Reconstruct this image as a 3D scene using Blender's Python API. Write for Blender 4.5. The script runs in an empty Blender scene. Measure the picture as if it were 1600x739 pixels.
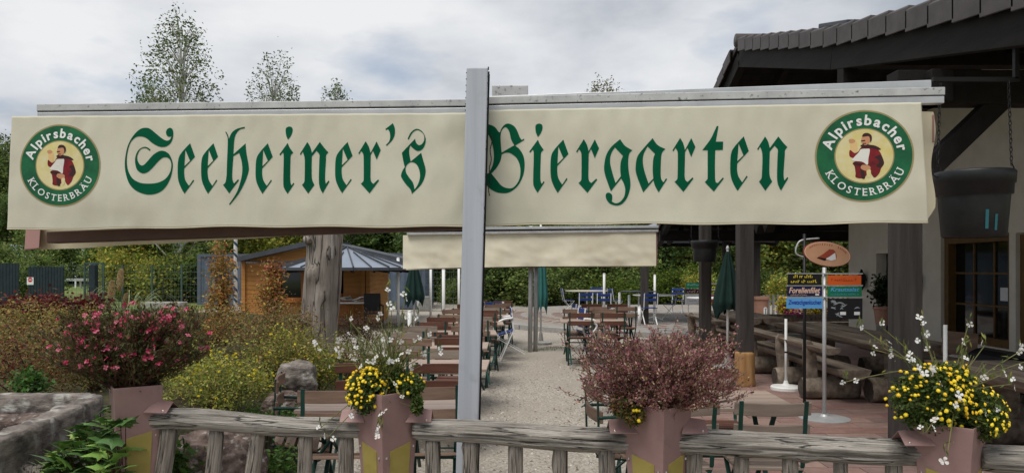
import bpy, bmesh, math, random
import numpy as np
from mathutils import Vector, Matrix, noise, geometry

SC = bpy.context.scene
COL = SC.collection
R = math.radians

# ------------------------------------------------------------------ camera
F = 1150.0          # focal length in pixels of a 1600 px wide picture
EYE = 1.65          # eye height in metres
HOR = 420.0         # row of the horizon
def at(u, v, d):    # a sight line of the photograph followed to the distance d
    return Vector(((u - 800) / F * d, d, EYE - (v - HOR) / F * d))
def gx(u, d): return (u - 800) / F * d
def gz(v, d): return EYE - (v - HOR) / F * d
cam = bpy.data.objects.new('camera', bpy.data.cameras.new('camera'))
COL.objects.link(cam)
cam.location = (0, 0, EYE)
cam.rotation_euler = (R(90), 0, 0)
cam.data.sensor_width = 36
cam.data.lens = F / 1600 * 36
cam.data.shift_y = (HOR - 369.5) / 1600
cam.data.clip_start = 0.05
cam.data.clip_end = 2000
SC.camera = cam

# ------------------------------------------------------------------ sky, sun, exposure
SUN_EL, SUN_AZ = R(64), R(215)      # azimuth clockwise from +Y: behind and to the left
w = bpy.data.worlds.new('World'); SC.world = w; w.use_nodes = True
nt = w.node_tree; nt.nodes.clear()
def wn(t, **k):
    n = nt.nodes.new(t)
    for a, b in k.items(): setattr(n, a, b)
    return n
out = wn('ShaderNodeOutputWorld'); bg = wn('ShaderNodeBackground'); bg.inputs[1].default_value = 0.1
sky = wn('ShaderNodeTexSky', sky_type='NISHITA', sun_disc=False); sky.sun_elevation = SUN_EL; sky.sun_rotation = SUN_AZ
tc = wn('ShaderNodeTexCoord')
sep = wn('ShaderNodeSeparateXYZ'); nt.links.new(tc.outputs['Generated'], sep.inputs[0])
mx = wn('ShaderNodeMath', operation='MAXIMUM'); nt.links.new(sep.outputs[2], mx.inputs[0]); mx.inputs[1].default_value = 0.0
ad = wn('ShaderNodeMath', operation='ADD'); nt.links.new(mx.outputs[0], ad.inputs[0]); ad.inputs[1].default_value = 0.22
dv = wn('ShaderNodeVectorMath', operation='DIVIDE'); nt.links.new(tc.outputs['Generated'], dv.inputs[0])
cmb = wn('ShaderNodeCombineXYZ')
for i in range(3): nt.links.new(ad.outputs[0], cmb.inputs[i])
nt.links.new(cmb.outputs[0], dv.inputs[1])
n1 = wn('ShaderNodeTexNoise'); n1.inputs['Scale'].default_value = 1.25; n1.inputs['Detail'].default_value = 7; n1.inputs['Roughness'].default_value = 0.55; n1.inputs['Distortion'].default_value = 0.1
n2 = wn('ShaderNodeTexNoise'); n2.inputs['Scale'].default_value = 2.6; n2.inputs['Detail'].default_value = 9; n2.inputs['Roughness'].default_value = 0.5
mp = wn('ShaderNodeMapping'); mp.inputs['Location'].default_value = (3.7, 1.3, 0.4); mp.inputs['Scale'].default_value = (1, 1, 1.5)
nt.links.new(dv.outputs[0], mp.inputs[0])
nt.links.new(mp.outputs[0], n1.inputs['Vector']); nt.links.new(mp.outputs[0], n2.inputs['Vector'])
r1 = wn('ShaderNodeValToRGB')      # cloud body: blue grey undersides to white tops
e = r1.color_ramp.elements
e[0].position = 0.34; e[0].color = (3.1, 3.45, 4.0, 1); e[1].position = 0.69; e[1].color = (7.4, 7.5, 7.65, 1)
q = e.new(0.50); q.color = (5.4, 5.65, 6.05, 1)
nt.links.new(n1.outputs['Fac'], r1.inputs[0])
r2 = wn('ShaderNodeValToRGB')      # thin gaps where the blue shows
r2.color_ramp.elements[0].position = 0.28; r2.color_ramp.elements[0].color = (0.45, 0.45, 0.45, 1)
r2.color_ramp.elements[1].position = 0.46; r2.color_ramp.elements[1].color = (1, 1, 1, 1)
nt.links.new(n2.outputs['Fac'], r2.inputs[0])
mixw = wn('ShaderNodeMix', data_type='RGBA')
nt.links.new(r2.outputs[0], mixw.inputs[0]); nt.links.new(sky.outputs[0], mixw.inputs[6]); nt.links.new(r1.outputs[0], mixw.inputs[7])
nt.links.new(mixw.outputs[2], bg.inputs[0]); nt.links.new(bg.outputs[0], out.inputs[0])
sun = bpy.data.objects.new('sun', bpy.data.lights.new('sun', 'SUN')); COL.objects.link(sun)
sun.data.energy = 2.5; sun.data.angle = R(32); sun.data.color = (1, 0.96, 0.9)
sdir = Vector((math.sin(SUN_AZ) * math.cos(SUN_EL), math.cos(SUN_AZ) * math.cos(SUN_EL), math.sin(SUN_EL)))
sun.rotation_euler = sdir.to_track_quat('Z', 'Y').to_euler(); sun.location = (-4, -6, 12)
SC.view_settings.view_transform = 'Standard'; SC.view_settings.look = 'None'
SC.view_settings.exposure = 0.20; SC.view_settings.gamma = 1; SC.view_settings.use_curve_mapping = False
try: SC.cycles.max_bounces = 6; SC.cycles.transparent_max_bounces = 8
except Exception: pass

# ------------------------------------------------------------------ materials
def mat(name, c1, c2=None, scale=6.0, rough=0.7, bump=0.0, bscale=None, metal=0.0, stretch=(1, 1, 1), lo=0.35, hi=0.65,
        detail=6.0, c3=None, s3=1.0, f3=0.5, spec=0.3, sheen=0.0, trans=0.0):
    m = bpy.data.materials.new(name); m.use_nodes = True
    t = m.node_tree; b = t.nodes['Principled BSDF']; L = t.links.new
    b.inputs['Roughness'].default_value = rough; b.inputs['Metallic'].default_value = metal
    b.inputs['Specular IOR Level'].default_value = spec
    if sheen: b.inputs['Sheen Weight'].default_value = sheen
    tcn = t.nodes.new('ShaderNodeTexCoord'); mpn = t.nodes.new('ShaderNodeMapping')
    mpn.inputs['Scale'].default_value = stretch; L(tcn.outputs['Object'], mpn.inputs[0])
    if c2 is None: b.inputs['Base Color'].default_value = (*c1, 1)
    else:
        n = t.nodes.new('ShaderNodeTexNoise'); n.inputs['Scale'].default_value = scale; n.inputs['Detail'].default_value = detail
        n.inputs['Roughness'].default_value = 0.62; L(mpn.outputs[0], n.inputs['Vector'])
        r = t.nodes.new('ShaderNodeValToRGB'); r.color_ramp.elements[0].position = lo; r.color_ramp.elements[1].position = hi
        r.color_ramp.elements[0].color = (*c1, 1); r.color_ramp.elements[1].color = (*c2, 1)
        L(n.outputs['Fac'], r.inputs[0]); src = r.outputs[0]
        if c3 is not None:
            n3 = t.nodes.new('ShaderNodeTexNoise'); n3.inputs['Scale'].default_value = s3; n3.inputs['Detail'].default_value = 5
            L(tcn.outputs['Object'], n3.inputs['Vector'])
            r3 = t.nodes.new('ShaderNodeValToRGB'); r3.color_ramp.elements[0].position = f3; r3.color_ramp.elements[1].position = min(1, f3 + 0.14)
            L(n3.outputs['Fac'], r3.inputs[0])
            mxn = t.nodes.new('ShaderNodeMix'); mxn.data_type = 'RGBA'
            L(r3.outputs[0], mxn.inputs[0]); L(src, mxn.inputs[6]); mxn.inputs[7].default_value = (*c3, 1); src = mxn.outputs[2]
        L(src, b.inputs['Base Color'])
    if bump:
        n = t.nodes.new('ShaderNodeTexNoise'); n.inputs['Scale'].default_value = bscale or scale; n.inputs['Detail'].default_value = 8
        n.inputs['Roughness'].default_value = 0.65; L(mpn.outputs[0], n.inputs['Vector'])
        bp = t.nodes.new('ShaderNodeBump'); bp.inputs['Strength'].default_value = bump; bp.inputs['Distance'].default_value = 0.02
        L(n.outputs['Fac'], bp.inputs['Height']); L(bp.outputs[0], b.inputs['Normal'])
    return m

def add_cracks(k, scale, stretch, width=.03, dark=.10):
    """thin dark checks that run with the grain of weathered wood"""
    t = MT[k].node_tree; b = t.nodes['Principled BSDF']; L = t.links.new; src = b.inputs['Base Color'].links[0].from_socket
    tcn = t.nodes.new('ShaderNodeTexCoord'); mpn = t.nodes.new('ShaderNodeMapping'); mpn.inputs['Scale'].default_value = stretch; L(tcn.outputs['Object'], mpn.inputs[0])
    n = t.nodes.new('ShaderNodeTexNoise'); n.inputs['Scale'].default_value = scale; n.inputs['Detail'].default_value = 3; n.inputs['Roughness'].default_value = .55; L(mpn.outputs[0], n.inputs['Vector'])
    s = t.nodes.new('ShaderNodeMath'); s.operation = 'SUBTRACT'; s.inputs[1].default_value = .5; L(n.outputs['Fac'], s.inputs[0])
    a = t.nodes.new('ShaderNodeMath'); a.operation = 'ABSOLUTE'; L(s.outputs[0], a.inputs[0])
    r = t.nodes.new('ShaderNodeValToRGB'); r.color_ramp.elements[0].position = width * .25; r.color_ramp.elements[1].position = width; r.color_ramp.elements[0].color = (dark, dark, dark, 1); L(a.outputs[0], r.inputs[0])
    m = t.nodes.new('ShaderNodeMix'); m.data_type = 'RGBA'; m.blend_type = 'MULTIPLY'; m.inputs[0].default_value = 1; L(src, m.inputs[6]); L(r.outputs[0], m.inputs[7]); L(m.outputs[2], b.inputs['Base Color'])
    bp = t.nodes.new('ShaderNodeBump'); bp.inputs['Strength'].default_value = .8; bp.inputs['Distance'].default_value = .012; L(r.outputs[0], bp.inputs['Height'])
    old = b.inputs['Normal'].links[0].from_socket; L(old, bp.inputs['Normal']); L(bp.outputs[0], b.inputs['Normal'])
def leafmat(name, rough=0.55, tr=0.35):
    m = bpy.data.materials.new(name); m.use_nodes = True
    t = m.node_tree; b = t.nodes['Principled BSDF']; o = t.nodes['Material Output']; L = t.links.new
    a = t.nodes.new('ShaderNodeAttribute'); a.attribute_name = 'Col'
    L(a.outputs['Color'], b.inputs['Base Color']); b.inputs['Roughness'].default_value = rough
    b.inputs['Specular IOR Level'].default_value = 0.25
    x = t.nodes.new('ShaderNodeBsdfTranslucent'); L(a.outputs['Color'], x.inputs[0])
    s = t.nodes.new('ShaderNodeMixShader'); s.inputs[0].default_value = tr
    L(b.outputs[0], s.inputs[1]); L(x.outputs[0], s.inputs[2]); L(s.outputs[0], o.inputs['Surface'])
    return m

MT = {}
def M_(k, *a, **kw): MT[k] = mat(k, *a, **kw)
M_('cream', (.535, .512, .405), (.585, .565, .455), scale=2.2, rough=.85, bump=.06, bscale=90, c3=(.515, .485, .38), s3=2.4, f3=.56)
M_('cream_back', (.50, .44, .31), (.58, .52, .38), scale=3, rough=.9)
M_('cream_old', (.70, .64, .48), (.76, .71, .56), scale=3, rough=.9, c3=(.67, .60, .44), s3=2.1, f3=.58)
M_('letter_green', (.001, .078, .036), (.002, .092, .043), scale=3, rough=.85, spec=.08)
M_('logo_gold', (.30, .24, .11), rough=.5); M_('logo_green', (.004, .07, .03), (.01, .14, .05), scale=9, rough=.5)
M_('logo_yellow', (.62, .52, .18), (.66, .60, .36), scale=14, rough=.6); M_('logo_white', (.74, .74, .72), rough=.6)
M_('logo_red', (.22, .008, .012), (.10, .006, .01), scale=22, rough=.6); M_('logo_dark', (.035, .012, .012), rough=.6)
M_('logo_skin', (.52, .25, .13), rough=.6); M_('logo_apron', (.70, .68, .62), rough=.6); M_('logo_beer', (.66, .45, .20), rough=.5)
M_('pink_cap', (.36, .20, .18), rough=.6); M_('brown_bar', (.085, .045, .036), (.11, .06, .048), scale=5, rough=.6)
M_('post_paint', (.385, .41, .455), (.45, .475, .52), scale=30, rough=.42, stretch=(1, 1, .02), c3=(.35, .365, .39), s3=6, f3=.60)
M_('alu', (.42, .43, .44), (.52, .53, .54), scale=4, rough=.4, metal=.35, c3=(.34, .34, .335), s3=3, f3=.60)
M_('alu_dirty', (.40, .40, .40), (.52, .52, .51), scale=8, rough=.5, metal=.2, c3=(.14, .14, .135), s3=48, f3=.60)
M_('black_gap', (.012, .012, .012), rough=.7)
M_('galv', (.40, .41, .41), (.50, .50, .50), scale=6, rough=.45, metal=.4)
M_('log_grey', (.14, .124, .106), (.41, .38, .34), scale=60, rough=.9, bump=1.0, bscale=75, stretch=(.05, 1, 1), lo=.32, hi=.58, c3=(.085, .075, .066), s3=4.0, f3=.62)
M_('log_up', (.13, .11, .092), (.34, .305, .265), scale=60, rough=.9, bump=1.0, bscale=75, stretch=(1, 1, .05), lo=.34, hi=.60)
M_('trunk_dead', (.14, .116, .097), (.34, .30, .262), scale=14, rough=.9, bump=1.0, bscale=18, stretch=(1, 1, .10), lo=.34, hi=.66)
M_('copper', (.255, .155, .145), (.295, .185, .172), scale=9, rough=.55, metal=.1, c3=(.225, .15, .135), s3=13, f3=.58)
M_('ochre', (.27, .215, .05), (.33, .265, .075), scale=7, rough=.6, c3=(.20, .16, .05), s3=6, f3=.6)
M_('screw', (.6, .6, .58), rough=.3, metal=.9)
M_('soil', (.02, .014, .01), (.05, .035, .025), scale=40, rough=1, bump=.6)
M_('wood_slat', (.14, .085, .060), (.26, .17, .122), scale=5, rough=.6, bump=.2, stretch=(.25, 3, 3))
M_('wood_slat_red', (.085, .035, .022), (.13, .055, .036), scale=5, rough=.5, bump=.15, stretch=(.25, 3, 3))
M_('wood_slat_grey', (.17, .13, .105), (.28, .225, .18), scale=5, rough=.7, bump=.2, stretch=(.25, 3, 3))
M_('table_wood', (.31, .22, .172), (.44, .34, .275), scale=4, rough=.45, bump=.15, stretch=(.3, 3, 3), spec=.5)
M_('green_metal', (.006, .036, .028), (.010, .052, .040), scale=9, rough=.4)
M_('white_metal', (.72, .72, .70), (.78, .78, .76), scale=5, rough=.4)
M_('blue_slat', (.012, .035, .16), (.02, .05, .21), scale=5, rough=.45)
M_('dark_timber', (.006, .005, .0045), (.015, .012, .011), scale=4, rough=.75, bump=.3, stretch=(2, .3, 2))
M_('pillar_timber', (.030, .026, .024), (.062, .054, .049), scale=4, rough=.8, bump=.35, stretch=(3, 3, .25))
M_('roof_tile', (.066, .057, .056), (.095, .084, .082), scale=5, rough=.55, bump=.1)
M_('render_wall', (.64, .59, .49), (.70, .65, .56), scale=3, rough=.95, bump=.25, bscale=60)
M_('window_wood', (.10, .054, .016), (.145, .08, .025), scale=6, rough=.45)
M_('dark_interior', (.008, .007, .006), rough=.9)
M_('black_plastic', (.012, .013, .014), (.02, .022, .023), scale=8, rough=.45)
M_('teal_print', (.02, .12, .14), rough=.5)
M_('iron', (.012, .012, .013), rough=.5)
M_('log_furniture', (.12, .092, .07), (.30, .245, .19), scale=5, rough=.85, bump=.4, stretch=(2, .2, 2))
M_('log_end', (.045, .037, .03), (.11, .09, .07), scale=18, rough=.9, bump=.3)
M_('stump', (.26, .135, .05), (.40, .235, .10), scale=6, rough=.75, bump=.3, stretch=(3, 3, .2), c3=(.14, .06, .022), s3=3, f3=.6)
M_('paver', (.20, .125, .105), (.27, .175, .15), scale=7, rough=.75, bump=.25, bscale=40)
M_('paver_joint', (.09, .075, .062), (.13, .11, .09), scale=30, rough=.95)
M_('stone', (.075, .062, .055), (.27, .235, .205), scale=13, rough=.9, bump=1.0, bscale=24, c3=(.40, .385, .35), s3=9, f3=.55, stretch=(.6, .6, 1.6))
M_('stone_red', (.06, .04, .034), (.22, .165, .14), scale=15, rough=.9, bump=1.0, bscale=30, c3=(.38, .35, .32), s3=26, f3=.57)
M_('hut_wood', (.33, .14, .034), (.45, .21, .058), scale=3, rough=.6, bump=.1, stretch=(.4, .4, 4))
M_('hut_frame', (.30, .10, .02), (.38, .14, .03), scale=4, rough=.5)
M_('sheet_roof', (.25, .29, .345), (.31, .35, .41), scale=1.2, rough=.35, metal=.3)
M_('sheet_roof_dark', (.05, .055, .065), (.075, .08, .09), scale=2, rough=.5)
M_('container_blue', (.085, .108, .15), (.11, .138, .185), scale=2, rough=.55, c3=(.06, .07, .10), s3=1.2, f3=.6)
M_('fence_dark', (.012, .020, .026), (.02, .032, .04), scale=5, rough=.6)
M_('fence_wire', (.10, .14, .13), rough=.5)
M_('fence_green', (.05, .085, .075), rough=.5)
M_('concrete', (.26, .25, .235), (.34, .33, .31), scale=8, rough=.9, bump=.2)
M_('parasol_green', (.005, .022, .018), (.008, .030, .024), scale=5, rough=.85)
M_('parasol_teal', (.03, .14, .13), (.045, .18, .165), scale=5, rough=.85)
M_('birch_bark', (.50, .49, .46), (.62, .61, .58), scale=3, rough=.8, stretch=(1, 1, 5), c3=(.04, .035, .03), s3=2.2, f3=.56)
M_('bark', (.04, .03, .022), (.085, .065, .05), scale=6, rough=.95, bump=.5, stretch=(3, 3, .4))
M_('twig', (.055, .035, .022), (.09, .06, .04), scale=9, rough=.9)
M_('stem_green', (.10, .11, .03), (.17, .16, .06), scale=9, rough=.7)
M_('stem_red', (.07, .028, .025), (.12, .05, .035), scale=9, rough=.8)
M_('petal_white', (.80, .79, .74), rough=.6); M_('petal_yellow', (.78, .56, .02), (.82, .64, .04), scale=30, rough=.6)
M_('petal_gold', (.74, .45, .012), (.78, .52, .02), scale=30, rough=.6)
M_('plume', (.50, .40, .24), (.60, .50, .33), scale=20, rough=.95)
M_('terracotta', (.36, .19, .13), (.43, .24, .17), scale=6, rough=.8)
M_('paper_white', (.70, .71, .72), rough=.7); M_('sign_black', (.006, .006, .007), rough=.4)
M_('sign_orange', (.62, .10, .012), rough=.45); M_('sign_green', (.005, .16, .065), rough=.45); M_('sign_navy', (.008, .010, .06), rough=.45)
M_('sign_sky', (.10, .34, .68), rough=.45); M_('sign_yellow', (.80, .62, .03), rough=.5); M_('sign_tan', (.52, .27, .15), (.58, .33, .20), scale=6, rough=.5)
M_('sign_rose', (.72, .48, .36), rough=.5); M_('sign_rust', (.30, .05, .025), rough=.5); M_('sign_grey', (.25, .28, .30), rough=.5); M_('sign_blue', (.02, .06, .35), rough=.5)
M_('sign_purple', (.05, .01, .07), rough=.5); M_('sign_red', (.55, .02, .02), rough=.5)
M_('brass', (.55, .30, .05), rough=.35, metal=.7)
add_cracks('log_grey', 26, (.05, 1, 1), .022, .22); add_cracks('log_up', 26, (1, 1, .05), .022, .28); add_cracks('trunk_dead', 7, (1, 1, .10), .022, .25)
for k in ('leaf', 'leaf_far'): MT[k] = leafmat(k, .55 if k == 'leaf' else .7, .35 if k == 'leaf' else .42)

def glassmat(name, col, rough=.06, spec=.6):
    MT[name] = mat(name, col, rough=rough, spec=spec)
glassmat('glass_dark', (.006, .007, .007))
def two_tone(name, c1, c2, c3, s1, s2, bump, rough=.95):
    """granular ground: small stones of mixed colour over broad tone drift"""
    m = bpy.data.materials.new(name); m.use_nodes = True; t = m.node_tree; b = t.nodes['Principled BSDF']; L = t.links.new
    b.inputs['Roughness'].default_value = rough; b.inputs['Specular IOR Level'].default_value = .2
    g = t.nodes.new('ShaderNodeNewGeometry')
    v = t.nodes.new('ShaderNodeTexVoronoi'); v.inputs['Scale'].default_value = s1; L(g.outputs['Position'], v.inputs['Vector'])
    sp = t.nodes.new('ShaderNodeSeparateColor'); L(v.outputs['Color'], sp.inputs[0])
    r = t.nodes.new('ShaderNodeValToRGB'); el = r.color_ramp.elements
    el[0].position = 0; el[0].color = (*c1, 1); el[1].position = 1; el[1].color = (*c2, 1); L(sp.outputs[0], r.inputs[0])
    n = t.nodes.new('ShaderNodeTexNoise'); n.inputs['Scale'].default_value = s2; n.inputs['Detail'].default_value = 7; L(g.outputs['Position'], n.inputs['Vector'])
    rr = t.nodes.new('ShaderNodeValToRGB'); rr.color_ramp.elements[0].position = .42; rr.color_ramp.elements[1].position = .68; L(n.outputs['Fac'], rr.inputs[0])
    mm = t.nodes.new('ShaderNodeMix'); mm.data_type = 'RGBA'; L(rr.outputs[0], mm.inputs[0]); L(r.outputs[0], mm.inputs[6]); mm.inputs[7].default_value = (*c3, 1)
    L(mm.outputs[2], b.inputs['Base Color'])
    bp = t.nodes.new('ShaderNodeBump'); bp.inputs['Strength'].default_value = bump; bp.inputs['Distance'].default_value = .01
    L(v.outputs['Distance'], bp.inputs['Height']); bp.invert = True; L(bp.outputs[0], b.inputs['Normal'])
    MT[name] = m
two_tone('gravel', (.205, .18, .15), (.52, .47, .405), (.33, .295, .245), 62, .55, .7)
two_tone('grass', (.10, .15, .035), (.15, .20, .055), (.17, .19, .07), 9, .12, .5)
two_tone('bed_soil', (.025, .02, .012), (.07, .055, .03), (.05, .06, .02), 30, 1.2, .8)
two_tone('plaza', (.22, .205, .19), (.33, .31, .285), (.27, .225, .18), 8, .35, .4)
two_tone('hill_green', (.03, .05, .014), (.07, .085, .025), (.08, .06, .02), 2.5, .07, .5)

# ------------------------------------------------------------------ mesh helpers
class MB:
    def __init__(s): s.v = []; s.f = []; s.c = []
    def add(s, vs, fs, col=None):
        o = len(s.v); s.v += [tuple(x) for x in vs]; s.f += [tuple(i + o for i in f) for f in fs]
        s.c += [col] * len(fs); return s
    def box(s, c, size, rot=None, taper=1.0):
        hx, hy, hz = size[0] / 2, size[1] / 2, size[2] / 2; c = Vector(c)
        vs = []
        for z, k in ((-hz, 1), (hz, taper)):
            for x, y in ((-hx, -hy), (hx, -hy), (hx, hy), (-hx, hy)):
                p = Vector((x * k, y * k, z)); p = rot @ p if rot else p; vs.append(c + p)
        return s.add(vs, [(0, 3, 2, 1), (4, 5, 6, 7), (0, 1, 5, 4), (1, 2, 6, 5), (2, 3, 7, 6), (3, 0, 4, 7)])
    def beam(s, a, b, wd, ht, up=(0, 0, 1)):
        a, b = Vector(a), Vector(b); d = (b - a); L = d.length; d.normalize(); u = Vector(up)
        x = d.cross(u)
        if x.length < 1e-4: x = d.cross(Vector((1, 0, 0)))
        x.normalize(); z = x.cross(d).normalized()
        vs = [p + x * i * wd / 2 + z * j * ht / 2 for p in (a, b) for i, j in ((-1, -1), (1, -1), (1, 1), (-1, 1))]
        return s.add(vs, [(0, 1, 2, 3), (7, 6, 5, 4), (0, 4, 5, 1), (1, 5, 6, 2), (2, 6, 7, 3), (3, 7, 4, 0)])
    def tube(s, pts, rad, n=8, cap=True, closed=False):
        pts = [Vector(p) for p in pts]; m = len(pts)
        if not hasattr(rad, '__len__'): rad = [rad] * m
        vs, fs = [], []; px = None
        for i, p in enumerate(pts):
            d = (pts[(i + 1) % m] - pts[i - 1]) if closed else (pts[min(i + 1, m - 1)] - pts[max(i - 1, 0)])
            if d.length < 1e-9: d = Vector((0, 0, 1))
            d.normalize()
            if px is None:
                px = d.orthogonal().normalized()
            px = (px - d * px.dot(d)); px = px.normalized() if px.length > 1e-6 else d.orthogonal().normalized()
            py = d.cross(px)
            for k in range(n):
                a = 2 * math.pi * k / n; vs.append(p + (px * math.cos(a) + py * math.sin(a)) * rad[i])
        for i in range(m if closed else m - 1):
            j = (i + 1) % m
            for k in range(n):
                fs.append((i * n + k, i * n + (k + 1) % n, j * n + (k + 1) % n, j * n + k))
        if cap and not closed: fs += [tuple(range(n - 1, -1, -1)), tuple((m - 1) * n + k for k in range(n))]
        return s.add(vs, fs)
    def lathe(s, c, prof, n=20, cap=True):
        c = Vector(c); vs, fs = [], []
        for r, z in prof:
            for k in range(n):
                a = 2 * math.pi * k / n; vs.append(c + Vector((r * math.cos(a), r * math.sin(a), z)))
        for i in range(len(prof) - 1):
            for k in range(n): fs.append((i * n + k, i * n + (k + 1) % n, (i + 1) * n + (k + 1) % n, (i + 1) * n + k))
        if cap: fs += [tuple(range(n - 1, -1, -1)), tuple((len(prof) - 1) * n + k for k in range(n))]
        return s.add(vs, fs)
    def mesh(s, name):
        me = bpy.data.meshes.new(name); me.from_pydata(s.v, [], s.f); me.update(); return me
    def build(s, name, m, parent=None, smooth=False, bevel=0, loc=None):
        me = s.mesh(name); return link(name, me, m, parent, smooth, bevel, loc)

def link(name, me, m, parent=None, smooth=False, bevel=0, loc=None):
    o = bpy.data.objects.new(name, me); COL.objects.link(o)
    if m is not None and len(me.materials) == 0: me.materials.append(MT[m] if isinstance(m, str) else m)
    if smooth: me.polygons.foreach_set('use_smooth', [True] * len(me.polygons))
    if bevel:
        b = o.modifiers.new('bevel', 'BEVEL'); b.width = bevel; b.segments = 2; b.limit_method = 'ANGLE'
    if loc is not None: o.location = loc
    if parent is not None: o.parent = parent
    return o
def tag(o, label, cat, group=None):
    o['label'] = label; o['category'] = cat
    if group: o['group'] = group
    return o
def thing(name, label, cat, loc=(0, 0, 0), rz=0.0, group=None):
    o = bpy.data.objects.new(name, None); COL.objects.link(o); o.location = loc; o.rotation_euler = (0, 0, rz)
    o.empty_display_size = .1
    return tag(o, label, cat, group)
def struct(o, kind='structure'): o['kind'] = kind; return o
def copy_tree(root, label=None, group=None, loc=None, rz=None, swap=None):
    def cp(o, par):
        c = o.copy(); COL.objects.link(c); c.parent = par
        for ch in o.children: cp(ch, c)
        return c
    r = cp(root, None)
    if label: r['label'] = label
    if group: r['group'] = group
    if loc is not None: r.location = loc
    if rz is not None: r.rotation_euler = (0, 0, rz)
    return r

def leaf_mesh(name, P, S, C, rng, asp=.5, up=.35, dirs=None, quad=True):
    """many diamond leaves as one mesh, each with its own colour"""
    P = np.asarray(P, float); n = len(P); S = np.broadcast_to(np.asarray(S, float), (n,))
    if dirs is None:
        a = rng.normal(size=(n, 3)); a[:, 2] *= .7
    else: a = np.asarray(dirs) + rng.normal(size=(n, 3)) * .25
    a /= np.linalg.norm(a, axis=1)[:, None] + 1e-9
    nn = rng.normal(size=(n, 3)); nn[:, 2] += up * 3
    b = np.cross(nn, a); b /= np.linalg.norm(b, axis=1)[:, None] + 1e-9
    h = (S * .5)[:, None]; wv = (S * .5 * asp)[:, None]
    V = np.empty((n, 4, 3)); V[:, 0] = P - a * h; V[:, 1] = P + b * wv + a * h * .1; V[:, 2] = P + a * h; V[:, 3] = P - b * wv + a * h * .1
    me = bpy.data.meshes.new(name)
    me.vertices.add(n * 4); me.vertices.foreach_set('co', V.reshape(-1))
    me.loops.add(n * 4); me.loops.foreach_set('vertex_index', np.arange(n * 4, dtype=np.int32))
    me.polygons.add(n); me.polygons.foreach_set('loop_start', np.arange(0, n * 4, 4, dtype=np.int32))
    try: me.polygons.foreach_set('loop_total', np.full(n, 4, dtype=np.int32))
    except Exception: pass
    at_ = me.attributes.new('Col', 'FLOAT_COLOR', 'FACE')
    cc = np.ones((n, 4)); cc[:, :3] = C; at_.data.foreach_set('color', cc.reshape(-1).astype(np.float32))
    me.update(calc_edges=True); return me

def pal(rng, n, cols, wts=None, jit=.3, ids=None):
    cols = np.asarray(cols, float); k = len(cols)
    i = rng.choice(k, n, p=wts) if ids is None else np.asarray(ids) % k
    return np.clip(cols[i] * (1 + rng.uniform(-jit, jit, (n, 1))) * (1 + rng.uniform(-.1, .1, (n, 3))), 0, 1)
def clump_cloud(rng, c, rad, ncl, per, spread, shell=.55, flat=1.0, zmin=None):
    """points in clumps spread through an uneven ellipsoid; returns points and clump ids"""
    d = rng.normal(size=(ncl, 3)); d /= np.linalg.norm(d, axis=1)[:, None]
    rr = (shell + (1 - shell) * rng.random(ncl)) * rng.uniform(.8, 1.12, ncl)
    cc = np.asarray(c) + d * rr[:, None] * np.asarray(rad)
    if zmin is not None: cc[:, 2] = np.maximum(cc[:, 2], zmin)
    ids = np.repeat(np.arange(ncl), per)
    sp = spread * rng.uniform(.6, 1.3, ncl)
    P = cc[ids] + rng.normal(size=(ncl * per, 3)) * sp[ids][:, None] * np.array([1, 1, flat])
    return P, ids, cc
def smooth_path(pts, k=6):
    pts = [Vector(p) for p in pts]; o = []
    for i in range(len(pts) - 1):
        p0, p1, p2, p3 = pts[max(i - 1, 0)], pts[i], pts[i + 1], pts[min(i + 2, len(pts) - 1)]
        for j in range(k):
            t = j / k
            o.append(.5 * ((2 * p1) + (p2 - p0) * t + (2 * p0 - 5 * p1 + 4 * p2 - p3) * t * t + (3 * p1 - p0 - 3 * p2 + p3) * t ** 3))
    o.append(pts[-1]); return o
_dg = None
def text_mesh(body, size=1.0, shear=0.0, bold=0.0, align='LEFT'):
    cu = bpy.data.curves.new('t', 'FONT'); cu.body = body; cu.size = size; cu.shear = shear; cu.offset = bold; cu.align_x = align; cu.resolution_u = 3
    o = bpy.data.objects.new('t', cu); COL.objects.link(o)
    dg = bpy.context.evaluated_depsgraph_get(); ev = o.evaluated_get(dg); me = ev.to_mesh()
    vs = [Vector(v.co) for v in me.vertices]; fs = [tuple(p.vertices) for p in me.polygons]
    ev.to_mesh_clear(); bpy.data.objects.remove(o); bpy.data.curves.remove(cu)
    return vs, fs

# ================================================================== THE SETTING
def sheet(name, poly, z, m, cuts=None):
    me = bpy.data.meshes.new(name); me.from_pydata([(x, y, z) for x, y in poly], [], [tuple(range(len(poly)))]); me.update()
    return struct(link(name, me, m))
def sstep(a, b, x):
    t = min(1, max(0, (x - a) / (b - a))); return t * t * (3 - 2 * t)
def grid_mesh(name, x0, x1, y0, y1, nx, ny, fn, m, keep=None, smooth=True):
    vs = []; 
    for j in range(ny + 1):
        for i in range(nx + 1):
            x = x0 + (x1 - x0) * i / nx; y = y0 + (y1 - y0) * j / ny; vs.append((x, y, fn(x, y)))
    fs = []
    for j in range(ny):
        for i in range(nx):
            if keep and not keep(x0 + (x1 - x0) * (i + .5) / nx, y0 + (y1 - y0) * (j + .5) / ny): continue
            a = j * (nx + 1) + i; fs.append((a, a + 1, a + nx + 2, a + nx + 1))
    me = bpy.data.meshes.new(name); me.from_pydata(vs, [], fs); me.update()
    return link(name, me, m, smooth=smooth)

sheet('ground', [(-500, -60), (500, -60), (500, 900), (-500, 900)], -.03, 'grass')
sheet('gravel_yard', [(-9, -6), (12, -6), (14, 40), (-13, 37)], -.004, 'gravel')

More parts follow.
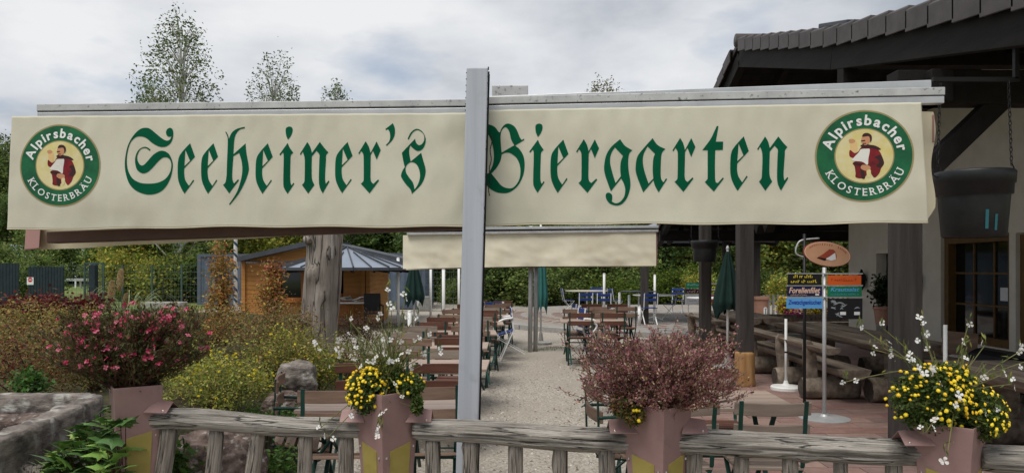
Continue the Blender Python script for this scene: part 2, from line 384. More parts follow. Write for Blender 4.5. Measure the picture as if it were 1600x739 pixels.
def hill_h(x, y):
    b = sstep(36, 95, y + .25 * max(0, x - 4)) * (5.5 + 4.5 * sstep(0, 40, x)) + sstep(60, 120, y) * 5 * sstep(-20, -70, x)
    return b + 0.5 * noise.noise((x * .07, y * .07, 3)) - .25
struct(grid_mesh('hillside', -150, 170, 34, 240, 70, 50, hill_h, 'hill_green', keep=lambda x, y: not (y < 74 and x < -9)))

def bed_edge(y):          # right border of the planting bed
    if y < 5: return -1.15 - .35 * sstep(3.2, 5, y)
    return -1.5 - .55 * sstep(5, 10, y) - 2.0 * sstep(10, 18, y)
def bed_h(x, y):
    k = sstep(0, .9, bed_edge(y) - x) * sstep(3.75, 4.6, y) * sstep(20.5, 17.5, y)
    return -.06 + k * (.62 + .10 * noise.noise((x * .5, y * .5, 1))) + .05 * noise.noise((x * 2.2, y * 2.2, 7)) * k
bed = struct(grid_mesh('planting_bed', -13, -1, 3.5, 20.6, 90, 110, bed_h, 'bed_soil', keep=lambda x, y: x < bed_edge(y) + .25))

# round raised plaza with a stone rim
PLC, PLR = (6.0, 24.6), 7.4
mb = MB(); mb.lathe((PLC[0], PLC[1], 0), [(PLR - .35, -.02), (PLR - .35, .118), (.01, .118)], 72, cap=False)
plaza = struct(mb.build('plaza', 'plaza'))
for k in range(56):
    a0, a1 = 2 * math.pi * k / 56, 2 * math.pi * (k + .94) / 56
    vs = []
    for z in (-.02, .124):
        for a, r in ((a0, PLR - .34), (a0, PLR), (a1, PLR), (a1, PLR - .34)):
            vs.append((PLC[0] + r * math.cos(a), PLC[1] + r * math.sin(a), z))
    b = MB().add(vs, [(0, 1, 2, 3), (7, 6, 5, 4), (0, 4, 5, 1), (1, 5, 6, 2), (2, 6, 7, 3), (3, 7, 4, 0)])
    if math.sin((a0 + a1) / 2) < .6: b.build('rim_stone', 'concrete', plaza)
# rings of setts as far as they read: brown herringbone band
for rr in (5.9, 5.2, 4.5):
    b = MB()
    n = int(rr * 2 * math.pi / .42)
    for k in range(n):
        a = 2 * math.pi * k / n
        if math.sin(a) > .3: continue
        c = (PLC[0] + rr * math.cos(a), PLC[1] + rr * math.sin(a), .121)
        b.box(c, (.36, .13, .012), Matrix.Rotation(a + .6, 3, 'Z'))
    o = b.build('sett_ring', 'paver', plaza); o['kind'] = 'stuff'

# terrace paving: base sheet plus single slabs where they can be told apart
TX0 = 1.32
sheet('terrace_paving', [(TX0, 2.2), (13, 2.2), (13, 17.2), (2.6, 17.2), (2.0, 11)], .010, 'paver_joint')
pav = bpy.data.objects['terrace_paving']
far_p = MB()
rng = np.random.default_rng(5)
base_sl = []
for k in range(4):
    mm_ = MB().box((0, 0, 0), (.492, .244, .03)); base_sl.append(mm_.mesh('slab'))
pm = [mat('paver_%d' % i, c, tuple(x * 1.3 for x in c), scale=7, rough=.7, bump=.25, bscale=40) for i, c in enumerate([(.20, .125, .105), (.175, .115, .10), (.22, .145, .12), (.19, .11, .09)])]
for i, me in enumerate(base_sl): me.materials.append(pm[i])
cnt = 0
for j in range(60):
    y = 2.9 + j * .25
    for i in range(24):
        x = TX0 + .27 + i * .5 + (.25 if j % 2 else 0)
        if x > 12.5 or y > 16.8: continue
        if y > 11 and x < 2.0 + .12 * (y - 11): continue
        u = 800 + F * x / y
        if y < 9.6 and 940 < u < 1640 and cnt < 290:
            o = link('slab', base_sl[int(rng.integers(4))], None, pav); o.location = (x, y, .011 + rng.uniform(-.002, .003)); o.rotation_euler = (rng.uniform(-.004, .004), rng.uniform(-.004, .004), rng.uniform(-.006, .006)); cnt += 1
        else: far_p.box((x, y, .010), (.492, .244, .03))
o = far_p.build('far_slabs', 'paver', pav); o['kind'] = 'stuff'

# loose pebbles on the gravel and grass tufts: uncountable
rng = np.random.default_rng(11)
pv, pf = [], []
peb = MB()
N = 5200
yy = 4.0 + 9 * rng.random(N) ** 1.8; xx = rng.uniform(-1.5, 1.5, N) * (0.6 + yy * .18) + .2
okm = (xx < TX0 - .03); xx, yy = xx[okm], yy[okm]; N = len(xx)
C = pal(rng, N, [(.40, .37, .32), (.28, .25, .21), (.52, .49, .44), (.20, .17, .14)])
sz = rng.uniform(.006, .016, N)
V = np.empty((N, 5, 3)); ang = rng.uniform(0, 6.28, N)
for k in range(4):
    a = ang + k * math.pi / 2 + rng.uniform(-.3, .3, N)
    V[:, k, 0] = xx + np.cos(a) * sz; V[:, k, 1] = yy + np.sin(a) * sz; V[:, k, 2] = -.003
V[:, 4, 0] = xx; V[:, 4, 1] = yy; V[:, 4, 2] = sz * .9 - .003
fs = []
for i in range(N):
    o5 = i * 5; fs += [(o5, o5 + 1, o5 + 4), (o5 + 1, o5 + 2, o5 + 4), (o5 + 2, o5 + 3, o5 + 4), (o5 + 3, o5, o5 + 4)]
me = bpy.data.meshes.new('pebbles'); me.from_pydata(V.reshape(-1, 3).tolist(), [], fs); me.update()
a_ = me.attributes.new('Col', 'FLOAT_COLOR', 'FACE'); cc = np.ones((N * 4, 4)); cc[:, :3] = np.repeat(C, 4, axis=0); a_.data.foreach_set('color', cc.reshape(-1).astype(np.float32))
pmat = leafmat('pebble', .9, 0.0)
o = link('loose_pebbles', me, pmat); tag(o, 'loose pale pebbles scattered over the gravel yard', 'pebbles'); struct(o, 'stuff')

def grass_blades(name, label, areas, n, h, cols, seed):
    rng = np.random.default_rng(seed); P = []; D = []
    for (cx, cy, rx, ry, z) in areas:
        m = int(n / len(areas)); a = rng.uniform(0, 6.28, m); r = np.sqrt(rng.random(m))
        P.append(np.stack([cx + rx * r * np.cos(a), cy + ry * r * np.sin(a), np.full(m, z) + h * .4], 1))
    P = np.concatenate(P); d = rng.normal(size=P.shape) * .35; d[:, 2] = 1
    me = leaf_mesh(name, P, rng.uniform(.6, 1.3, len(P)) * h, pal(rng, len(P), cols), rng, asp=.12, up=0, dirs=d)
    o = link(name, me, 'leaf'); tag(o, label, 'grass'); return struct(o, 'stuff')
grass_blades('grass_patch', 'short weedy grass growing through the gravel before the wooden hut',
             [(-4.2, 18.5, 1.6, 2.2, 0), (-3.0, 16.0, .9, 1.6, 0), (-3.6, 21, 1.9, 1.0, 0), (-2.3, 19.5, .7, .8, 0)], 5200, .10, [(.08, .12, .02), (.13, .15, .04), (.16, .15, .06)], 21)
rng = np.random.default_rng(17); N = 230
yy = 4.2 + 12 * rng.random(N) ** 1.5; xx = rng.uniform(-.9, 1.2, N) + .02 * yy
me = leaf_mesh('fallen_leaves', np.stack([xx, yy, np.full(N, .008)], 1), rng.uniform(.02, .045, N), pal(rng, N, [(.30, .20, .06), (.20, .11, .04), (.38, .30, .10), (.12, .08, .04)]), rng, asp=.6, up=8, dirs=np.stack([rng.normal(size=N), rng.normal(size=N), np.zeros(N)], 1))
o = link('fallen_leaves', me, 'leaf'); tag(o, 'scattered fallen leaves on the gravel path', 'leaves'); struct(o, 'stuff')
grass_blades('grass_edge', 'grass tufts along the foot of the plaza rim and parasol post',
             [(.55, 14.9, .35, .25, 0), (1.0, 15.3, .35, .15, 0), (3.75, 6.05, .12, .08, .02), (1.42, 3.1, .12, .05, .02), (1.35, 3.55, .05, .12, .02)], 900, .05, [(.08, .13, .02), (.13, .15, .04)], 22)

# ================================================================== FRONT AWNING WITH LETTERING
YL0, YL1 = 4.07, 4.055       # distance of the left valance at its two ends
YR0, YR1 = 4.05, 3.79        # right valance
LX0, LX1 = gx(18, YL0), gx(752, YL1)
RX0, RX1 = gx(742, YR0), gx(1440, YR1)
def ycloth(side, x):
    return YL0 + (YL1 - YL0) * (x - LX0) / (LX1 - LX0) if side == 'L' else YR0 + (YR1 - YR0) * (x - RX0) / (RX1 - RX0)
def ripple(side, x, z):      # how far the cloth stands off its plane (towards the viewer is negative)
    t = max(0, (z - 2.40)) / .11
    s = 0.0016 * math.sin(x * 58 + 1.3 * math.sin(x * 9)) * min(1, t) + .010 * noise.noise((x * 1.4, z * 2.2, 5 if side == 'L' else 9)) \
        + .0055 * noise.noise((x * 6, z * 4, 2)) + .0026 * noise.noise((x * 15, z * 7, 12))
    b = max(0, (1.98 - z)) / .1
    s += .006 * b * math.sin(x * 5.3 + 1) * .6
    if side == 'L':
        k = sstep(-.75, -.25, x); s += k * .012 * noise.noise((x * 7 + z * 3, z * 5 - x * 4, 21))
    else:
        k = sstep(.35, -.15, x); s += k * .012 * noise.noise((x * 7 - z * 3, z * 5 + x * 4, 22))
    return s
def on_cloth(side, x, z, off=0.0): return Vector((x, ycloth(side, x) + ripple(side, x, z) - off, z))
def px_to_cloth(side, u, v):
    x = 0.0; y = 4.05
    for _ in range(6):
        x = (u - 800) / F * y; y = ycloth(side, x)
    return x, EYE - (v - HOR) / F * y

awn = thing('awning', 'cream double awning on a grey post with green Gothic lettering, nearest the camera', 'awning', (-.2, 4.0, 0))
AW0 = Vector((-.2, 4.0, 0))
def rel(v): return Vector(v) - AW0
def cloth_grid(side, x0, x1, zt, zb, nx, nz, flare0, flare1, sag):
    vs, fs = [], []
    for j in range(nz + 1):
        t = j / nz
        for i in range(nx + 1):
            s = i / nx
            a0 = x0 + flare0 * t; a1 = x1 + flare1 * t
            x = a0 + (a1 - a0) * s
            top = zt(s); bot = zb(s) + sag * .004 * math.sin(x * 3.1) + .003 * math.sin(x * 11)
            z = top + (bot - top) * t
            vs.append(on_cloth(side, x, z))
    for j in range(nz):
        for i in range(nx):
            a = j * (nx + 1) + i; fs.append((a, a + nx + 1, a + nx + 2, a + 1))
    return vs, fs
lin = lambda a, b: (lambda s: a + (b - a) * s)
vals = {}
for side, x0, x1, zt, zb, fl0, fl1 in (('L', LX0, LX1, lin(gz(182, YL0), gz(176, YL1)), lin(gz(358, YL0), gz(352.5, YL1)), -.022, 0),
                                       ('R', RX0, RX1, lin(gz(172.5, YR0), gz(160, YR1)), lin(gz(352, YR0), gz(347.5, YR1)), 0, .03)):
    vs, fs = cloth_grid(side, x0, x1, zt, zb, 300, 60, fl0, fl1, 1)
    b = MB(); b.add([rel(v) for v in vs], fs)
    o = b.build('valance', 'cream', awn, smooth=True); vals[side] = o
    so = o.modifiers.new('t', 'SOLIDIFY'); so.thickness = .0015; so.offset = -1
    # stitched hem along the lower edge
    hb = MB(); n = 150; nx = 300
    rows = []
    for i in range(n + 1):
        s = i / n; x = (x0 + fl0) + (x1 + fl1 - x0 - fl0) * s; z = zb(s) + .004 * math.sin(x * 3.1) + .003 * math.sin(x * 11)
        p = on_cloth(side, x, z); rows.append(rel(p))
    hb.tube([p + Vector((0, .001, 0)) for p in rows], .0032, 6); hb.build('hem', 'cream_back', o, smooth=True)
vals['L']['label'] = 'left half of the cream valance, with the word Seeheiner\'s'
vals['R']['label'] = 'right half of the cream valance, with the word Biergarten'

# --- Gothic letters drawn as outlines
def outline(s):
    toks = s.split(); pts = []
    for t in toks:
        c = t.endswith('!'); x, y = t.rstrip('!').split(','); pts.append((float(x), float(y), c))
    n = len(pts); cs = [i for i in range(n) if pts[i][2]]
    res = []
    def cr(p0, p1, p2, p3, t):
        return tuple(.5 * ((2 * p1[k]) + (p2[k] - p0[k]) * t + (2 * p0[k] - 5 * p1[k] + 4 * p2[k] - p3[k]) * t * t + (3 * p1[k] - p0[k] - 3 * p2[k] + p3[k]) * t ** 3) for k in (0, 1))
    for i in range(n):
        p1, p2 = pts[i], pts[(i + 1) % n]
        if p1[2] and p2[2]: res.append(p1[:2]); continue
        p0 = p1 if p1[2] else pts[i - 1]; p3 = p2 if p2[2] else pts[(i + 2) % n]
        for k in range(5): res.append(cr(p0, p1, p2, p3, k / 5))
    return res
G = {}
G['S'] = ["432,165 420,190 395,197 360,180 310,140 270,108 235,98 190,110 140,160 100,230 80,310 75,380 85,450 115,530 170,585 250,612 330,600 390,555 430,480 446,400 440,350 415,300 375,277 335,280 290,310 250,355 215,387 190,380 172,345 172,310 190,272 215,256 240,257 267,276! 273,266! 245,248 215,247 180,270 158,315 155,365 170,420 205,447 240,445 280,415 330,358 365,330 400,327 425,347 435,385 425,440 390,490 330,520 260,528 190,520 135,485 100,420 90,350 97,280 120,212 160,172 200,165 240,178 290,218 340,243 385,245 420,225 440,190 447,145 440,110 420,98 398,110 390,135 400,160 420,168"]
G['e'] = ["577,217! 615,322! 534,410! 533,450 542,500 570,545! 602,497! 609,505! 537,606! 510,560 488,500 483,420 489,335 516,285", "541,268! 577,352! 534,394!"]
G['h'] = ["855,128! 870,155 876,185! 900,135 940,105 997,91! 997,103! 960,112 930,147 917,200 912,302! 1003,218! 1010,290 1028,390 1027,440 1000,520 950,610 884,692! 877,686! 935,600 965,520 980,440 975,360 955,292! 912,317! 905,420 905,490 917,528! 949,494! 956,502! 880,603! 832,537! 850,520 860,470 863,400 868,200 862,160 849,131!"]
G['dot'] = ["80,120 85,98 108,88 130,98 134,125 120,163 99,190! 85,158"]
G['i'] = ["97,215! 113,252 140,290! 122,310 118,350 115,500 125,540! 140,520! 146,528! 95,606! 70,565 62,520 66,330 60,288! 40,312! 33,303!"]
G['n'] = ["248,208! 270,245 283,292! 345,208! 380,255 410,287! 393,310 391,350 385,480 391,530! 413,504! 420,512! 367,603! 345,560 337,500 340,350 341,305 318,276! 283,318! 281,400 283,490 302,537! 253,604! 205,537! 222,515 226,480 228,340 212,283! 198,308! 190,300!"]
G['r'] = ["698,203! 722,245 735,292! 781,204! 813,270! 782,344! 753,276! 736,310! 735,400 736,500 756,530! 793,496! 801,504! 727,603! 660,528! 678,510 682,480 682,340 678,300 663,278! 649,303! 641,295!"]
G["'"] = ["905,62! 920,100 920,150 900,195 858,238! 852,230! 875,205 885,170 880,130 868,108! 853,115! 847,107!"]
G['s'] = ["1019,184! 1040,140 1070,112 1100,107 1135,130 1157,175 1155,220 1135,260 1105,276 1075,266 1040,234! 1030,280 1042,356! 1123,290! 1140,350 1158,420 1150,480 1120,540 1053,606! 1040,570 1005,530 972,480 970,455 982,422 997,400! 985,350 975,290! 1076,182! 1085,213 1105,231 1130,222 1147,190 1143,150 1115,122 1085,117 1055,140 1028,189!", "1042,362 1008,392 1006,438 1032,482 1060,520 1073,572! 1100,530 1115,470 1105,410 1080,372"]
G['B'] = ["95,70! 130,77 165,95 190,128 203,136! 215,105 240,75 270,67 310,85 335,120 355,170 370,192! 388,182! 391,191! 320,236! 355,265 385,320 393,390 380,470 340,545 280,592 220,601 160,587 110,550 50,470! 118,445! 148,380 156,300 140,210 105,140 70,120!",
          "136,449! 170,490 215,543 260,562 305,557 345,510 360,450 355,385 330,330 285,295 250,290 217,302! 205,357 175,408", "216,289! 314,233! 290,190 275,130 255,99 235,99 213,130 208,190"]
G['g'] = ["1127,187! 1165,238 1222,272! 1197,300 1190,360 1195,430 1208,510 1205,570 1180,640 1140,685 1095,695 1050,680 1025,650 1017,620 1025,600 1045,597 1065,612 1068,640 1064,664! 1095,678 1130,665 1160,625 1168,570 1155,520 1136,488! 1058,586! 1040,540 1010,450 1005,390 1020,310 1060,245",
          "1087,250! 1150,315! 1133,360 1130,420 1134,470! 1093,522! 1065,430 1050,360 1058,300"]
G['a'] = ["95,180! 135,232 195,262! 170,290 162,340 160,440 165,490 183,516! 203,484! 211,492! 145,594! 118,545 104,502! 27,594! 5,540 -28,450 -33,390 -20,320 22,262", "57,243! 115,298! 102,340 98,420 103,488! 67,525! 35,430 22,360 28,300"]
G['t'] = ["590,85! 603,87! 583,205! 640,205! 638,268! 580,270! 580,490 601,522! 640,479! 648,487! 570,588! 500,515! 517,495 522,470 522,270! 480,270! 540,190 572,125"]
REF = {'e': ((577, 217), 606), 'i': ((97, 215), 606), 'n': ((248, 208), 603), 'r': ((698, 203), 602), 'dot': ((108, 88), 190)}
SL, SR = 1232 / 250, 1281 / 260
def put_letter(g, side, org, sc, top=None, bot=None):
    loops = []
    for s in G[g]:
        pts = outline(s)
        if top is not None:
            (tx, ty), by = REF[g]; k = (bot - top[1]) / (by - ty)
            pts = [(top[0] + (x - tx) * k, top[1] + (y - ty) * k) for x, y in pts]
        pts2 = []
        for x, y in pts:
            X, Z = px_to_cloth(side, org[0] + x / sc, org[1] + y / sc)
            pts2.append(Vector((X, Z, 0)))
        loops.append(pts2)
    print_on_cloth(loops, side, 'letter', 'letter_green', .0016)
def print_on_cloth(loops, side, name, m, off, parent=None, grid=.03):
    tris = geometry.tessellate_polygon(loops); flat = [p for l in loops for p in l]
    bm = bmesh.new(); bv = [bm.verts.new(p) for p in flat]
    for t in tris:
        try: bm.faces.new([bv[i] for i in t])
        except ValueError: pass
    xs = [p.x for p in flat]; zs = [p.y for p in flat]
    x = math.floor(min(xs) / grid) * grid
    while x < max(xs):
        bmesh.ops.bisect_plane(bm, geom=bm.verts[:] + bm.edges[:] + bm.faces[:], plane_co=(x, 0, 0), plane_no=(1, 0, 0)); x += grid
    z = math.floor(min(zs) / grid) * grid
    while z < max(zs):
        bmesh.ops.bisect_plane(bm, geom=bm.verts[:] + bm.edges[:] + bm.faces[:], plane_co=(0, z, 0), plane_no=(0, 1, 0)); z += grid
    for v in bm.verts: v.co = rel(on_cloth(side, v.co.x, v.co.y, off))
    me = bpy.data.meshes.new(name); bm.to_mesh(me); bm.free()
    return link(name, me, m, parent or vals[side])
o1, o2, o3, o4 = (180, 180), (430, 180), (740, 180), (1000, 180)
put_letter('S', 'L', o1, SL)
put_letter('e', 'L', o1, SL); put_letter('e', 'L', o1, SL, (757, 217), 606); put_letter('h', 'L', o1, SL); put_letter('e', 'L', o1, SL, (1175, 217), 606)
put_letter('i', 'L', o2, SL); put_letter('dot', 'L', o2, SL); put_letter('n', 'L', o2, SL); put_letter('e', 'L', o2, SL, (558, 208), 602)
put_letter('r', 'L', o2, SL); put_letter("'", 'L', o2, SL); put_letter('s', 'L', o2, SL)
put_letter('B', 'R', o3, SR); put_letter('i', 'R', o3, SR, (495, 190), 598); put_letter('dot', 'R', o3, SR, (504, 66), 170)
put_letter('e', 'R', o3, SR, (690, 190), 598); put_letter('r', 'R', o3, SR, (847, 188), 597); put_letter('g', 'R', o3, SR)
put_letter('a', 'R', o4, SR); put_letter('r', 'R', o4, SR, (308, 177), 588); put_letter('t', 'R', o4, SR); put_letter('e', 'R', o4, SR, (797, 165), 582)
put_letter('n', 'R', o4, SR, (963, 165), 580)

# --- round brewery emblem: ring, lettering round the ring, picture in the middle
def circle(cx, cz, rx, rz, n=72): return [Vector((cx + rx * math.cos(2 * math.pi * k / n), cz + rz * math.sin(2 * math.pi * k / n), 0)) for k in range(n)]
SERIF = {'K': [(.08, 0, .30), (.08, 1, .30), (.62, 0, .28), (.60, 1, .28)], 'L': [(.10, 0, .30), (.10, 1, .32)], 'T': [(.32, 0, .30)], 'R': [(.10, 0, .30), (.62, 0, .24), (.06, 1, .16)],
         'B': [(.06, 0, .16), (.06, 1, .16)], 'E': [(.06, 0, .16), (.06, 1, .16)], 'Ä': [(.06, 0, .28), (.64, 0, .28)], 'U': [(.10, 1, .28), (.62, 1, .28)]}
def ring_text(side, cx, cz, k, text, rad, a0, a1, size, lower, bold, mname):
    gl = [text_mesh(ch, size, 0, bold) for ch in text]
    wd = [max(v.x for v in g[0]) - min(v.x for v in g[0]) for g in gl]
    tot = sum(wd); arc = abs(a1 - a0) * rad; gap = (arc - tot) / (len(text) - 1)
    bm = MB(); s = 0.0
    for ch, g, wv in zip(text, gl, wd):
        mid = s + wv / 2; s += wv + gap
        f = mid / arc; a = a0 + (a1 - a0) * f
        mx0 = min(v.x for v in g[0]) + wv / 2
        rot = a - math.pi / 2 if not lower else a + math.pi / 2
        vs, fs = list(g[0]), list(g[1])
        if lower and ch in SERIF:
            capH = .73 * size
            for fx, tp, ln in SERIF[ch]:
                x0 = min(v.x for v in g[0]) + fx * wv / .7 if ch not in 'T' else mx0
                z0 = capH if tp else 0; sg = -1 if tp else 1; o = len(vs); L2 = ln * size * .5; th = .055 * size
                vs += [Vector((x0 - L2, z0, 0)), Vector((x0 + L2, z0, 0)), Vector((x0 + L2, z0 + sg * th, 0)), Vector((x0 - L2, z0 + sg * th, 0))]
                fs.append((o, o + 1, o + 2, o + 3))
        out = []
        for v in vs:
            lx, ly = v.x - mx0, v.y - .36 * size
            X = cx + (rad * math.cos(a) + lx * math.cos(rot) - ly * math.sin(rot)) * k
            Z = cz + (rad * math.sin(a) + lx * math.sin(rot) + ly * math.cos(rot))
            out.append(rel(on_cloth(side, X, Z, .0042)))
        bm.add(out, fs)
    bm.build('emblem_lettering', mname, vals[side])
MONK = [  # colour patches of the picture in the disc, in units of the disc radius (x right, y up)
    ('logo_beer', "-.42,.62 -.56,.70 -.55,.28 -.36,.18 -.28,.30 -.30,.62"), ('logo_skin', "-.62,.74 -.48,.78 -.36,.70 -.44,.60 -.58,.60"),
    ('logo_red', "-.58,.30 -.40,.16 -.26,.22 -.18,.34 -.10,.42 .08,.46 .30,.46 .46,.38 .62,.20 .74,-.10 .78,-.32 .66,-.52 .58,-.74 .40,-.92 .28,-.78 .20,-.60 -.02,-.92 -.34,-.90 -.36,-.70 -.40,-.42 -.48,-.28 -.30,-.14 -.46,-.06 -.60,.04"),
    ('logo_dark', ".02,.56 .20,.52 .46,.46 .66,.32 .58,.28 .40,.34 .18,.38 -.06,.40 -.16,.48"), ('logo_dark', ".40,-.04 .62,.06 .74,-.12 .76,-.34 .62,-.50 .46,-.40 .58,-.26 .52,-.12"),
    ('logo_apron', "-.14,.32 .10,.34 .22,.30 .16,-.08 .12,-.36 -.10,-.22 -.50,-.16 -.40,0 -.24,.18"), ('logo_dark', "-.44,-.24 -.20,-.28 .04,-.34 .02,-.46 -.20,-.40 -.40,-.34"),
    ('logo_dark', "-.16,-.50 -.04,-.52 .02,-.92 -.12,-.92"), ('logo_skin', "-.08,-.36 .18,-.40 .24,-.52 .12,-.62 -.06,-.58 -.16,-.48"),
    ('logo_yellow', ".08,-.62 .24,-.58 .22,-.86 .12,-.90"), ('logo_skin', "-.10,.60 -.12,.74 -.06,.88 .10,.92 .22,.84 .22,.66 .14,.54 .02,.50"),
    ('logo_dark', "-.08,.86 -.02,1.0 .14,1.02 .28,.92 .30,.74 .24,.62 .22,.78 .16,.88"), ('logo_dark', "-.12,.70 .02,.72 .02,.67 -.12,.66"), ('logo_red', "-.06,.58 .06,.59 .06,.55 -.05,.55")]
def emblem(side, uc, vc, r, k=1.0):
    cx, cz = px_to_cloth(side, uc, vc)
    print_on_cloth([circle(cx, cz, r * k, r)], side, 'emblem_rim', 'logo_gold', .0012)
    print_on_cloth([circle(cx, cz, r * .965 * k, r * .965)], side, 'emblem_ring', 'logo_green', .0020)
    print_on_cloth([circle(cx, cz, r * .605 * k, r * .605)], side, 'emblem_disc_rim', 'logo_gold', .0027)
    print_on_cloth([circle(cx, cz, r * .58 * k, r * .58)], side, 'emblem_disc', 'logo_yellow', .0032)
    rd = r * .54
    for q, (mm, s) in enumerate(MONK):
        pts = outline(s)
        print_on_cloth([[Vector((cx + x * rd * .93 * k, cz + (y * .93 - .03) * rd, 0)) for x, y in pts]], side, 'emblem_picture', mm, .0037 + q * .00012)
    ring_text(side, cx, cz, k, 'Alpirsbacher', r * .785, R(168), R(8), r * .31, False, r * .009, 'logo_white')
    ring_text(side, cx, cz, k, 'KLOSTERBRÄU', r * .785, R(-155), R(-22), r * .225, True, r * .002, 'logo_white')
emblem('L', 95, 259, .2275, .985)
emblem('R', 1350, 244, .238, 1.03)

# --- post, rails, rear valance, cord
PT = [Vector((-.182, 3.86, 2.705)), Vector((-.258, 3.90, -.02))]
mb = MB()
wx, dy = .112, .15
for p in (PT[1], PT[0]):
    pass
vs = []
for p in (PT[1], PT[0]):
    q = rel(p)
    for x, y in ((-wx / 2, -.0), (wx / 2, -.0), (wx / 2, dy), (-wx / 2, dy)): vs.append(q + Vector((x, y, 0)))
mb.add(vs, [(0, 3, 2, 1), (4, 5, 6, 7), (0, 1, 5, 4), (1, 2, 6, 5), (2, 3, 7, 6), (3, 0, 4, 7)])
pst = mb.build('post', 'post_paint', awn, bevel=.006)
# groove strips with lichen specks on the right side of the post
mb = MB()
for yy_ in (.045, .10):
    a, b = rel(PT[1]) + Vector((wx / 2 + .001, yy_, 0)), rel(PT[0]) + Vector((wx / 2 + .001, yy_, -.01)); mb.beam(a, b, .004, .012, (1, 0, 0))
mb.build('groove', 'black_gap', pst)
rs = random.Random(4); mb = MB()
for k in range(46):
    t = rs.random() ** 2; p = rel(PT[0]).lerp(rel(PT[1]), t * .35) + Vector((wx / 2 + .002, rs.uniform(.004, .03), 0)); s = rs.uniform(.002, .006)
    mb.box(p, (s, s, s * rs.uniform(1, 2.4)))
for k in range(7):
    p = rel(PT[0]).lerp(rel(PT[1]), .01 + k * .012) + Vector((-wx / 2 - .001, .004, 0)); mb.box(p, (.003, .004, .006))
mb.build('lichen', 'black_gap', pst)['kind'] = 'stuff'
def rail(pts_u, d0, d1, v0a, v1a, hpx, depth, m, name='cassette_rail', back=0):
    (ua, ub) = pts_u
    a = at(ua, v0a, d0); b = at(ub, v1a, d1); h0 = hpx * d0 / F
    a.z -= h0 / 2; b.z -= h0 / 2; a.y += back; b.y += back
    return MB().beam(rel(a), rel(b), depth, h0).build(name, m, awn, bevel=.003)
rail((57, 735), 4.09, 4.075, 163, 155.0, 10.5, .06, 'alu_dirty', back=.03)
rail((57, 735), 4.10, 4.085, 173, 165.5, 2.5, .05, 'black_gap', 'rail_gap', back=.03)
rail((56, 735), 4.075, 4.06, 175, 167.5, 9, .05, 'alu', back=.036)
rail((760, 1460), 4.15, 3.86, 149.5, 123.5, 12, .06, 'alu', back=.05)
rail((760, 1477), 4.07, 3.80, 151.5, 136.5, 11.5, .05, 'alu_dirty', back=.02)
rail((760, 1477), 4.08, 3.81, 162, 147.5, 3, .05, 'black_gap', 'rail_gap', back=.02)
rail((760, 1478), 4.06, 3.79, 164.5, 149.5, 10.5, .045, 'alu', back=.031)
# motor box behind the post
MB().box(rel(at(797, 148, 4.22)), (.205, .09, .085)).build('motor_box', 'alu_dirty', awn, bevel=.004)
# rear valance on the right end, seen past the front one
vs, fs = [], []
xe = gx(1466, 3.90)
for j in range(25):
    z = 2.49 - .585 * j / 24
    for i in range(61):
        x = .0 + (xe - .0) * i / 60
        if i == 60: x += .012 * math.sin(j * .4) + (.0 if j < 22 else -.012 * (j - 21))
        vs.append(rel((x, 4.10 - .19 * i / 60 + .006 * math.sin(x * 6) + (.03 * (i - 56) / 4 if i > 56 else 0), z)))
for j in range(24):
    for i in range(60): a = j * 61 + i; fs.append((a, a + 61, a + 62, a + 1))
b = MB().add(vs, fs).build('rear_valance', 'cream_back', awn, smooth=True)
MB().box(rel((xe - .002, 3.97, 2.40)), (.008, .07, .15)).build('end_cap', 'pink_cap', awn, bevel=.004)
# drooping rear bar and its valance below the left half
a0, a1 = at(74, 363, 4.24), at(742, 346, 4.20)
mb = MB(); mb.beam(rel((a0.x, 4.28, gz(371, 4.24))), rel((a1.x, 4.24, gz(349, 4.20))), .10, .066); mb.build('front_bar', 'brown_bar', awn, bevel=.006)
vs, fs = [], []
for i in range(81):
    s = i / 80; x = gx(61, 4.42) + (gx(745, 4.3) - gx(61, 4.42)) * s; y = 4.42 - .12 * s
    zb_ = gz(391, 4.42) + (gz(353, 4.3) - gz(391, 4.42)) * s + .002 * math.sin(x * 13)
    for j in range(9):
        vs.append(rel((x, y + .006 * math.sin(x * 7 + j * .4), 2.3 + (zb_ - 2.3) * j / 8)))
for i in range(80):
    for j in range(8): a = i * 9 + j; fs.append((a, a + 9, a + 10, a + 1))
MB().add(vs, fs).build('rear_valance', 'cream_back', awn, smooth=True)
pc = MB(); p0 = at(38, 362, 4.36); p1 = at(63, 362, 4.36)
pc.add([rel(at(41, 345, 4.40)), rel(at(64, 345, 4.33)), rel(at(61, 389, 4.33)), rel(at(38, 391, 4.40)), rel(at(44, 345, 4.56)), rel(at(64, 345, 4.50)), rel(at(62, 388, 4.50)), rel(at(41, 389, 4.56))],
       [(0, 1, 2, 3), (7, 6, 5, 4), (0, 4, 5, 1), (1, 5, 6, 2), (2, 6, 7, 3), (3, 7, 4, 0)])
pc.build('end_cap', 'pink_cap', awn, bevel=.008)
# beaded pull cord beside the post
mb = MB(); a, b = rel(at(768, 212, 3.99)), rel(at(764, 305, 3.99))
for k in range(40): mb.lathe(a.lerp(b, k / 39) + Vector((.004 * math.sin(k * .5), 0, 0)), [(.001, -.005), (.0035, 0), (.001, .005)], 6)
mb.build('bead_chain', 'iron', awn, smooth=True)

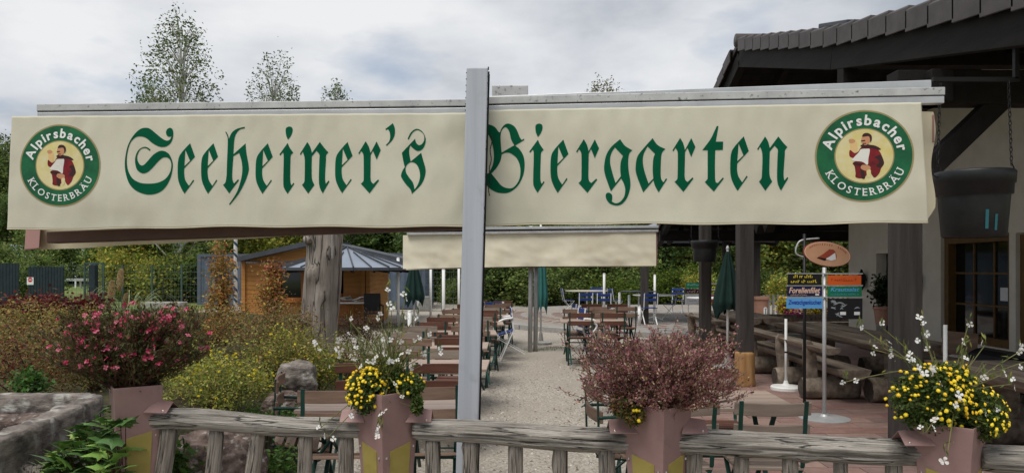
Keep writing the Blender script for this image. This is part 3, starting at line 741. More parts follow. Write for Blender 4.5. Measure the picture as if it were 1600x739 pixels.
# ================================================================== LOG FENCE AND PLANTERS
def fy(u):   # distance of the fence line: it runs nearer to the right, at one height
    a, b = Vector((gx(240, 3.43), 3.43)), Vector((gx(1440, 2.82), 2.82))
    dirx = (b - a); # intersect the sight line of column u with the fence line
    k = (u - 800) / F
    # a.x + t*dx = k*(a.y + t*dy)
    t = (k * a.y - a.x) / (dirx.x - k * dirx.y); return a.y + t * dirx.y
def log_mesh(p0, p1, r0, r1, seed, n=44, step=.018, crack=.012, wob=.006, knots=3, up=False):
    """weathered log: rings with bumps, splits that follow the grain, chipped ends"""
    p0, p1 = Vector(p0), Vector(p1); L = (p1 - p0).length; m = max(6, int(L / step)); rs = random.Random(seed)
    d = (p1 - p0).normalized(); x = d.cross(Vector((0, 0, 1)));
    if x.length < .1: x = d.cross(Vector((0, 1, 0)))
    x.normalize(); y = x.cross(d)
    kn = [(rs.random(), rs.uniform(0, 6.28), rs.uniform(.01, .018)) for _ in range(knots)]
    vs, fs = [], []
    for i in range(m + 1):
        t = i / m; c = p0.lerp(p1, t) + x * wob * noise.noise((t * L * 2.2, seed, 0)) * 2 + y * wob * noise.noise((t * L * 2.2, seed, 5)) * 2
        rr = r0 + (r1 - r0) * t
        e = min(t, 1 - t) * L
        if e < .03: rr *= .90 + .10 * math.sqrt(max(0, e / .03))
        for k in range(n):
            a = 2 * math.pi * k / n
            ca, sa = math.cos(a), math.sin(a)
            g = noise.noise((ca * 2.6 + seed, sa * 2.6, t * L * 1.3)); c2 = noise.noise((ca * 7 + seed * 3, sa * 7, t * L * 2.0)) * .8 + .5 * noise.noise((ca * 15 + seed, sa * 15, t * L * 4))
            q = rr + .006 * g * (rr / .05)
            if c2 > .12: q -= crack * min(1, (c2 - .12) * 5) * (rr / .05)
            for kt, ka, kr in kn:
                dd = ((t - kt) * L) ** 2 + (rr * ((a - ka + math.pi) % (2 * math.pi) - math.pi)) ** 2
                q += kr * .7 * math.exp(-dd / (2 * .018 ** 2))
            vs.append(c + (x * ca + y * sa) * q)
    for i in range(m):
        for k in range(n): fs.append((i * n + k, i * n + (k + 1) % n, (i + 1) * n + (k + 1) % n, (i + 1) * n + k))
    fs += [tuple(range(n - 1, -1, -1)), tuple(m * n + k for k in range(n))]
    return vs, fs
FZ = .95
fence = thing('log_fence', 'weathered grey log fence with round rails and split uprights across the foreground', 'fence', (0, 3.1, 0))
F0 = Vector((0, 3.1, 0))
def lin_log(p0, p1, r0, r1, seed, name, m, parent, org, **k):
    """log built along local X (or Z when upright) so the grain of its material follows it"""
    p0, p1 = Vector(p0), Vector(p1); d = p1 - p0; L = d.length; mid = (p0 + p1) / 2
    up = abs(d.normalized().z) > .7
    ax = Vector((0, 0, 1)) if up else Vector((1, 0, 0))
    vs, fs = log_mesh(-ax * L / 2, ax * L / 2, r0, r1, seed, **k)
    o = MB().add(vs, fs).build(name, m, parent, smooth=True)
    o.location = mid - org; o.rotation_euler = ax.rotation_difference(d).to_euler(); return o
def fp(u, z): y = fy(u); return Vector((gx(u, y), y, z))
rails = [(238, 585, .049, .046, 3), (648, 992, .046, .053, 8), (1052, 1452, .052, .052, 17)]
for ua, ub, r0, r1, sd in rails: lin_log(fp(ua, FZ + .003), fp(ub, FZ - .002), r0, r1, sd, 'rail', 'log_grey', fence, F0, crack=.011)
# uprights: column at the top, column at the foot, half width
ups = [(264, 252, .040, 1), (338, 330, .034, 2), (404, 392, .036, 3), (478, 474, .034, 4), (540, 541, .036, 5), (676, 676, .036, 11), (736, 734, .036, 12), (806, 806, .034, 13), (876, 876, .033, 14), (948, 950, .036, 15),
       (1086, 1084, .036, 21), (1160, 1160, .029, 22), (1236, 1238, .034, 23), (1315, 1316, .030, 24), (1398, 1400, .033, 25)]
for ua, ub, r, sd in ups:
    a = fp(ub, -.02); b = fp(ua, FZ - .035); a.y += .01; b.y += .01
    a.x = b.x + (a.x - b.x) * 4
    lin_log(a, b, r * 1.02, r * .95, sd + 40, 'upright', 'log_up', fence, F0, n=16, step=.03, crack=.012, wob=.004, knots=1)
# lower rail running out of the picture on the left
lin_log(Vector((-2.9, 3.42, .70)), fp(176, .668), .05, .05, 61, 'rail', 'log_up', fence, F0)
lin_log(fp(1530, FZ - .01), fp(1800, FZ - .01), .05, .05, 62, 'rail', 'log_grey', fence, F0)

def planter(u, ztop, label, seed, rot_=0, flaps=(-1, 1)):
    y = fy(u) - .015; x = gx(u, y)
    t = thing('planter', label, 'planter', (x, y, 0), R(rot_), 'copper coloured planters on the fence')
    prof = [(.062, 0.0), (.070, .45), (.083, .80), (.092, .95), (.102, ztop - .012), (.102, ztop)]
    mb = MB(); rot = R(45)
    def ring(h, z, off=0): return [Vector(((h + off) * 1.414 * math.cos(R(-90) + k * R(90)), (h + off) * 1.414 * math.sin(R(-90) + k * R(90)), z)) for k in range(4)]
    vs = []
    for h, z in prof: vs += ring(h, z)
    fs = []
    for i in range(len(prof) - 1):
        for k in range(4): fs.append((i * 4 + k, i * 4 + (k + 1) % 4, (i + 1) * 4 + (k + 1) % 4, (i + 1) * 4 + k))
    n = len(vs); vs += ring(.097, ztop); vs += ring(.092, ztop - .05)
    for k in range(4):
        a = (len(prof) - 1) * 4 + k; b = (len(prof) - 1) * 4 + (k + 1) % 4
        fs.append((a, b, n + (k + 1) % 4, n + k)); fs.append((n + k, n + (k + 1) % 4, n + 4 + (k + 1) % 4, n + 4 + k))
    mb.add(vs, fs); body = mb.build('body', 'copper', t, bevel=.0025)
    MB().add(ring(.0925, ztop - .03), [(0, 1, 2, 3)]).build('soil', 'soil', t)
    def hw(z):
        for (h0, z0), (h1, z1) in zip(prof, prof[1:]):
            if z0 <= z <= z1: return h0 + (h1 - h0) * (z - z0) / (z1 - z0)
        return .1
    for side in (-1, 1):          # ochre panels with screws on the two faces seen
        zt, zb = .905, .60
        def P(f, z, off):         # f 0..1 from the front corner outwards
            h = hw(z); c0 = Vector((0, -1.414 * h, z)); c1 = Vector((side * 1.414 * h, 0, z)); nrm = Vector((side * .7071, -.7071, 0))
            return c0.lerp(c1, f) + nrm * off
        q = [P(.24, zb, .0025), P(.80, zb, .0025), P(.82, zt, .0025), P(.22, zt - .025, .0025)]
        q2 = [P(.24, zb, -.002), P(.80, zb, -.002), P(.82, zt, -.002), P(.22, zt - .025, -.002)]
        f_ = [(0, 1, 2, 3), (7, 6, 5, 4), (0, 4, 5, 1), (1, 5, 6, 2), (2, 6, 7, 3), (3, 7, 4, 0)]
        if side < 0: f_ = [tuple(reversed(f)) for f in f_]
        MB().add(q + q2, f_).build('panel', 'ochre', body)
        for ff, zz in ((.12, .855), (.91, .885), (.12, .66), (.91, .66)):
            c = P(ff, zz, .002); MB().lathe(c, [(.0045, -.0045), (.0045, .0045)], 8).build('screw', 'screw', body)
        if side not in flaps: continue
        # saddle plate over the end of the rail
        ya = -.02; x0 = side * .088; x1 = side * .196; z0 = FZ + .070
        fv = [Vector((x0, -.062, z0 - .022)), Vector((x1, -.050, z0 - .024)), Vector((x1 - side * .0, .0, z0 + .018)), Vector((x0 + side * .03, .0, z0 + .030)), Vector((x1, .06, z0 - .03)), Vector((x0, .07, z0 - .03))]
        fv2 = [v + Vector((0, .0, -.003)) for v in fv]
        MB().add(fv + fv2, [(0, 1, 2, 3), (3, 2, 4, 5), (6, 9, 8, 7), (9, 11, 10, 8), (0, 6, 7, 1), (1, 7, 8, 2), (2, 8, 10, 4), (0, 3, 9, 6)]).build('saddle_plate', 'copper', t)
        MB().lathe((x1 - side * .02, -.045, z0 - .020), [(.004, -.003), (.004, .005), (.002, .007)], 8).build('screw', 'screw', t)
    return Vector((x, y, ztop))
PL = [planter(212, 1.115, 'copper planter holding the pink flowering bush, left end of the fence', 1, -11, (1,)),
      planter(605, 1.125, 'copper planter with white and yellow flowers, left of the grey post', 2),
      planter(1026, 1.105, 'copper planter holding the purple brown bush, right of the grey post', 3),
      planter(1484, 1.075, 'copper planter with a yellow flower mound, right end of the fence', 4, 0, (-1,))]

# ================================================================== STONES, DEAD TRUNK
def rock(name, label, c, size, seed, m='stone', sub=4, rot=0, box=.45, rough=.10, cat='rock', group=None):
    bm = bmesh.new(); bmesh.ops.create_icosphere(bm, subdivisions=sub, radius=1)
    for v in bm.verts:
        p = v.co.copy(); mxx = max(abs(p.x), abs(p.y), abs(p.z)); p = p.lerp(p / mxx, box)
        nn = noise.noise((p.x * 1.6 + seed, p.y * 1.6, p.z * 1.6)) * rough * 1.6 + noise.noise((p.x * 5 + seed, p.y * 5, p.z * 9)) * rough * .6 + noise.noise((p.x * 14, p.y * 14 + seed, p.z * 20)) * rough * .18
        p *= 1 + nn; v.co = Vector((p.x * size[0], p.y * size[1], p.z * size[2]))
    me = bpy.data.meshes.new(name); bm.to_mesh(me); bm.free()
    o = link(name, me, m, smooth=True); o.location = c; o.rotation_euler = (0, 0, rot)
    return tag(o, label, cat, group)
# stone basin at the left edge: long slabs round a hollow
def swept_rim(label, path, wd, z0, z1, seed):
    """weathered trough wall: flat topped stone section swept along a path, edges worn and chipped"""
    P = smooth_path([Vector((x, y, 0)) for x, y in path], 26); n = len(P); t = thing('stone_trough', label, 'trough', (P[n // 2].x, P[n // 2].y, z0)); O = Vector(t.location); vs, fs = [], []
    sec = [(-.5, 0), (-.5, .3), (-.5, .6), (-.49, .85), (-.46, .95), (-.40, .995), (-.2, 1), (0, .985), (.2, 1), (.40, .995), (.46, .95), (.49, .85), (.5, .6), (.5, .3), (.5, 0)]; m = len(sec)
    for i, p in enumerate(P):
        d = (P[min(i + 1, n - 1)] - P[max(i - 1, 0)]).normalized(); nx = Vector((-d.y, d.x, 0))
        for j, (a_, h_) in enumerate(sec):
            q = Vector((p.x, p.y, z0 + (z1 - z0) * h_)) + nx * a_ * wd
            k = .014 * noise.noise(q * 4 + Vector((seed, 0, 0))) + .010 * noise.noise(q * 13) + .008 * noise.noise(q * 34)
            q += nx * (k if a_ > 0 else -k) * (1 if abs(a_) > .3 else 0) + Vector((0, 0, .6 * k if h_ > .8 else 0)); vs.append(q - O)
    for i in range(n - 1):
        for j in range(m - 1): A = i * m + j; fs.append((A, A + m, A + m + 1, A + 1))
    fs += [tuple(range(m)), tuple((n - 1) * m + j for j in range(m - 1, -1, -1))]
    MB().add(vs, fs).build('rim', 'stone', t, smooth=True); return t, O
tro, TOR = swept_rim('hollow weathered stone trough with a flat pale rim at the left edge', [(-4.2, 4.56), (-3.3, 4.54), (-2.75, 4.53), (-2.56, 4.46), (-2.50, 4.28), (-2.45, 3.95), (-2.38, 3.5), (-2.28, 2.95), (-2.2, 2.5)], .15, .40, .885, 3)
MB().add([Vector(p) - TOR for p in ((-4.2, 2.5, .60), (-2.3, 2.5, .60), (-2.5, 4.4, .60), (-4.2, 4.5, .60))], [(0, 1, 2, 3)]).build('basin_floor', 'stone_red', tro)
rock('flat_stone', 'dark layered stone lying inside the stone trough', (-3.05, 4.26, .68), (.42, .13, .11), 14, 'stone_red', 5, R(8), .8, .16, 'stone')
rock('flat_stone', 'low reddish stone at the lower left corner below the trough', (-2.12, 3.30, .52), (.22, .09, .12), 24, 'stone_red', 4, R(5), .7, .12, 'stone')
rock('boulder', 'upright lichen grey boulder behind the first garden table', (gx(466, 6.3), 6.3, gz(594, 6.3) - .02), (.15, .14, .17), 31, 'stone', 5, .4, .5, .16)
rock('boulder', 'low brown boulder just below the grey one in the bed', (gx(447, 5.9), 5.9, gz(632, 5.9)), (.18, .13, .10), 37, 'stone_red', 5, .1, .4, .15)
rock('boulder', 'speckled reddish boulder seen through the left fence uprights', (gx(338, 4.1), 4.1, gz(732, 4.1)), (.23, .2, .24), 41, 'stone_red', 5, .7, .35, .16)
rock('boulder', 'small flat stone edging the bed near the table', (gx(415, 6.0), 6.0, gz(655, 6.0)), (.20, .1, .06), 45, 'stone_red', 4, .2, .5, .15)

TD = 10.0
tr = thing('dead_tree_trunk', 'bare grey dead tree trunk with knots standing in the bed', 'tree trunk', (gx(498, TD), TD, .45))
pts = [(gx(492, TD), TD, .35), (gx(496, TD), TD, .62), (gx(501, TD), TD, 1.2), (gx(506, TD), TD, 1.8), (gx(511, TD), TD, 2.4), (gx(513, TD), TD, 3.0)]
O0 = Vector(tr.location); sp = smooth_path([Vector(p) - O0 for p in pts], 10); m_ = len(sp); n_ = 40
kn = [(.53, -1.9, .07, .05), (.30, -2.5, .10, .06), (.62, -.9, .045, .05), (.43, -1.2, .03, .05), (.70, -2.6, .09, .07), (.16, -.9, .03, .05), (.80, -2.7, .07, .05), (.36, -.2, .02, .04)]
vs, fs = [], []
for i, p in enumerate(sp):
    t = i / (m_ - 1); rr = .272 - .060 * t + .45 * max(0, .16 - t)
    for k in range(n_):
        a = 2 * math.pi * k / n_; q = rr * (1 + .07 * noise.noise((math.cos(a) * 2, math.sin(a) * 2, t * 5)) + .03 * noise.noise((math.cos(a) * 8, math.sin(a) * 8, t * 4)))
        for kt, ka, ks, kw in kn:
            da = (a - ka + math.pi) % (2 * math.pi) - math.pi
            g = ((t - kt) * 2.6) ** 2 + (da * rr) ** 2; q += ks * math.exp(-g / (2 * kw ** 2)) - ks * .55 * math.exp(-g / (2 * (kw * .33) ** 2))
        vs.append(p + Vector((math.cos(a) * q, math.sin(a) * q, 0)))
for i in range(m_ - 1):
    for k in range(n_): fs.append((i * n_ + k, i * n_ + (k + 1) % n_, (i + 1) * n_ + (k + 1) % n_, (i + 1) * n_ + k))
fs.append(tuple((m_ - 1) * n_ + k for k in range(n_)))
tk = MB().add(vs, fs).build('trunk', 'trunk_dead', tr, smooth=True)
mb = MB()
a = at(518, 350, 9.70) - O0; b = at(519, 402, 9.70) - O0
for k in range(26):
    c = a.lerp(b, k / 25); mb.tube([c + Vector((math.cos(q) * .009 * (k % 2), math.cos(q) * .009 * ((k + 1) % 2), math.sin(q) * .016)) for q in [i * math.pi / 4 for i in range(8)]], .003, 4, closed=True)
mb.build('chain', 'galv', tr)
# stub of the sawn-off limb
lin_log(at(490, 378, 9.95), at(477, 375, 9.72), .07, .05, 77, 'limb_stub', 'trunk_dead', tr, O0, n=16)

# ================================================================== PLANTS
def shrub(name, label, u, v, d, rx, rz, cols, n=2600, leaf=.03, seed=1, ncl=46, spread=.09, asp=.5, cat='shrub', ry=None, stems=14, blossoms=None, shell=.5, zbase=None, group=None, matk='leaf', stem_m='twig', flat=1.0, dirs_up=0.0):
    rng = np.random.default_rng(seed); c = at(u, v, d)
    zb = bed_h(c.x, c.y) if zbase is None else zbase
    t = thing(name, label, cat, (c.x, c.y, zb), 0, group); ry = ry or rx
    P, ids, cc = clump_cloud(rng, (0, 0, c.z - zb), (rx, ry, rz), ncl, max(1, n // ncl), spread, shell=shell, flat=flat)
    ok = P[:, 2] > .01; P, ids = P[ok], ids[ok]
    C = pal(rng, len(P), cols, jit=.35) * (.72 + .5 * rng.random(ncl))[ids][:, None]
    dirs = None
    if dirs_up: dirs = rng.normal(size=P.shape) * .6; dirs[:, 2] += dirs_up
    link('foliage', leaf_mesh('foliage', P, rng.uniform(.6, 1.35, len(P)) * leaf, np.clip(C, 0, 1), rng, asp=asp, dirs=dirs), matk, t)
    mb = MB()
    for k in range(min(stems, ncl)):
        e_ = Vector(cc[k]); s_ = Vector((rng.uniform(-.06, .06), rng.uniform(-.06, .06), 0)); mid = s_.lerp(e_, .55) + Vector((0, 0, .05))
        mb.tube([s_, mid, e_], [.008, .005, .002], 5)
    mb.build('stems', stem_m, t)
    if blossoms:
        bn, bs, bc = blossoms
        i = rng.choice(len(P), min(bn, len(P)), replace=False); Q = P[i].copy()
        nrm = (Q - np.array([0, 0, c.z - zb])) / np.array([rx, ry, rz]); keep = np.linalg.norm(nrm, axis=1) > .6; Q = Q[keep]
        Q += (nrm[keep] * .03); m = len(Q)
        Q3 = np.repeat(Q, 3, axis=0); me = leaf_mesh('blossoms', Q3, bs, pal(rng, len(Q3), bc, jit=.12), rng, asp=.9, up=.5)
        link('blossoms', me, 'leaf', t)
    return t
OLIVE = [(0.192, 0.162, 0.048), (0.264, 0.204, 0.06), (0.138, 0.138, 0.038), (0.3, 0.18, 0.066)]
GREEN = [(.06, .10, .022), (.085, .13, .028), (.11, .15, .036), (.04, .065, .016)]
POT = [(0.24, 0.276, 0.048), (0.324, 0.324, 0.072), (0.144, 0.186, 0.036), (0.36, 0.324, 0.09)]
ORNG = [(.46, .24, .06), (.30, .23, .06), (.52, .32, .08), (.42, .15, .07), (.22, .20, .06)]
REDL = [(.17, .022, .024), (.11, .018, .02), (.22, .045, .035), (.08, .03, .022)]
BROWN = [(0.218, 0.115, 0.052), (0.161, 0.098, 0.044), (0.265, 0.161, 0.063), (0.138, 0.115, 0.039)]
YB = [(.70, .60, .04), (.78, .68, .06)]
shrub('potentilla', 'broad green shrub dotted with yellow flowers behind the left fence rail', 345, 606, 5.9, .52, .25, POT, 7600, .026, 3, 110, .062, blossoms=(190, .028, YB), shell=.35)
shrub('potentilla', 'olive yellow flowering shrub between the boulder and the tree trunk', 430, 555, 7.6, .62, .26, POT + OLIVE, 7600, .030, 4, 110, .075, blossoms=(130, .028, YB), shell=.35)
shrub('potentilla', 'yellow flowering shrub close to the pink planter bush', 292, 575, 6.8, .42, .26, POT, 5200, .028, 5, 80, .065, blossoms=(110, .028, YB), shell=.35)
shrub('potentilla', 'yellow green flowering shrub at the foot of the dead trunk', 492, 572, 8.3, .36, .22, POT, 3800, .030, 26, 60, .065, blossoms=(70, .028, YB), shell=.35)
shrub('heath_shrub', 'rusty olive low shrub at the far left edge above the stone trough', 40, 565, 6.0, .62, .30, BROWN + REDL + OLIVE, 6800, .026, 6, 100, .08, shell=.35)
shrub('heath_shrub', 'brown green low shrub behind the pink planter bush on its left', 150, 560, 6.6, .60, .28, OLIVE + [(.36, .27, .07), (.24, .26, .07)], 6400, .028, 7, 96, .08, shell=.35)
shrub('heath_shrub', 'olive brown spreading shrub in front of the red leaved bush', 60, 515, 8.2, .95, .26, OLIVE + [(.34, .25, .06), (.28, .22, .06)], 6800, .034, 8, 96, .09, shell=.35)
shrub('heath_shrub', 'olive shrub in the middle of the bed under the pampas grass', 230, 520, 8.6, .95, .27, OLIVE + GREEN + [(.20, .24, .07)], 6400, .036, 9, 90, .09, shell=.35)
shrub('heath_shrub', 'rusty brown shrub in front of the shipping container', 330, 505, 9.6, .80, .26, BROWN + ORNG + OLIVE, 5400, .036, 10, 80, .09, shell=.35)
shrub('heath_shrub', 'brown low shrub left of the dead trunk', 430, 512, 9.2, .55, .27, BROWN + OLIVE, 4600, .034, 12, 70, .08, shell=.35)
shrub('fern_plant', 'fresh green ferny plant above the stone trough', 42, 600, 4.75, .085, .085, [(.05, .12, .02), (.07, .15, .03)], 700, .035, 13, 24, .035)
shrub('smoke_bush', 'dark red leaved bush at the left edge before the mesh fence', 62, 484, 9.6, .55, .13, REDL, 2300, .055, 14, 44, .07, asp=.7)
shrub('smoke_bush', 'small dark red leaved bush right of the grey gate post', 126, 480, 9.9, .30, .11, REDL, 1200, .055, 15, 24, .06, asp=.7)
shrub('autumn_shrub', 'slender orange autumn shrub in front of the blue container', 345, 446, 10.6, .17, .72, ORNG, 2600, .05, 16, 80, .06, shell=.2, stems=24)
shrub('autumn_shrub', 'reddish orange autumn shrub in front of the hut wall', 424, 462, 10.9, .27, .44, ORNG + [(.40, .12, .08)], 1900, .05, 17, 56, .07, shell=.2, stems=24)
shrub('autumn_shrub', 'bushy tip of reddish foliage beside the hut window', 432, 425, 10.95, .12, .16, [(.28, .09, .05), (.22, .12, .04)], 600, .045, 47, 20, .05, shell=.2, stems=14)
shrub('heath_shrub', 'dark reddish brown shrub between dead trunk and hut counter', 560, 512, 11.5, .42, .24, [(.09, .04, .025), (.06, .035, .02), (.10, .06, .03)], 2600, .034, 18, 60, .07, shell=.3)
shrub('heath_shrub', 'twiggy brown plant right of the trunk above the white flowers', 535, 560, 8.8, .24, .18, BROWN, 1500, .03, 19, 40, .06, shell=.3, stems=36)
shrub('ground_cover', 'bright green ground cover beside the low brown boulder', 470, 655, 5.6, .22, .06, [(.06, .14, .02), (.09, .17, .03)], 1300, .025, 20, 34, .035, zbase=0.05)
shrub('ground_cover', 'bright green ground cover left of the low brown boulder', 410, 645, 5.8, .16, .05, [(.06, .14, .02), (.09, .17, .03)], 900, .025, 23, 26, .035, zbase=0.1)
shrub('ground_cover', 'green weeds behind the second fence upright from the left', 437, 725, 4.4, .12, .12, [(.06, .13, .02), (.08, .15, .03)], 800, .03, 24, 26, .04, zbase=0.0)
shrub('ground_cover', 'leafy green weeds beside the first planter foot', 262, 735, 3.75, .10, .12, [(.05, .11, .02), (.08, .14, .03)], 500, .05, 25, 22, .05, zbase=.2)

# pampas grass: blades and plumes
t = thing('pampas_grass', 'tall pampas grass clump with pale plumes before the mesh fence', 'grass', (gx(200, 11), 11, .5))
rng = np.random.default_rng(31); mb = MB()
for k in range(150):
    a = rng.uniform(0, 6.28); L = rng.uniform(.5, .95); o = rng.uniform(.05, .16)
    d = Vector((math.cos(a), math.sin(a) * .6, 0)); h = rng.uniform(.5, 1.0) * L
    p = [d * .05, d * (.25 * L) + Vector((0, 0, h * .75)), d * (.6 * L) + Vector((0, 0, h)), d * (.95 * L) + Vector((0, 0, h * .72))]
    sp_ = smooth_path(p, 4); wv = Vector((.0065, 0, 0))
    vs = []
    for i, q in enumerate(sp_): f = 1 - i / len(sp_); vs += [q - wv * f, q + wv * f]
    mb.add(vs, [(2 * i, 2 * i + 1, 2 * i + 3, 2 * i + 2) for i in range(len(sp_) - 1)])
MT['pampas'] = mat('pampas', (.20, .26, .13), (.32, .36, .20), scale=4, rough=.7)
mb.build('blades', 'pampas', t)
for (u, v, s) in ((174, 455, 1.0), (188, 437, 1.0), (196, 470, .7)):
    c = at(u, v, 10.55) - Vector((gx(200, 11), 11, .5)); rr = np.random.default_rng(u)
    n = 900; z = rr.uniform(-.15, .15, n) * s; rad = .05 * s * np.sqrt(np.clip(1 - (z / (.16 * s)) ** 2, 0, 1)) * rr.random(n) ** .5; a = rr.uniform(0, 6.28, n)
    P = np.stack([c.x + rad * np.cos(a) + .1 * z, c.y + rad * np.sin(a), c.z + z], 1); dd = np.stack([np.cos(a) * .4, np.sin(a) * .4, np.full(n, .9)], 1)
    o = link('plume', leaf_mesh('plume', P, .035, pal(rr, n, [(.50, .38, .20), (.60, .48, .28), (.42, .30, .15)], jit=.2), rr, asp=.2, dirs=dd), 'leaf', t)
    MB().tube([(0.0, 0, .05), (c.x * .5, c.y * .5, c.z * .6), (c.x, c.y, c.z - .1)], .005, 5).build('stalk', 'stem_green', t)

# ---- plants in the planters
def curved_stem(rng, base, ang, reach, height, droop=0.0, k=5):
    d = Vector((math.cos(ang), math.sin(ang), 0))
    return smooth_path([base, base + d * reach * .35 + Vector((0, 0, height * .55)), base + d * reach * .75 + Vector((0, 0, height * .95)), base + d * reach + Vector((0, 0, height * (1 - droop)))], k)
def bushy(name, label, base, nst, reach, hgt, leafcols, leafn, leafsz, seed, stem_m, flowers=None, cat='flowering plant', asp=.35, ysq=.6, tipbias=.45, hvar=(.55, 1.0), twigs=0, flat=.25):
    rng = np.random.default_rng(seed); t = thing(name, label, cat, base)
    mb = MB(); P = []; D = []; FP = []
    for k in range(nst):
        a = rng.uniform(0, 2 * math.pi); f = math.sqrt(rng.random()); r = reach * f
        h = hgt * rng.uniform(*hvar) * (1 - flat * f)
        d = Vector((math.cos(a), math.sin(a) * ysq, 0)); b0 = Vector((rng.uniform(-.06, .06), rng.uniform(-.05, .05), -.01))
        sp_ = smooth_path([b0, b0 + d * r * .45 + Vector((0, 0, h * .42)), b0 + d * r * .85 + Vector((0, 0, h * .8)), b0 + d * r + Vector((0, 0, h))], 4)
        mb.tube(sp_, [.0022 - .0014 * i / len(sp_) for i in range(len(sp_))], 4, cap=False)
        paths = [sp_]
        for q in range(twigs):
            i0 = int(rng.integers(len(sp_) // 3, len(sp_) - 2)); s0 = sp_[i0]; L = reach * rng.uniform(.12, .28)
            dv_ = (d + Vector(rng.normal(size=3)) * .7 + Vector((0, 0, .9))).normalized()
            tw = [s0, s0 + dv_ * L * .5 + Vector((0, 0, .004)), s0 + dv_ * L + Vector((0, 0, .015))]
            mb.tube(tw, [.0012, .001, .0006], 3, cap=False); paths.append(tw)
        for p_ in paths:
            m = max(2, int(leafn / (nst * (1 + twigs))))
            for _ in range(m):
                x = (tipbias + (1 - tipbias) * rng.random()) * (len(p_) - 1); i = min(int(x), len(p_) - 2); q = p_[i].lerp(p_[i + 1], x - i)
                P.append(q + Vector(rng.normal(size=3)) * leafsz * .55); D.append((p_[i + 1] - p_[i]).normalized() + Vector(rng.normal(size=3)) * .5)
        FP.append(sp_)
    mb.build('stems', stem_m, t)
    P = np.array([tuple(p) for p in P]); D = np.array([tuple(p) for p in D])
    link('foliage', leaf_mesh('foliage', P, rng.uniform(.6, 1.4, len(P)) * leafsz, pal(rng, len(P), leafcols, jit=.4), rng, asp=asp, dirs=D), 'leaf', t)
    return t, FP, rng
def flower_mesh(name, npet, L, wd, cols, rng, cup=.35):
    vs, fs, cs = [], [], []
    for k in range(npet):
        a = 2 * math.pi * k / npet + rng.uniform(-.25, .25); d = Vector((math.cos(a), math.sin(a), 0)); s = Vector((-d.y, d.x, 0)); ll = L * rng.uniform(.8, 1.15); o = len(vs)
        z1, z2 = cup * ll * .5, cup * ll * rng.uniform(.1, .5)
        vs += [tuple(d * ll * .06), tuple(d * ll * .45 + s * wd * .75 + Vector((0, 0, z1 * .7))), tuple(d * ll * .78 + s * wd + Vector((0, 0, z1))), tuple(d * ll + s * wd * .35 + Vector((0, 0, z2))), tuple(d * ll - s * wd * .35 + Vector((0, 0, z2))), tuple(d * ll * .78 - s * wd + Vector((0, 0, z1))), tuple(d * ll * .45 - s * wd * .75 + Vector((0, 0, z1 * .7)))]
        fs.append(tuple(range(o, o + 7))); cs.append(cols[int(rng.integers(len(cols)))])
    me = bpy.data.meshes.new(name); me.from_pydata(vs, [], fs); me.update()
    a_ = me.attributes.new('Col', 'FLOAT_COLOR', 'FACE'); cc = np.ones((len(fs), 4)); cc[:, :3] = cs; a_.data.foreach_set('color', cc.reshape(-1).astype(np.float32))
    me.materials.append(MT['leaf']); return me

# 1: pink gaura
t1, st1, rng = bushy('gaura_bush', 'wide dark bush with pink flowers in the first planter', PL[0] + Vector((-.03, 0, -.02)), 250, .35, .43, [(.05, .06, .02), (.075, .08, .026), (.095, .045, .03), (.12, .11, .04)], 17000, .022, 41, 'stem_red', tipbias=.12, hvar=(.35, 1.02), twigs=1, flat=.15)
pk = [flower_mesh('flower', 4, .0128, .0056, [(.58, .025, .11), (.70, .07, .18), (.45, .015, .07), (.72, .18, .27)], np.random.default_rng(i)) for i in range(4)]
for sp_ in st1[:170]:
    for q in range(int(rng.integers(1, 4))):
        p = sp_[-1 - int(rng.integers(0, 5))]
        if p.x > .22 and rng.random() < .6: continue
        o = link('flower', pk[int(rng.integers(4))], None, t1); o.location = p + Vector(rng.normal(size=3)) * .012; o.rotation_euler = (rng.uniform(.4, 1.7), rng.uniform(-.6, .6), rng.uniform(-1, 1)); o.scale = (1.0,) * 3

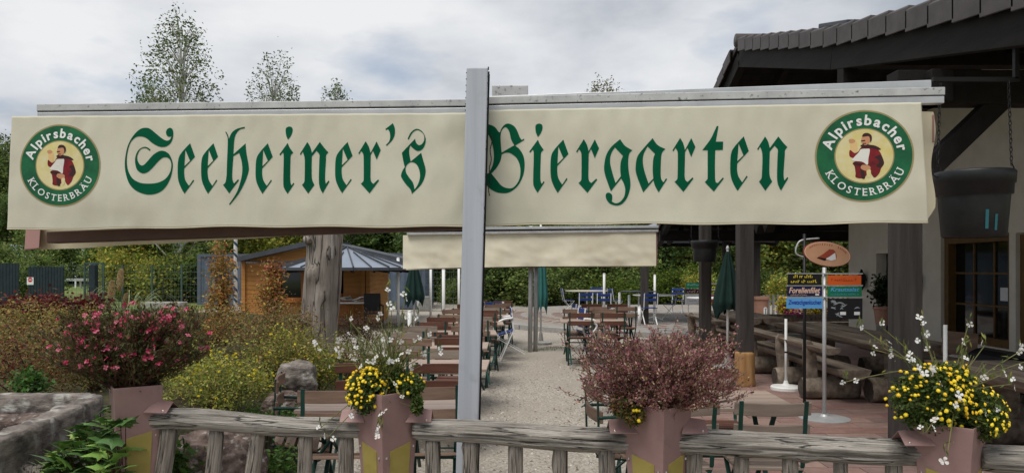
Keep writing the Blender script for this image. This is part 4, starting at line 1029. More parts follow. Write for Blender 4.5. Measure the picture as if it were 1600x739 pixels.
# white gaura helper: few long stems with white flowers
WH = [(.80, .79, .74), (.78, .74, .70), (.82, .82, .80)]
wf = [flower_mesh('flower', 4, .0140, .0062, WH, np.random.default_rng(60 + i), cup=.5) for i in range(4)]
def white_gaura(label, base, tips, seed, fine=40, nfl=(2, 5)):
    rng = np.random.default_rng(seed); t = thing('gaura_plant', label, 'flowering plant', base); B = Vector(base)
    mb = MB(); P = []; D = []
    for (tp, sag) in tips:
        e_ = Vector(tp) - B; s_ = Vector((rng.uniform(-.04, .04), rng.uniform(-.03, .03), 0)); mid = s_.lerp(e_, .5) + Vector((e_.x * -.10, 0, sag))
        sp_ = smooth_path([s_, s_.lerp(mid, .5) + Vector((0, 0, sag * .35)), mid, e_], 5); mb.tube(sp_, [.0031 - .0016 * i / len(sp_) for i in range(len(sp_))], 5, cap=False)
        for _ in range(26):
            x = rng.random() ** 1.3 * (len(sp_) - 2); i = int(x); P.append(sp_[i] + Vector(rng.normal(size=3)) * .010); D.append((sp_[i + 1] - sp_[i]).normalized() + Vector(rng.normal(size=3)) * .5)
        for q in range(int(rng.integers(*nfl))):
            i = len(sp_) - 1 - int(rng.integers(0, max(2, len(sp_) // 4))) if q else len(sp_) - 1
            o = link('flower', wf[int(rng.integers(4))], None, t); o.location = sp_[i] + Vector(rng.normal(size=3)) * .013; o.rotation_euler = (rng.uniform(.6, 1.9), rng.uniform(-.7, .7), rng.uniform(-1.2, 1.2)); s = rng.uniform(.75, 1.15); o.scale = (s, s, s)
        for q in range(5): P.append(sp_[-1] + Vector((rng.normal() * .006, rng.normal() * .006, .008 + .007 * q))); D.append(Vector((0, 0, 1)))
    for _ in range(fine):
        a = rng.uniform(0, 6.28); L = rng.uniform(.05, .16); e_ = Vector((math.cos(a) * L, math.sin(a) * L * .6, rng.uniform(.08, .26)))
        sp_ = smooth_path([Vector((0, 0, 0)), e_ * .5 + Vector((0, 0, .02)), e_], 3); mb.tube(sp_, .0011, 3, cap=False)
        for _ in range(14): x = rng.random() * (len(sp_) - 2); P.append(sp_[int(x)] + Vector(rng.normal(size=3)) * .012); D.append(e_.normalized() + Vector(rng.normal(size=3)) * .5)
    mb.build('stems', 'stem_green', t)
    P = np.array([tuple(p) for p in P]); D = np.array([tuple(p) for p in D])
    link('foliage', leaf_mesh('foliage', P, rng.uniform(.5, 1.3, len(P)) * .03, pal(rng, len(P), [(.10, .14, .03), (.15, .18, .05), (.20, .20, .05), (.08, .11, .03)]), rng, asp=.22, dirs=D), 'leaf', t)
    return t
def mound(label, parts, seed, cols=GREEN, nfl=170, fs=.0072):
    """cushion of small leaves with button flowers: several lobes (x, y, z, rx, ry, rz) in world space"""
    rng = np.random.default_rng(seed); c0 = Vector(parts[0][:3]); t = thing('chrysanthemum_plant', label, 'flowering plant', c0)
    P = []; FP = []
    for (x, y, z, rx, ry, rz, n, nf) in parts:
        d = rng.normal(size=(n, 3)); d /= np.linalg.norm(d, axis=1)[:, None]; r = (.35 + .65 * rng.random(n) ** .5) * rng.uniform(.85, 1.08, n)
        P.append(np.array([x - c0.x, y - c0.y, z - c0.z]) + d * r[:, None] * np.array([rx, ry, rz]))
        d = rng.normal(size=(nf * 2, 3)); d[:, 1] -= .5; d[:, 2] += .25; d /= np.linalg.norm(d, axis=1)[:, None]; d = d[d[:, 2] > -.55][:nf]
        FP.append(np.array([x - c0.x, y - c0.y, z - c0.z]) + d * np.array([rx, ry, rz]) * rng.uniform(.96, 1.10, (len(d), 1)))
    P = np.concatenate(P); FP = np.concatenate(FP)
    link('foliage', leaf_mesh('foliage', P, rng.uniform(.6, 1.4, len(P)) * .019, pal(rng, len(P), cols), rng, asp=.5), 'leaf', t)
    mb = MB()
    for k in range(30):
        e_ = Vector(P[int(rng.integers(len(P)))]); mb.tube([Vector((0, 0, -.04)), e_ * .6, e_], .0015, 4)
    mb.build('stems', 'stem_green', t)
    mes = []
    for q_, mk in enumerate(('petal_yellow', 'petal_yellow', 'petal_gold')):
        rs_ = random.Random(q_ + seed); vs_, fs_ = [(0, 0, .0042)], []
        for k in range(18): a = 2 * math.pi * k / 18; rr = fs * (1.05 if k % 2 else .78) * rs_.uniform(.88, 1.12); vs_.append((rr * math.cos(a), rr * math.sin(a), rs_.uniform(-.002, .0015)))
        for k in range(18): a = 2 * math.pi * k / 18; vs_.append((fs * .5 * math.cos(a), fs * .5 * math.sin(a), .0036))
        for k in range(18): fs_ += [(1 + k, 1 + (k + 1) % 18, 19 + (k + 1) % 18, 19 + k), (0, 19 + k, 19 + (k + 1) % 18)]
        me = MB().add(vs_, fs_).mesh('flower'); me.materials.append(MT[mk]); mes.append(me)
    for q in FP[:290]:
        o = link('flower', mes[int(rng.integers(3))], None, t); o.location = q; n_v = Vector(q) + Vector((0, -.15, .1)); o.rotation_euler = Vector((0, 0, 1)).rotation_difference(n_v.normalized()).to_euler(); s = rng.uniform(.55, 1.25); o.scale = (s, s, s * rng.uniform(.7, 1.5))
    return t
def pt(u, v, d): return tuple(at(u, v, d))
y2 = PL[1].y
mound('yellow button flower cushion hanging over the planter left of the post', [(*pt(573, 612, y2 - .06), .088, .08, .10, 1900, 125), (*pt(640, 603, y2 - .03), .065, .08, .055, 1300, 22), (*pt(652, 632, y2 - .09), .030, .03, .045, 420, 0), (*pt(605, 592, y2), .10, .09, .06, 1400, 26)], 51, nfl=150)
tips = [(pt(606, 452, y2 - .02), .02), (pt(592, 492, y2 + .05), .02), (pt(612, 486, y2), .02), (pt(575, 512, y2 - .1), .03), (pt(550, 520, y2 + .02), .04), (pt(524, 536, y2 - .03), .06), (pt(502, 545, y2 + .05), .07), (pt(487, 532, y2 - .04), .08), (pt(545, 548, y2 - .08), .03), (pt(562, 530, y2 + .1), .03),
        (pt(634, 462, y2 + .04), .02), (pt(653, 490, y2 - .04), .03), (pt(668, 525, y2), .05), (pt(688, 547, y2 + .03), .06), (pt(606, 560, y2 - .1), .02), (pt(620, 565, y2 - .12), .02), (pt(588, 545, y2 - .12), .02), (pt(636, 548, y2 - .08), .03), (pt(603, 530, y2 - .1), .02), (pt(575, 560, y2 - .12), .03),
        (pt(515, 572, y2 - .05), .06), (pt(533, 560, y2 - .06), .05), (pt(596, 672, y2 - .17), .09), (pt(592, 668, y2 - .17), .10), (pt(510, 685, y2 - .19), .07), (pt(501, 668, y2 - .15), .06), (pt(630, 625, y2 - .16), .08), (pt(545, 500, y2 + .08), .03), (pt(632, 500, y2), .02), (pt(560, 575, y2 - .1), .03), (pt(655, 560, y2 - .05), .03)]
white_gaura('loose white flowering plant on long stems in the planter left of the post', PL[1] + Vector((0, 0, -.02)), tips, 52, fine=110, nfl=(1, 4))
# 3: purple brown bush
y3 = PL[2].y
t3, st3, _ = bushy('barberry_bush', 'dense purple brown twiggy bush in the planter right of the post', PL[2] + Vector((-.01, 0, -.02)), 330, .33, .335, [(.30, .11, .135), (.37, .17, .175), (.21, .10, .095), (.47, .34, .24), (.22, .16, .08)], 26000, .0115, 53, 'stem_red', cat='shrub', asp=.6, tipbias=.18, hvar=(.12, 1.0), twigs=4, flat=.12)
mound('drooping green cushion with a few yellow flowers under the purple bush', [(*pt(975, 632, y3 - .06), .062, .06, .055, 1100, 5), (*pt(990, 648, y3 - .09), .045, .04, .045, 700, 6)], 54, cols=OLIVE + GREEN + BROWN)
# 4: yellow mound and white gaura at the right
y4 = PL[3].y
mound('large cushion of yellow button flowers in the right hand planter', [(*pt(1452, 625, y4 - .03), .140, .11, .125, 3600, 120), (*pt(1528, 648, y4 - .05), .100, .09, .105, 2200, 95), (*pt(1478, 590, y4), .10, .09, .06, 1300, 45)], 55)
tips = [(pt(1322, 596, y4 + .1), .12), (pt(1344, 512, y4 + .15), .05), (pt(1379, 512, y4 + .05), .03), (pt(1381, 544, y4), .05), (pt(1438, 500, y4 + .08), .03), (pt(1443, 530, y4), .03), (pt(1513, 507, y4 - .02), .02), (pt(1511, 541, y4), .02), (pt(1539, 539, y4 + .05), .02), (pt(1505, 558, y4 - .08), .02), (pt(1432, 572, y4 - .1), .03), (pt(1453, 587, y4 - .1), .02), (pt(1460, 580, y4 - .12), .02),
        (pt(1566, 585, y4 - .05), .04), (pt(1534, 588, y4), .03), (pt(1595, 548, y4), .04), (pt(1580, 600, y4 - .06), .05), (pt(1498, 620, y4 - .16), .03), (pt(1446, 676, y4 - .2), .08), (pt(1480, 711, y4 - .2), .10), (pt(1615, 560, y4), .04), (pt(1362, 545, y4 + .1), .08), (pt(1412, 549, y4), .03), (pt(1550, 640, y4 - .1), .05)]
white_gaura('sprawling white flowering stems in the right hand planter', PL[3] + Vector((0, 0, 0)), tips, 56, fine=36, nfl=(1, 4))

# vine with lobed leaves at the first planter
def lobed(name, rng, s):
    prof = [(0, -.05), (.28, -.18), (.50, -.02), (.34, .18), (.58, .42), (.30, .46), (.16, .62), (0, 1.0), (-.16, .62), (-.30, .46), (-.58, .42), (-.34, .18), (-.50, -.02), (-.28, -.18)]
    vs = [(0, .22, 0)] + [(x * s * rng.uniform(.9, 1.1), y * s * rng.uniform(.92, 1.08), (-.22 * abs(x) - .12 * max(0, y - .4)) * s) for x, y in prof]
    vs[0] = (0, .22 * s, .02 * s); n = len(prof)
    me = bpy.data.meshes.new(name); me.from_pydata(vs, [], [(0, 1 + i, 1 + (i + 1) % n) for i in range(n)]); me.update(); return me
vm = [mat('vine_%d' % i, c, tuple(min(1, x * 1.5) for x in c), scale=25, rough=.42, bump=.2, spec=.4) for i, c in enumerate([(.10, .20, .04), (.16, .28, .06), (.055, .115, .032), (.24, .32, .06)])]
rng = np.random.default_rng(71); lm = []
for i in range(8): me = lobed('leaf', rng, .070 + .014 * (i % 3)); me.materials.append(vm[[0, 1, 2, 1, 0, 2, 3, 1][i]]); lm.append(me)
vt = thing('maple_leaved_vine', 'lush green vine with lobed leaves climbing round the first planter', 'vine', (gx(160, 3.5), 3.5, .35)); VO = Vector(vt.location)
mb = MB()
for k in range(230):
    a = rng.random()
    if k < 170: u = rng.uniform(70, 215); v = rng.uniform(max(632, 742 - (u - 50) * .95), 745); d = 3.40 + .22 * rng.random() - (.12 if v > 690 else 0)
    elif k < 205: u = rng.normal(172, 12); v = rng.uniform(650, 742); d = 3.20 + rng.uniform(-.02, .05)
    else: u = rng.uniform(60, 175); v = rng.uniform(max(632, 742 - (u - 50) * .95), 742); d = 3.45
    p = at(u, v, d) - VO
    o = link('leaf', lm[int(rng.integers(8))], None, vt); o.location = p; o.rotation_euler = (rng.uniform(.0, .75), rng.uniform(-.5, .5), rng.uniform(2.0, 4.3)); s = rng.uniform(.7, 1.15); o.scale = (s, s, s)
    if k % 2 == 0: mb.tube([p, p * .6 + Vector((.02, .05, -.06)), Vector((.05, .12, -.3))], [.0018, .0025, .004], 4, cap=False)
mb.build('stems', 'stem_red', vt)

# ================================================================== RESTAURANT WITH TIMBER PORCH
GX = 3.42                                           # plane of the gable verge
PROF = [(3.9, 3.36), (7.95, 4.24), (11.2, 5.16), (17.6, 2.52)]   # top of the roof: distance, height
def roof_z(y):
    for (a, za), (b, zb) in zip(PROF, PROF[1:]):
        if a <= y <= b: return za + (zb - za) * (y - a) / (b - a)
    return PROF[0][1] if y < PROF[0][0] else PROF[-1][1]
bld = thing('restaurant_building', 'cream restaurant with dark timber porch and tiled roof on the right', 'building', (7.2, 10, 0)); BO = Vector((7.2, 10, 0))
def br(v): return Vector(v) - BO
roof = thing('roof', '', ''); 
for k_ in ('label', 'category'): del roof[k_]
roof.parent = bld
for (ya, za), (yb, zb) in zip(PROF, PROF[1:]):
    mb = MB(); x0, x1 = GX + .02, 13.5
    vs = [br(p) for p in ((x0, ya, za - .10), (x1, ya, za - .10), (x1, yb, zb - .10), (x0, yb, zb - .10), (x0, ya, za - .02), (x1, ya, za - .02), (x1, yb, zb - .02), (x0, yb, zb - .02))]
    mb.add(vs, [(0, 3, 2, 1), (4, 5, 6, 7), (0, 1, 5, 4), (1, 2, 6, 5), (2, 3, 7, 6), (3, 0, 4, 7)]); mb.build('roof_slope', 'roof_tile', roof)
    # soffit boarding
    mb = MB(); n = int((yb - ya) / .16)
    for k in range(n):
        t0, t1 = k / n, (k + .94) / n; y0, y1 = ya + (yb - ya) * t0, ya + (yb - ya) * t1; z0, z1 = za + (zb - za) * t0 - .104, za + (zb - za) * t1 - .104
        mb.add([br(p) for p in ((x0, y0, z0 - .02), (x1, y0, z0 - .02), (x1, y1, z1 - .02), (x0, y1, z1 - .02), (x0, y0, z0), (x1, y0, z0), (x1, y1, z1), (x0, y1, z1))], [(0, 3, 2, 1), (4, 5, 6, 7), (0, 1, 5, 4), (1, 2, 6, 5), (2, 3, 7, 6), (3, 0, 4, 7)])
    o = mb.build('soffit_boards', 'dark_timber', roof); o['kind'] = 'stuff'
# verge tiles along the gable edge, each overlapping the next lower one
def verge(ya, yb, gauge=.335):
    n = int(abs(yb - ya) / gauge); sg = 1 if yb > ya else -1
    for k in range(n):
        y0 = ya + sg * k * gauge; y1 = y0 + sg * (gauge + .03); z0, z1 = roof_z(y0), roof_z(min(max(y1, 3.9), 17.6))
        lift = .026
        a0, a1 = z0 + lift, z1 - .004          # lower end lifted, upper end tucked in
        w0, w1 = GX - .045, GX + .20
        h = .205
        vs = [br(p) for p in ((w0, y0, a0 - h), (w0 + .02, y0, a0 - h), (w0, y1, a1 - h), (w0 + .02, y1, a1 - h), (w0, y0, a0 - .02), (w0 + .02, y0, a0), (w0, y1, a1 - .02), (w0 + .02, y1, a1), (w1, y0, a0 - .02), (w1, y1, a1 - .02), (w1, y0, a0 - .04), (w1, y1, a1 - .04), (w0 + .02, y0, a0 - .03), (w0 + .02, y1, a1 - .03))]
        fs = [(0, 2, 6, 4), (4, 6, 7, 5), (5, 7, 9, 8), (1, 12, 13, 3), (0, 1, 3, 2), (0, 4, 5, 12, 1), (2, 3, 13, 7, 6), (8, 9, 11, 10), (12, 10, 11, 13), (5, 8, 10, 12), (7, 13, 11, 9)]
        if sg < 0: fs = [tuple(reversed(f)) for f in fs]
        MB().add(vs, fs).build('verge_tile', 'roof_tile', roof, bevel=.006)
verge(3.95, 11.1); verge(17.5, 11.3)
MB().tube([br((GX - .02, 11.2, 5.12)), br((13.5, 11.2, 5.12))], .10, 12).build('ridge_tiles', 'roof_tile', roof, smooth=True)
MB().box(br((GX + .35, 8.1, 4.34)), (.5, .75, .05), Matrix.Rotation(.26, 3, 'X')).build('roof_vent', 'sheet_roof_dark', roof, bevel=.01)
# barge rafters, king post, tie beam, purlins, rafters
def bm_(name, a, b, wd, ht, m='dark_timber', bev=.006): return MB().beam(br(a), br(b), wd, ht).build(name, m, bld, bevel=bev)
BX = GX + .09
bm_('barge_rafter', (BX, 3.9, 3.36 - .30), (BX, 7.95, 4.24 - .31), .12, .26)
bm_('barge_rafter', (BX, 7.95, 4.24 - .31), (BX, 11.2, 5.16 - .31), .12, .26)
bm_('barge_rafter', (BX, 11.2, 5.16 - .31), (BX, 17.6, 2.52 - .24), .12, .22)
bm_('king_post', (BX + .02, 7.75, 2.9), (BX + .02, 7.75, 3.95), .15, .15)
bm_('tie_beam', (BX, 6.0, 3.15), (BX, 15.4, 3.15), .18, .26)
for y in (4.3, 7.9, 11.2, 14.4): bm_('purlin', (GX + .16, y, roof_z(y) - .30), (13.2, y, roof_z(y) - .30), .18, .24)
for x in (4.3, 5.3, 6.3, 8.3, 9.3):
    for (ya, za), (yb, zb) in zip(PROF, PROF[1:]): bm_('rafter', (x, ya, za - .20), (x, yb, zb - .20), .09, .15, bev=0)
for x in (3.9, 4.9, 5.9, 6.9, 7.9): bm_('eave_bracket', (x, 16.9, 2.60), (x, 17.3, 2.36), .08, .10, bev=0)
bm_('eave_beam', (GX, 17.1, 2.40), (13, 17.1, 2.40), .20, .22); bm_('eave_rail', (3.2, 16.9, 2.50), (13, 16.9, 2.62), .05, .05, bev=0)
bm_('brace', (3.35, 6.2, 2.34), (4.12, 6.2, 3.08), .12, .17); bm_('brace', (BX, 10.35, 2.2), (BX, 11.2, 2.85), .12, .15); bm_('brace', (BX, 10.1, 2.2), (BX, 9.3, 2.85), .12, .15)
bm_('cross_tie', (3.2, 6.2, 3.16), (13, 6.2, 3.16), .18, .28); pass
pass
PIL = [(3.31, 6.2, .195), (3.24, 10.25, .20), (3.41, 13.0, .18)]
for i, (x, y, wv) in enumerate(PIL):
    z0 = .02 if i != 1 else .50
    bm_('pillar', (x, y, z0), (x, y, 3.02), wv, wv, 'pillar_timber', .008)
# wall with opening for the window
WX = 7.2
def wallpart(y0, y1, z0, z1, x=WX, th=.35, m='render_wall', name='wall'):
    return MB().box(br((x + th / 2, (y0 + y1) / 2, (z0 + z1) / 2)), (th, y1 - y0, z1 - z0)).build(name, m, bld)
W0, W1, WZ0, WZ1 = 10.66, 12.36, .48, 2.18
D0, D1 = 8.7, 10.52
wallpart(12.36, 13.9, 0, 4.7); wallpart(14.55, 15.5, 0, 4.7); wallpart(13.9, 14.55, 1.95, 4.7)
wallpart(W0, W1, 0, WZ0); wallpart(W0, W1, WZ1, 4.7); wallpart(D1, W0, 0, 4.7); wallpart(D0, D1, 2.16, 4.35); wallpart(6.1, D0, 0, 3.75)
MB().box(br((9.2, 15.5 - .002 + .175, 1.6)), (3.9, .35, 3.2)).build('wall', 'render_wall', bld)
MB().box(br((WX + .22, 14.22, .98)), (.05, .64, 1.93)).build('door', 'dark_timber', bld)
MB().box(br((WX + .9, 11.5, 1.3)), (1.0, 1.9, 2.4)).build('room_interior', 'dark_interior', bld)
win = MB().box(br((WX + .20, (W0 + W1) / 2, (WZ0 + WZ1) / 2)), (.012, W1 - W0 - .1, WZ1 - WZ0 - .1)).build('window', 'glass_dark', bld)
fr = MB(); cx = WX + .12
for a, b in (((W0 + .05, WZ0), (W0 + .05, WZ1)), ((W1 - .07, WZ0), (W1 - .07, WZ1))): fr.box(br((cx, a[0], (WZ0 + WZ1) / 2)), (.14, .11, WZ1 - WZ0))
for z in (WZ0 + .06, WZ1 - .06): fr.box(br((cx + .002, (W0 + W1) / 2, z)), (.13, W1 - W0 - .14, .12))
fr.build('frame', 'window_wood', win, bevel=.006)
for k in (1, 2):
    y = W0 + .1 + (W1 - W0 - .22) * k / 3; MB().box(br((WX + .185, y, (WZ0 + WZ1) / 2)), (.03, .032, WZ1 - WZ0 - .2)).build('glazing_bar', 'window_wood', win)
    z = WZ0 + .1 + (WZ1 - WZ0 - .2) * k / 3; MB().box(br((WX + .183, (W0 + W1) / 2, z)), (.03, W1 - W0 - .22, .032)).build('glazing_bar', 'window_wood', win)
MB().box(br((WX + .165, 10.98, 1.27)), (.004, .24, .20)).build('notice', 'paper_white', win)
door = MB().box(br((WX + .20, (D0 + D1) / 2, 1.07)), (.012, D1 - D0 - .1, 2.1)).build('glass_door', 'glass_dark', bld)
fr = MB()
for y in (D0 + .05, D1 - .05): fr.box(br((cx, y, 1.08)), (.12, .10, 2.12))
fr.box(br((cx, (D0 + D1) / 2, 2.09)), (.12, D1 - D0 - .2, .10)); fr.build('frame', 'window_wood', door, bevel=.005)
# bull's-eye wall lamps
for y, lb in ((14.95, 'lamp'), (12.95, 'lamp')):
    b = MB(); b.lathe(br((WX - .10, y, gz(437, 15))), [(.02, -.21), (.07, -.12), (.085, 0), (.08, .10), (.03, .16), (.02, .21)], 10); lo = b.build('wall_lamp', 'iron', bld, smooth=True)
    MB().box(br((WX - .20, y, gz(437, 15) - .02)), (.03, .07, .10)).build('lamp_glass', 'brass', lo); MB().box(br((WX - .03, y, gz(437, 15))), (.06, .03, .03)).build('lamp_arm', 'iron', lo)

# wooden stump under the second pillar
mb = MB(); rs = random.Random(2); vs, fs = log_mesh((0, 0, 0), (0, 0, .49), .148, .140, 5, n=30, crack=.004, wob=.002, knots=0)
o = MB().add(vs, fs).build('pillar_stump', 'stump', smooth=False); o.location = (3.24, 10.25, .012)
for p in o.data.polygons: p.use_smooth = abs(p.normal.z) < .8
tag(o, 'peeled orange log stump carrying the second porch pillar', 'stump')

# hanging pots on chains
def hanging_pot(label, u, vtop, d, r, h, zhook, prints):
    c = at(u, vtop, d); t = thing('hanging_pot', label, 'pot', (c.x, c.y, c.z - h))
    prof = [(r * .74, 0), (r * .78, .01), (r * .86, h * .60), (r * .87, h * .64), (r * .93, h * .65), (r * .94, h * .80), (r * .98, h * .81), (r, h * .97), (r * .97, h), (r * .92, h), (r * .88, h * .85)]
    MB().lathe((0, 0, 0), prof, 40, cap=False).build('bucket', 'black_plastic', t, smooth=True)
    MB().lathe((0, 0, 0), [(r * .74, .003), (.001, .003)], 40, cap=False).build('base', 'black_plastic', t)
    MB().lathe((0, 0, h * .86), [(r * .88, 0), (.001, .03)], 30, cap=False).build('soil', 'soil', t)
    for k in range(2):
        a = R(-6) + k * R(186); p = Vector((math.cos(a) * r * .98, math.sin(a) * r * .98, h * .98)); top = Vector((math.cos(a) * r * .9, math.sin(a) * r * .9, zhook - (c.z - h)))
        mb = MB(); n = int((top - p).length / .034)
        mb.tube(smooth_path([p + Vector((0, 0, -.03)), p + Vector((.022, 0, -.015)), p + Vector((.018, 0, .03)), p + Vector((0, 0, .07))], 4), .005, 6)
        mb.tube(smooth_path([p + Vector((0, 0, -.03)), p + Vector((-.03, 0, -.01)), p + Vector((-.034, 0, .03))], 4), .005, 6)
        for i in range(n):
            q = (p + Vector((0, 0, .07))).lerp(top, i / n)
            mb.tube([q + Vector((math.cos(x) * .009 * (i % 2), math.cos(x) * .009 * ((i + 1) % 2), math.sin(x) * .024)) for x in [j * math.pi / 3 for j in range(6)]], .0032, 4, closed=True)
        mb.build('chain', 'iron', t)
    if prints:
        for a0, a1, z0, z1 in prints:
            vs = []
            for z in (z0, z1):
                rr = r * (.78 + .08 * (z / (h * .6))) + .002
                for q in range(5): a = a0 + (a1 - a0) * q / 4; vs.append((rr * math.cos(a), rr * math.sin(a), z))
            MB().add(vs, [(q, q + 1, q + 6, q + 5) for q in range(4)]).build('faded_print', 'teal_print', t)
    return t
hanging_pot('large black hanging pot with faded teal marks, right of the awning', 1521, 269, 5.2, 258e-3, .46, 2.98, [(R(-103), R(-97.5), .05, .18), (R(-86), R(-81), .04, .15)])
hanging_pot('small looking black hanging pot before the third porch pillar', 1101, 376, 12.55, .235, .36, 3.02, None)

bm_('pot_hanger', (2.97, 5.2, 2.985), (3.58, 5.2, 2.985), .03, .03, 'iron', 0); bm_('pot_hanger', (3.56, 5.2, 2.99), (3.56, 5.2, 3.30), .03, .03, 'iron', 0); bm_('pot_hanger', (3.0, 12.55, 3.05), (3.6, 12.55, 3.05), .06, .06)
# ================================================================== LOG BENCHES AND TABLES UNDER THE PORCH
def half_log(name, a, b, r, seed, parent, org, flat_up=True, m='log_furniture'):
    """half-round beam with its flat side up, running from a to b"""
    a, b = Vector(a) - org, Vector(b) - org; d = (b - a).normalized(); x = d.cross(Vector((0, 0, 1))).normalized(); n = 12; rings = 16; vs, fs = [], []
    for i in range(rings + 1):
        c = a.lerp(b, i / rings)
        for k in range(n + 1):
            an = math.pi * k / n; q = r * (1 + .06 * noise.noise((i * .5, k * .6, seed)))
            vs.append(c + x * math.cos(an) * q - Vector((0, 0, 1)) * math.sin(an) * q * .62 + Vector((0, 0, .006 * noise.noise((i * .7, k, seed + 3)))))
    for i in range(rings):
        for k in range(n): p = i * (n + 1) + k; fs.append((p, p + 1, p + n + 2, p + n + 1))
        p = i * (n + 1); fs.append((p, p + n + 1, p + 2 * n + 1, p + n))
    fs += [tuple(range(n, -1, -1)), tuple(rings * (n + 1) + k for k in range(n + 1))]
    return MB().add(vs, fs).build(name, m, parent, smooth=False)
def foot_log(parent, org, x0, x1, y, r, seed):
    vs, fs = log_mesh((x0, y, r + .02), (x1, y, r + .02), r, r * .96, seed, n=24, crack=.004, step=.05)
    o = MB().add([v - org for v in vs], fs).build('foot_log', 'log_furniture', parent, smooth=False)
    o.data.materials.append(MT['log_end']); o.data.polygons[-1].material_index = 1; o.data.polygons[-2].material_index = 1
    for p in list(o.data.polygons)[:-2]: p.use_smooth = True
def log_bench(label, x, y0, y1, feet, back=True, side=-1):
    org = Vector((x, (y0 + y1) / 2, 0)); t = thing('log_bench', label, 'bench', org, 0, 'rustic log benches under the porch')
    for i, y in enumerate(feet):
        foot_log(t, org, x - .34, x + .36, y, .135, 100 + i)
        if back:
            mb = MB(); n = 12; vs = []
            for tck in (-.03, .03):
                vs += [Vector((x - .22 + side * .0 - .20 * (z / .72) * .35 + dx, y + tck, .27 + z)) - org for dx, z in [(.07, 0), (.085, .25), (.07, .42), (.03, .48), (-.02, .48), (-.06, .42), (-.075, .25), (-.07, 0)]]
            mb.add(vs, [tuple(range(7, -1, -1)), tuple(range(8, 16))] + [(k, (k + 1) % 8, 8 + (k + 1) % 8, 8 + k) for k in range(8)]); mb.build('back_support', 'log_furniture', t)
    half_log('seat', (x + .12, y0, .44), (x + .12, y1, .44), .20, 5, t, org)
    if back: bb = half_log('backrest', (x - .17, y0, .70), (x - .17, y1, .70), .13, 9, t, org)
    return t
def log_table(label, x, y0, y1, feet, wv=.42):
    org = Vector((x, (y0 + y1) / 2, 0)); t = thing('log_table', label, 'table', org, 0, 'rustic log tables under the porch')
    for i, y in enumerate(feet):
        foot_log(t, org, x - .42, x + .42, y, .15, 200 + i); MB().box(Vector((x, y, .46)) - org, (.40, .16, .36)).build('leg', 'log_furniture', t, bevel=.02)
    half_log('top_plank', (x - wv * .27, y0, .76), (x - wv * .27, y1, .76), wv * .262, 15, t, org); half_log('top_plank', (x + wv * .27, y0 + .05, .765), (x + wv * .27, y1 - .06, .765), wv * .262, 19, t, org)
    return t
log_bench('log bench with three upright back slabs beside the sign stand', 3.98, 8.8, 12.4, (9.25, 10.2, 11.5))
log_table('long log table behind the bench nearest the sign stand', 4.78, 8.5, 12.2, (9.0, 11.4), .80)
log_bench('log bench on the wall side of the long log table', 5.75, 8.6, 12.2, (9.2, 11.4), False)
log_table('log table in the far part of the porch by the flower trough', 4.5, 13.2, 15.8, (13.6, 15.3), .80)
log_bench('log bench in front of the far porch table', 3.95, 13.2, 15.6, (13.7, 15.2))
log_table('thick log table at the right edge behind the yellow flowers', 4.45, 4.9, 7.2, (5.3, 6.8), .80)
log_bench('log bench under the window at the right edge', 5.45, 5.2, 8.0, (5.6, 7.5), True)
# curved dark seat shell, board and white stand behind the yellow flowers
t = thing('dark_chair', 'dark rounded armchair under the window behind the yellow flowers', 'chair', (gx(1560, 7.6), 7.6, .02))
vs, fs = [], []
for i in range(13):
    a = R(180) * i / 12
    for y in (-.25, .25): vs.append((.30 * math.cos(a), y, .40 + .40 * math.sin(a))); 
    for y in (.25, -.25): vs.append((.25 * math.cos(a), y, .38 + .36 * math.sin(a)))
for i in range(12):
    for k in range(4): fs.append((i * 4 + k, i * 4 + (k + 1) % 4, i * 4 + 4 + (k + 1) % 4, i * 4 + 4 + k))
MB().add(vs, fs).build('shell', 'sign_black', t, smooth=False, bevel=.01); MB().box((0, 0, .40), (.52, .48, .07)).build('seat', 'black_plastic', t, bevel=.02)
for sx in (-.2, .2):
    for sy in (-.18, .18): MB().beam((sx, sy, 0), (sx, sy, .38), .04, .04, (0, 1, 0)).build('leg', 'iron', t)
t = thing('wooden_chair', 'brown wooden chair with a broad back below the window frame', 'chair', (gx(1500, 8.4), 8.4, .02), R(12))
MB().box((0, 0, .78), (.46, .03, .26), Matrix.Rotation(.1, 3, 'Y')).build('backrest', 'wood_slat', t, bevel=.008); MB().box((0, .2, .44), (.44, .42, .04)).build('seat', 'wood_slat', t, bevel=.008)
for sx in (-.19, .19):
    MB().beam((sx, 0, 0), (sx, 0, .7), .04, .04, (0, 1, 0)).build('leg', 'wood_slat', t); MB().beam((sx, .38, 0), (sx, .38, .43), .04, .04, (0, 1, 0)).build('leg', 'wood_slat', t)

# parasol stands: round white foot and short pole
def parasol_stand(label, u, vbase, h, base=True, d=None, r=.2, group='white parasol stands', z0=None):
    d = d or EYE * F / (vbase - HOR); z0 = 0.0 if z0 is None else z0; x = gx(u, d)
    t = thing('parasol_stand', label, 'parasol stand', (x, d, z0), 0, group)
    if base: MB().lathe((0, 0, 0), [(r, .0), (r, .035), (r * .92, .05), (.06, .062), (.035, .08), (.024, .12)], 28).build('foot', 'white_metal', t, smooth=False)
    MB().tube([(0, 0, .02), (0, 0, h)], .018, 12).build('pole', 'white_metal', t, smooth=True)
    if base: MB().tube([(0, 0, h * .52), (0, 0, h * .54)], .021, 12).build('clamp', 'iron', t)
    return t
parasol_stand('white parasol stand with round foot standing on the paving by the sign stand', 1228, 611, .95, z0=.026)
parasol_stand('white parasol pole rising behind the yellow flowers at the right', 1477, 0, 1.10, d=6.9, z0=.026)
parasol_stand('white parasol tube beside the first porch table far end', 1196, 0, .85, d=14.6, z0=.026, base=False)

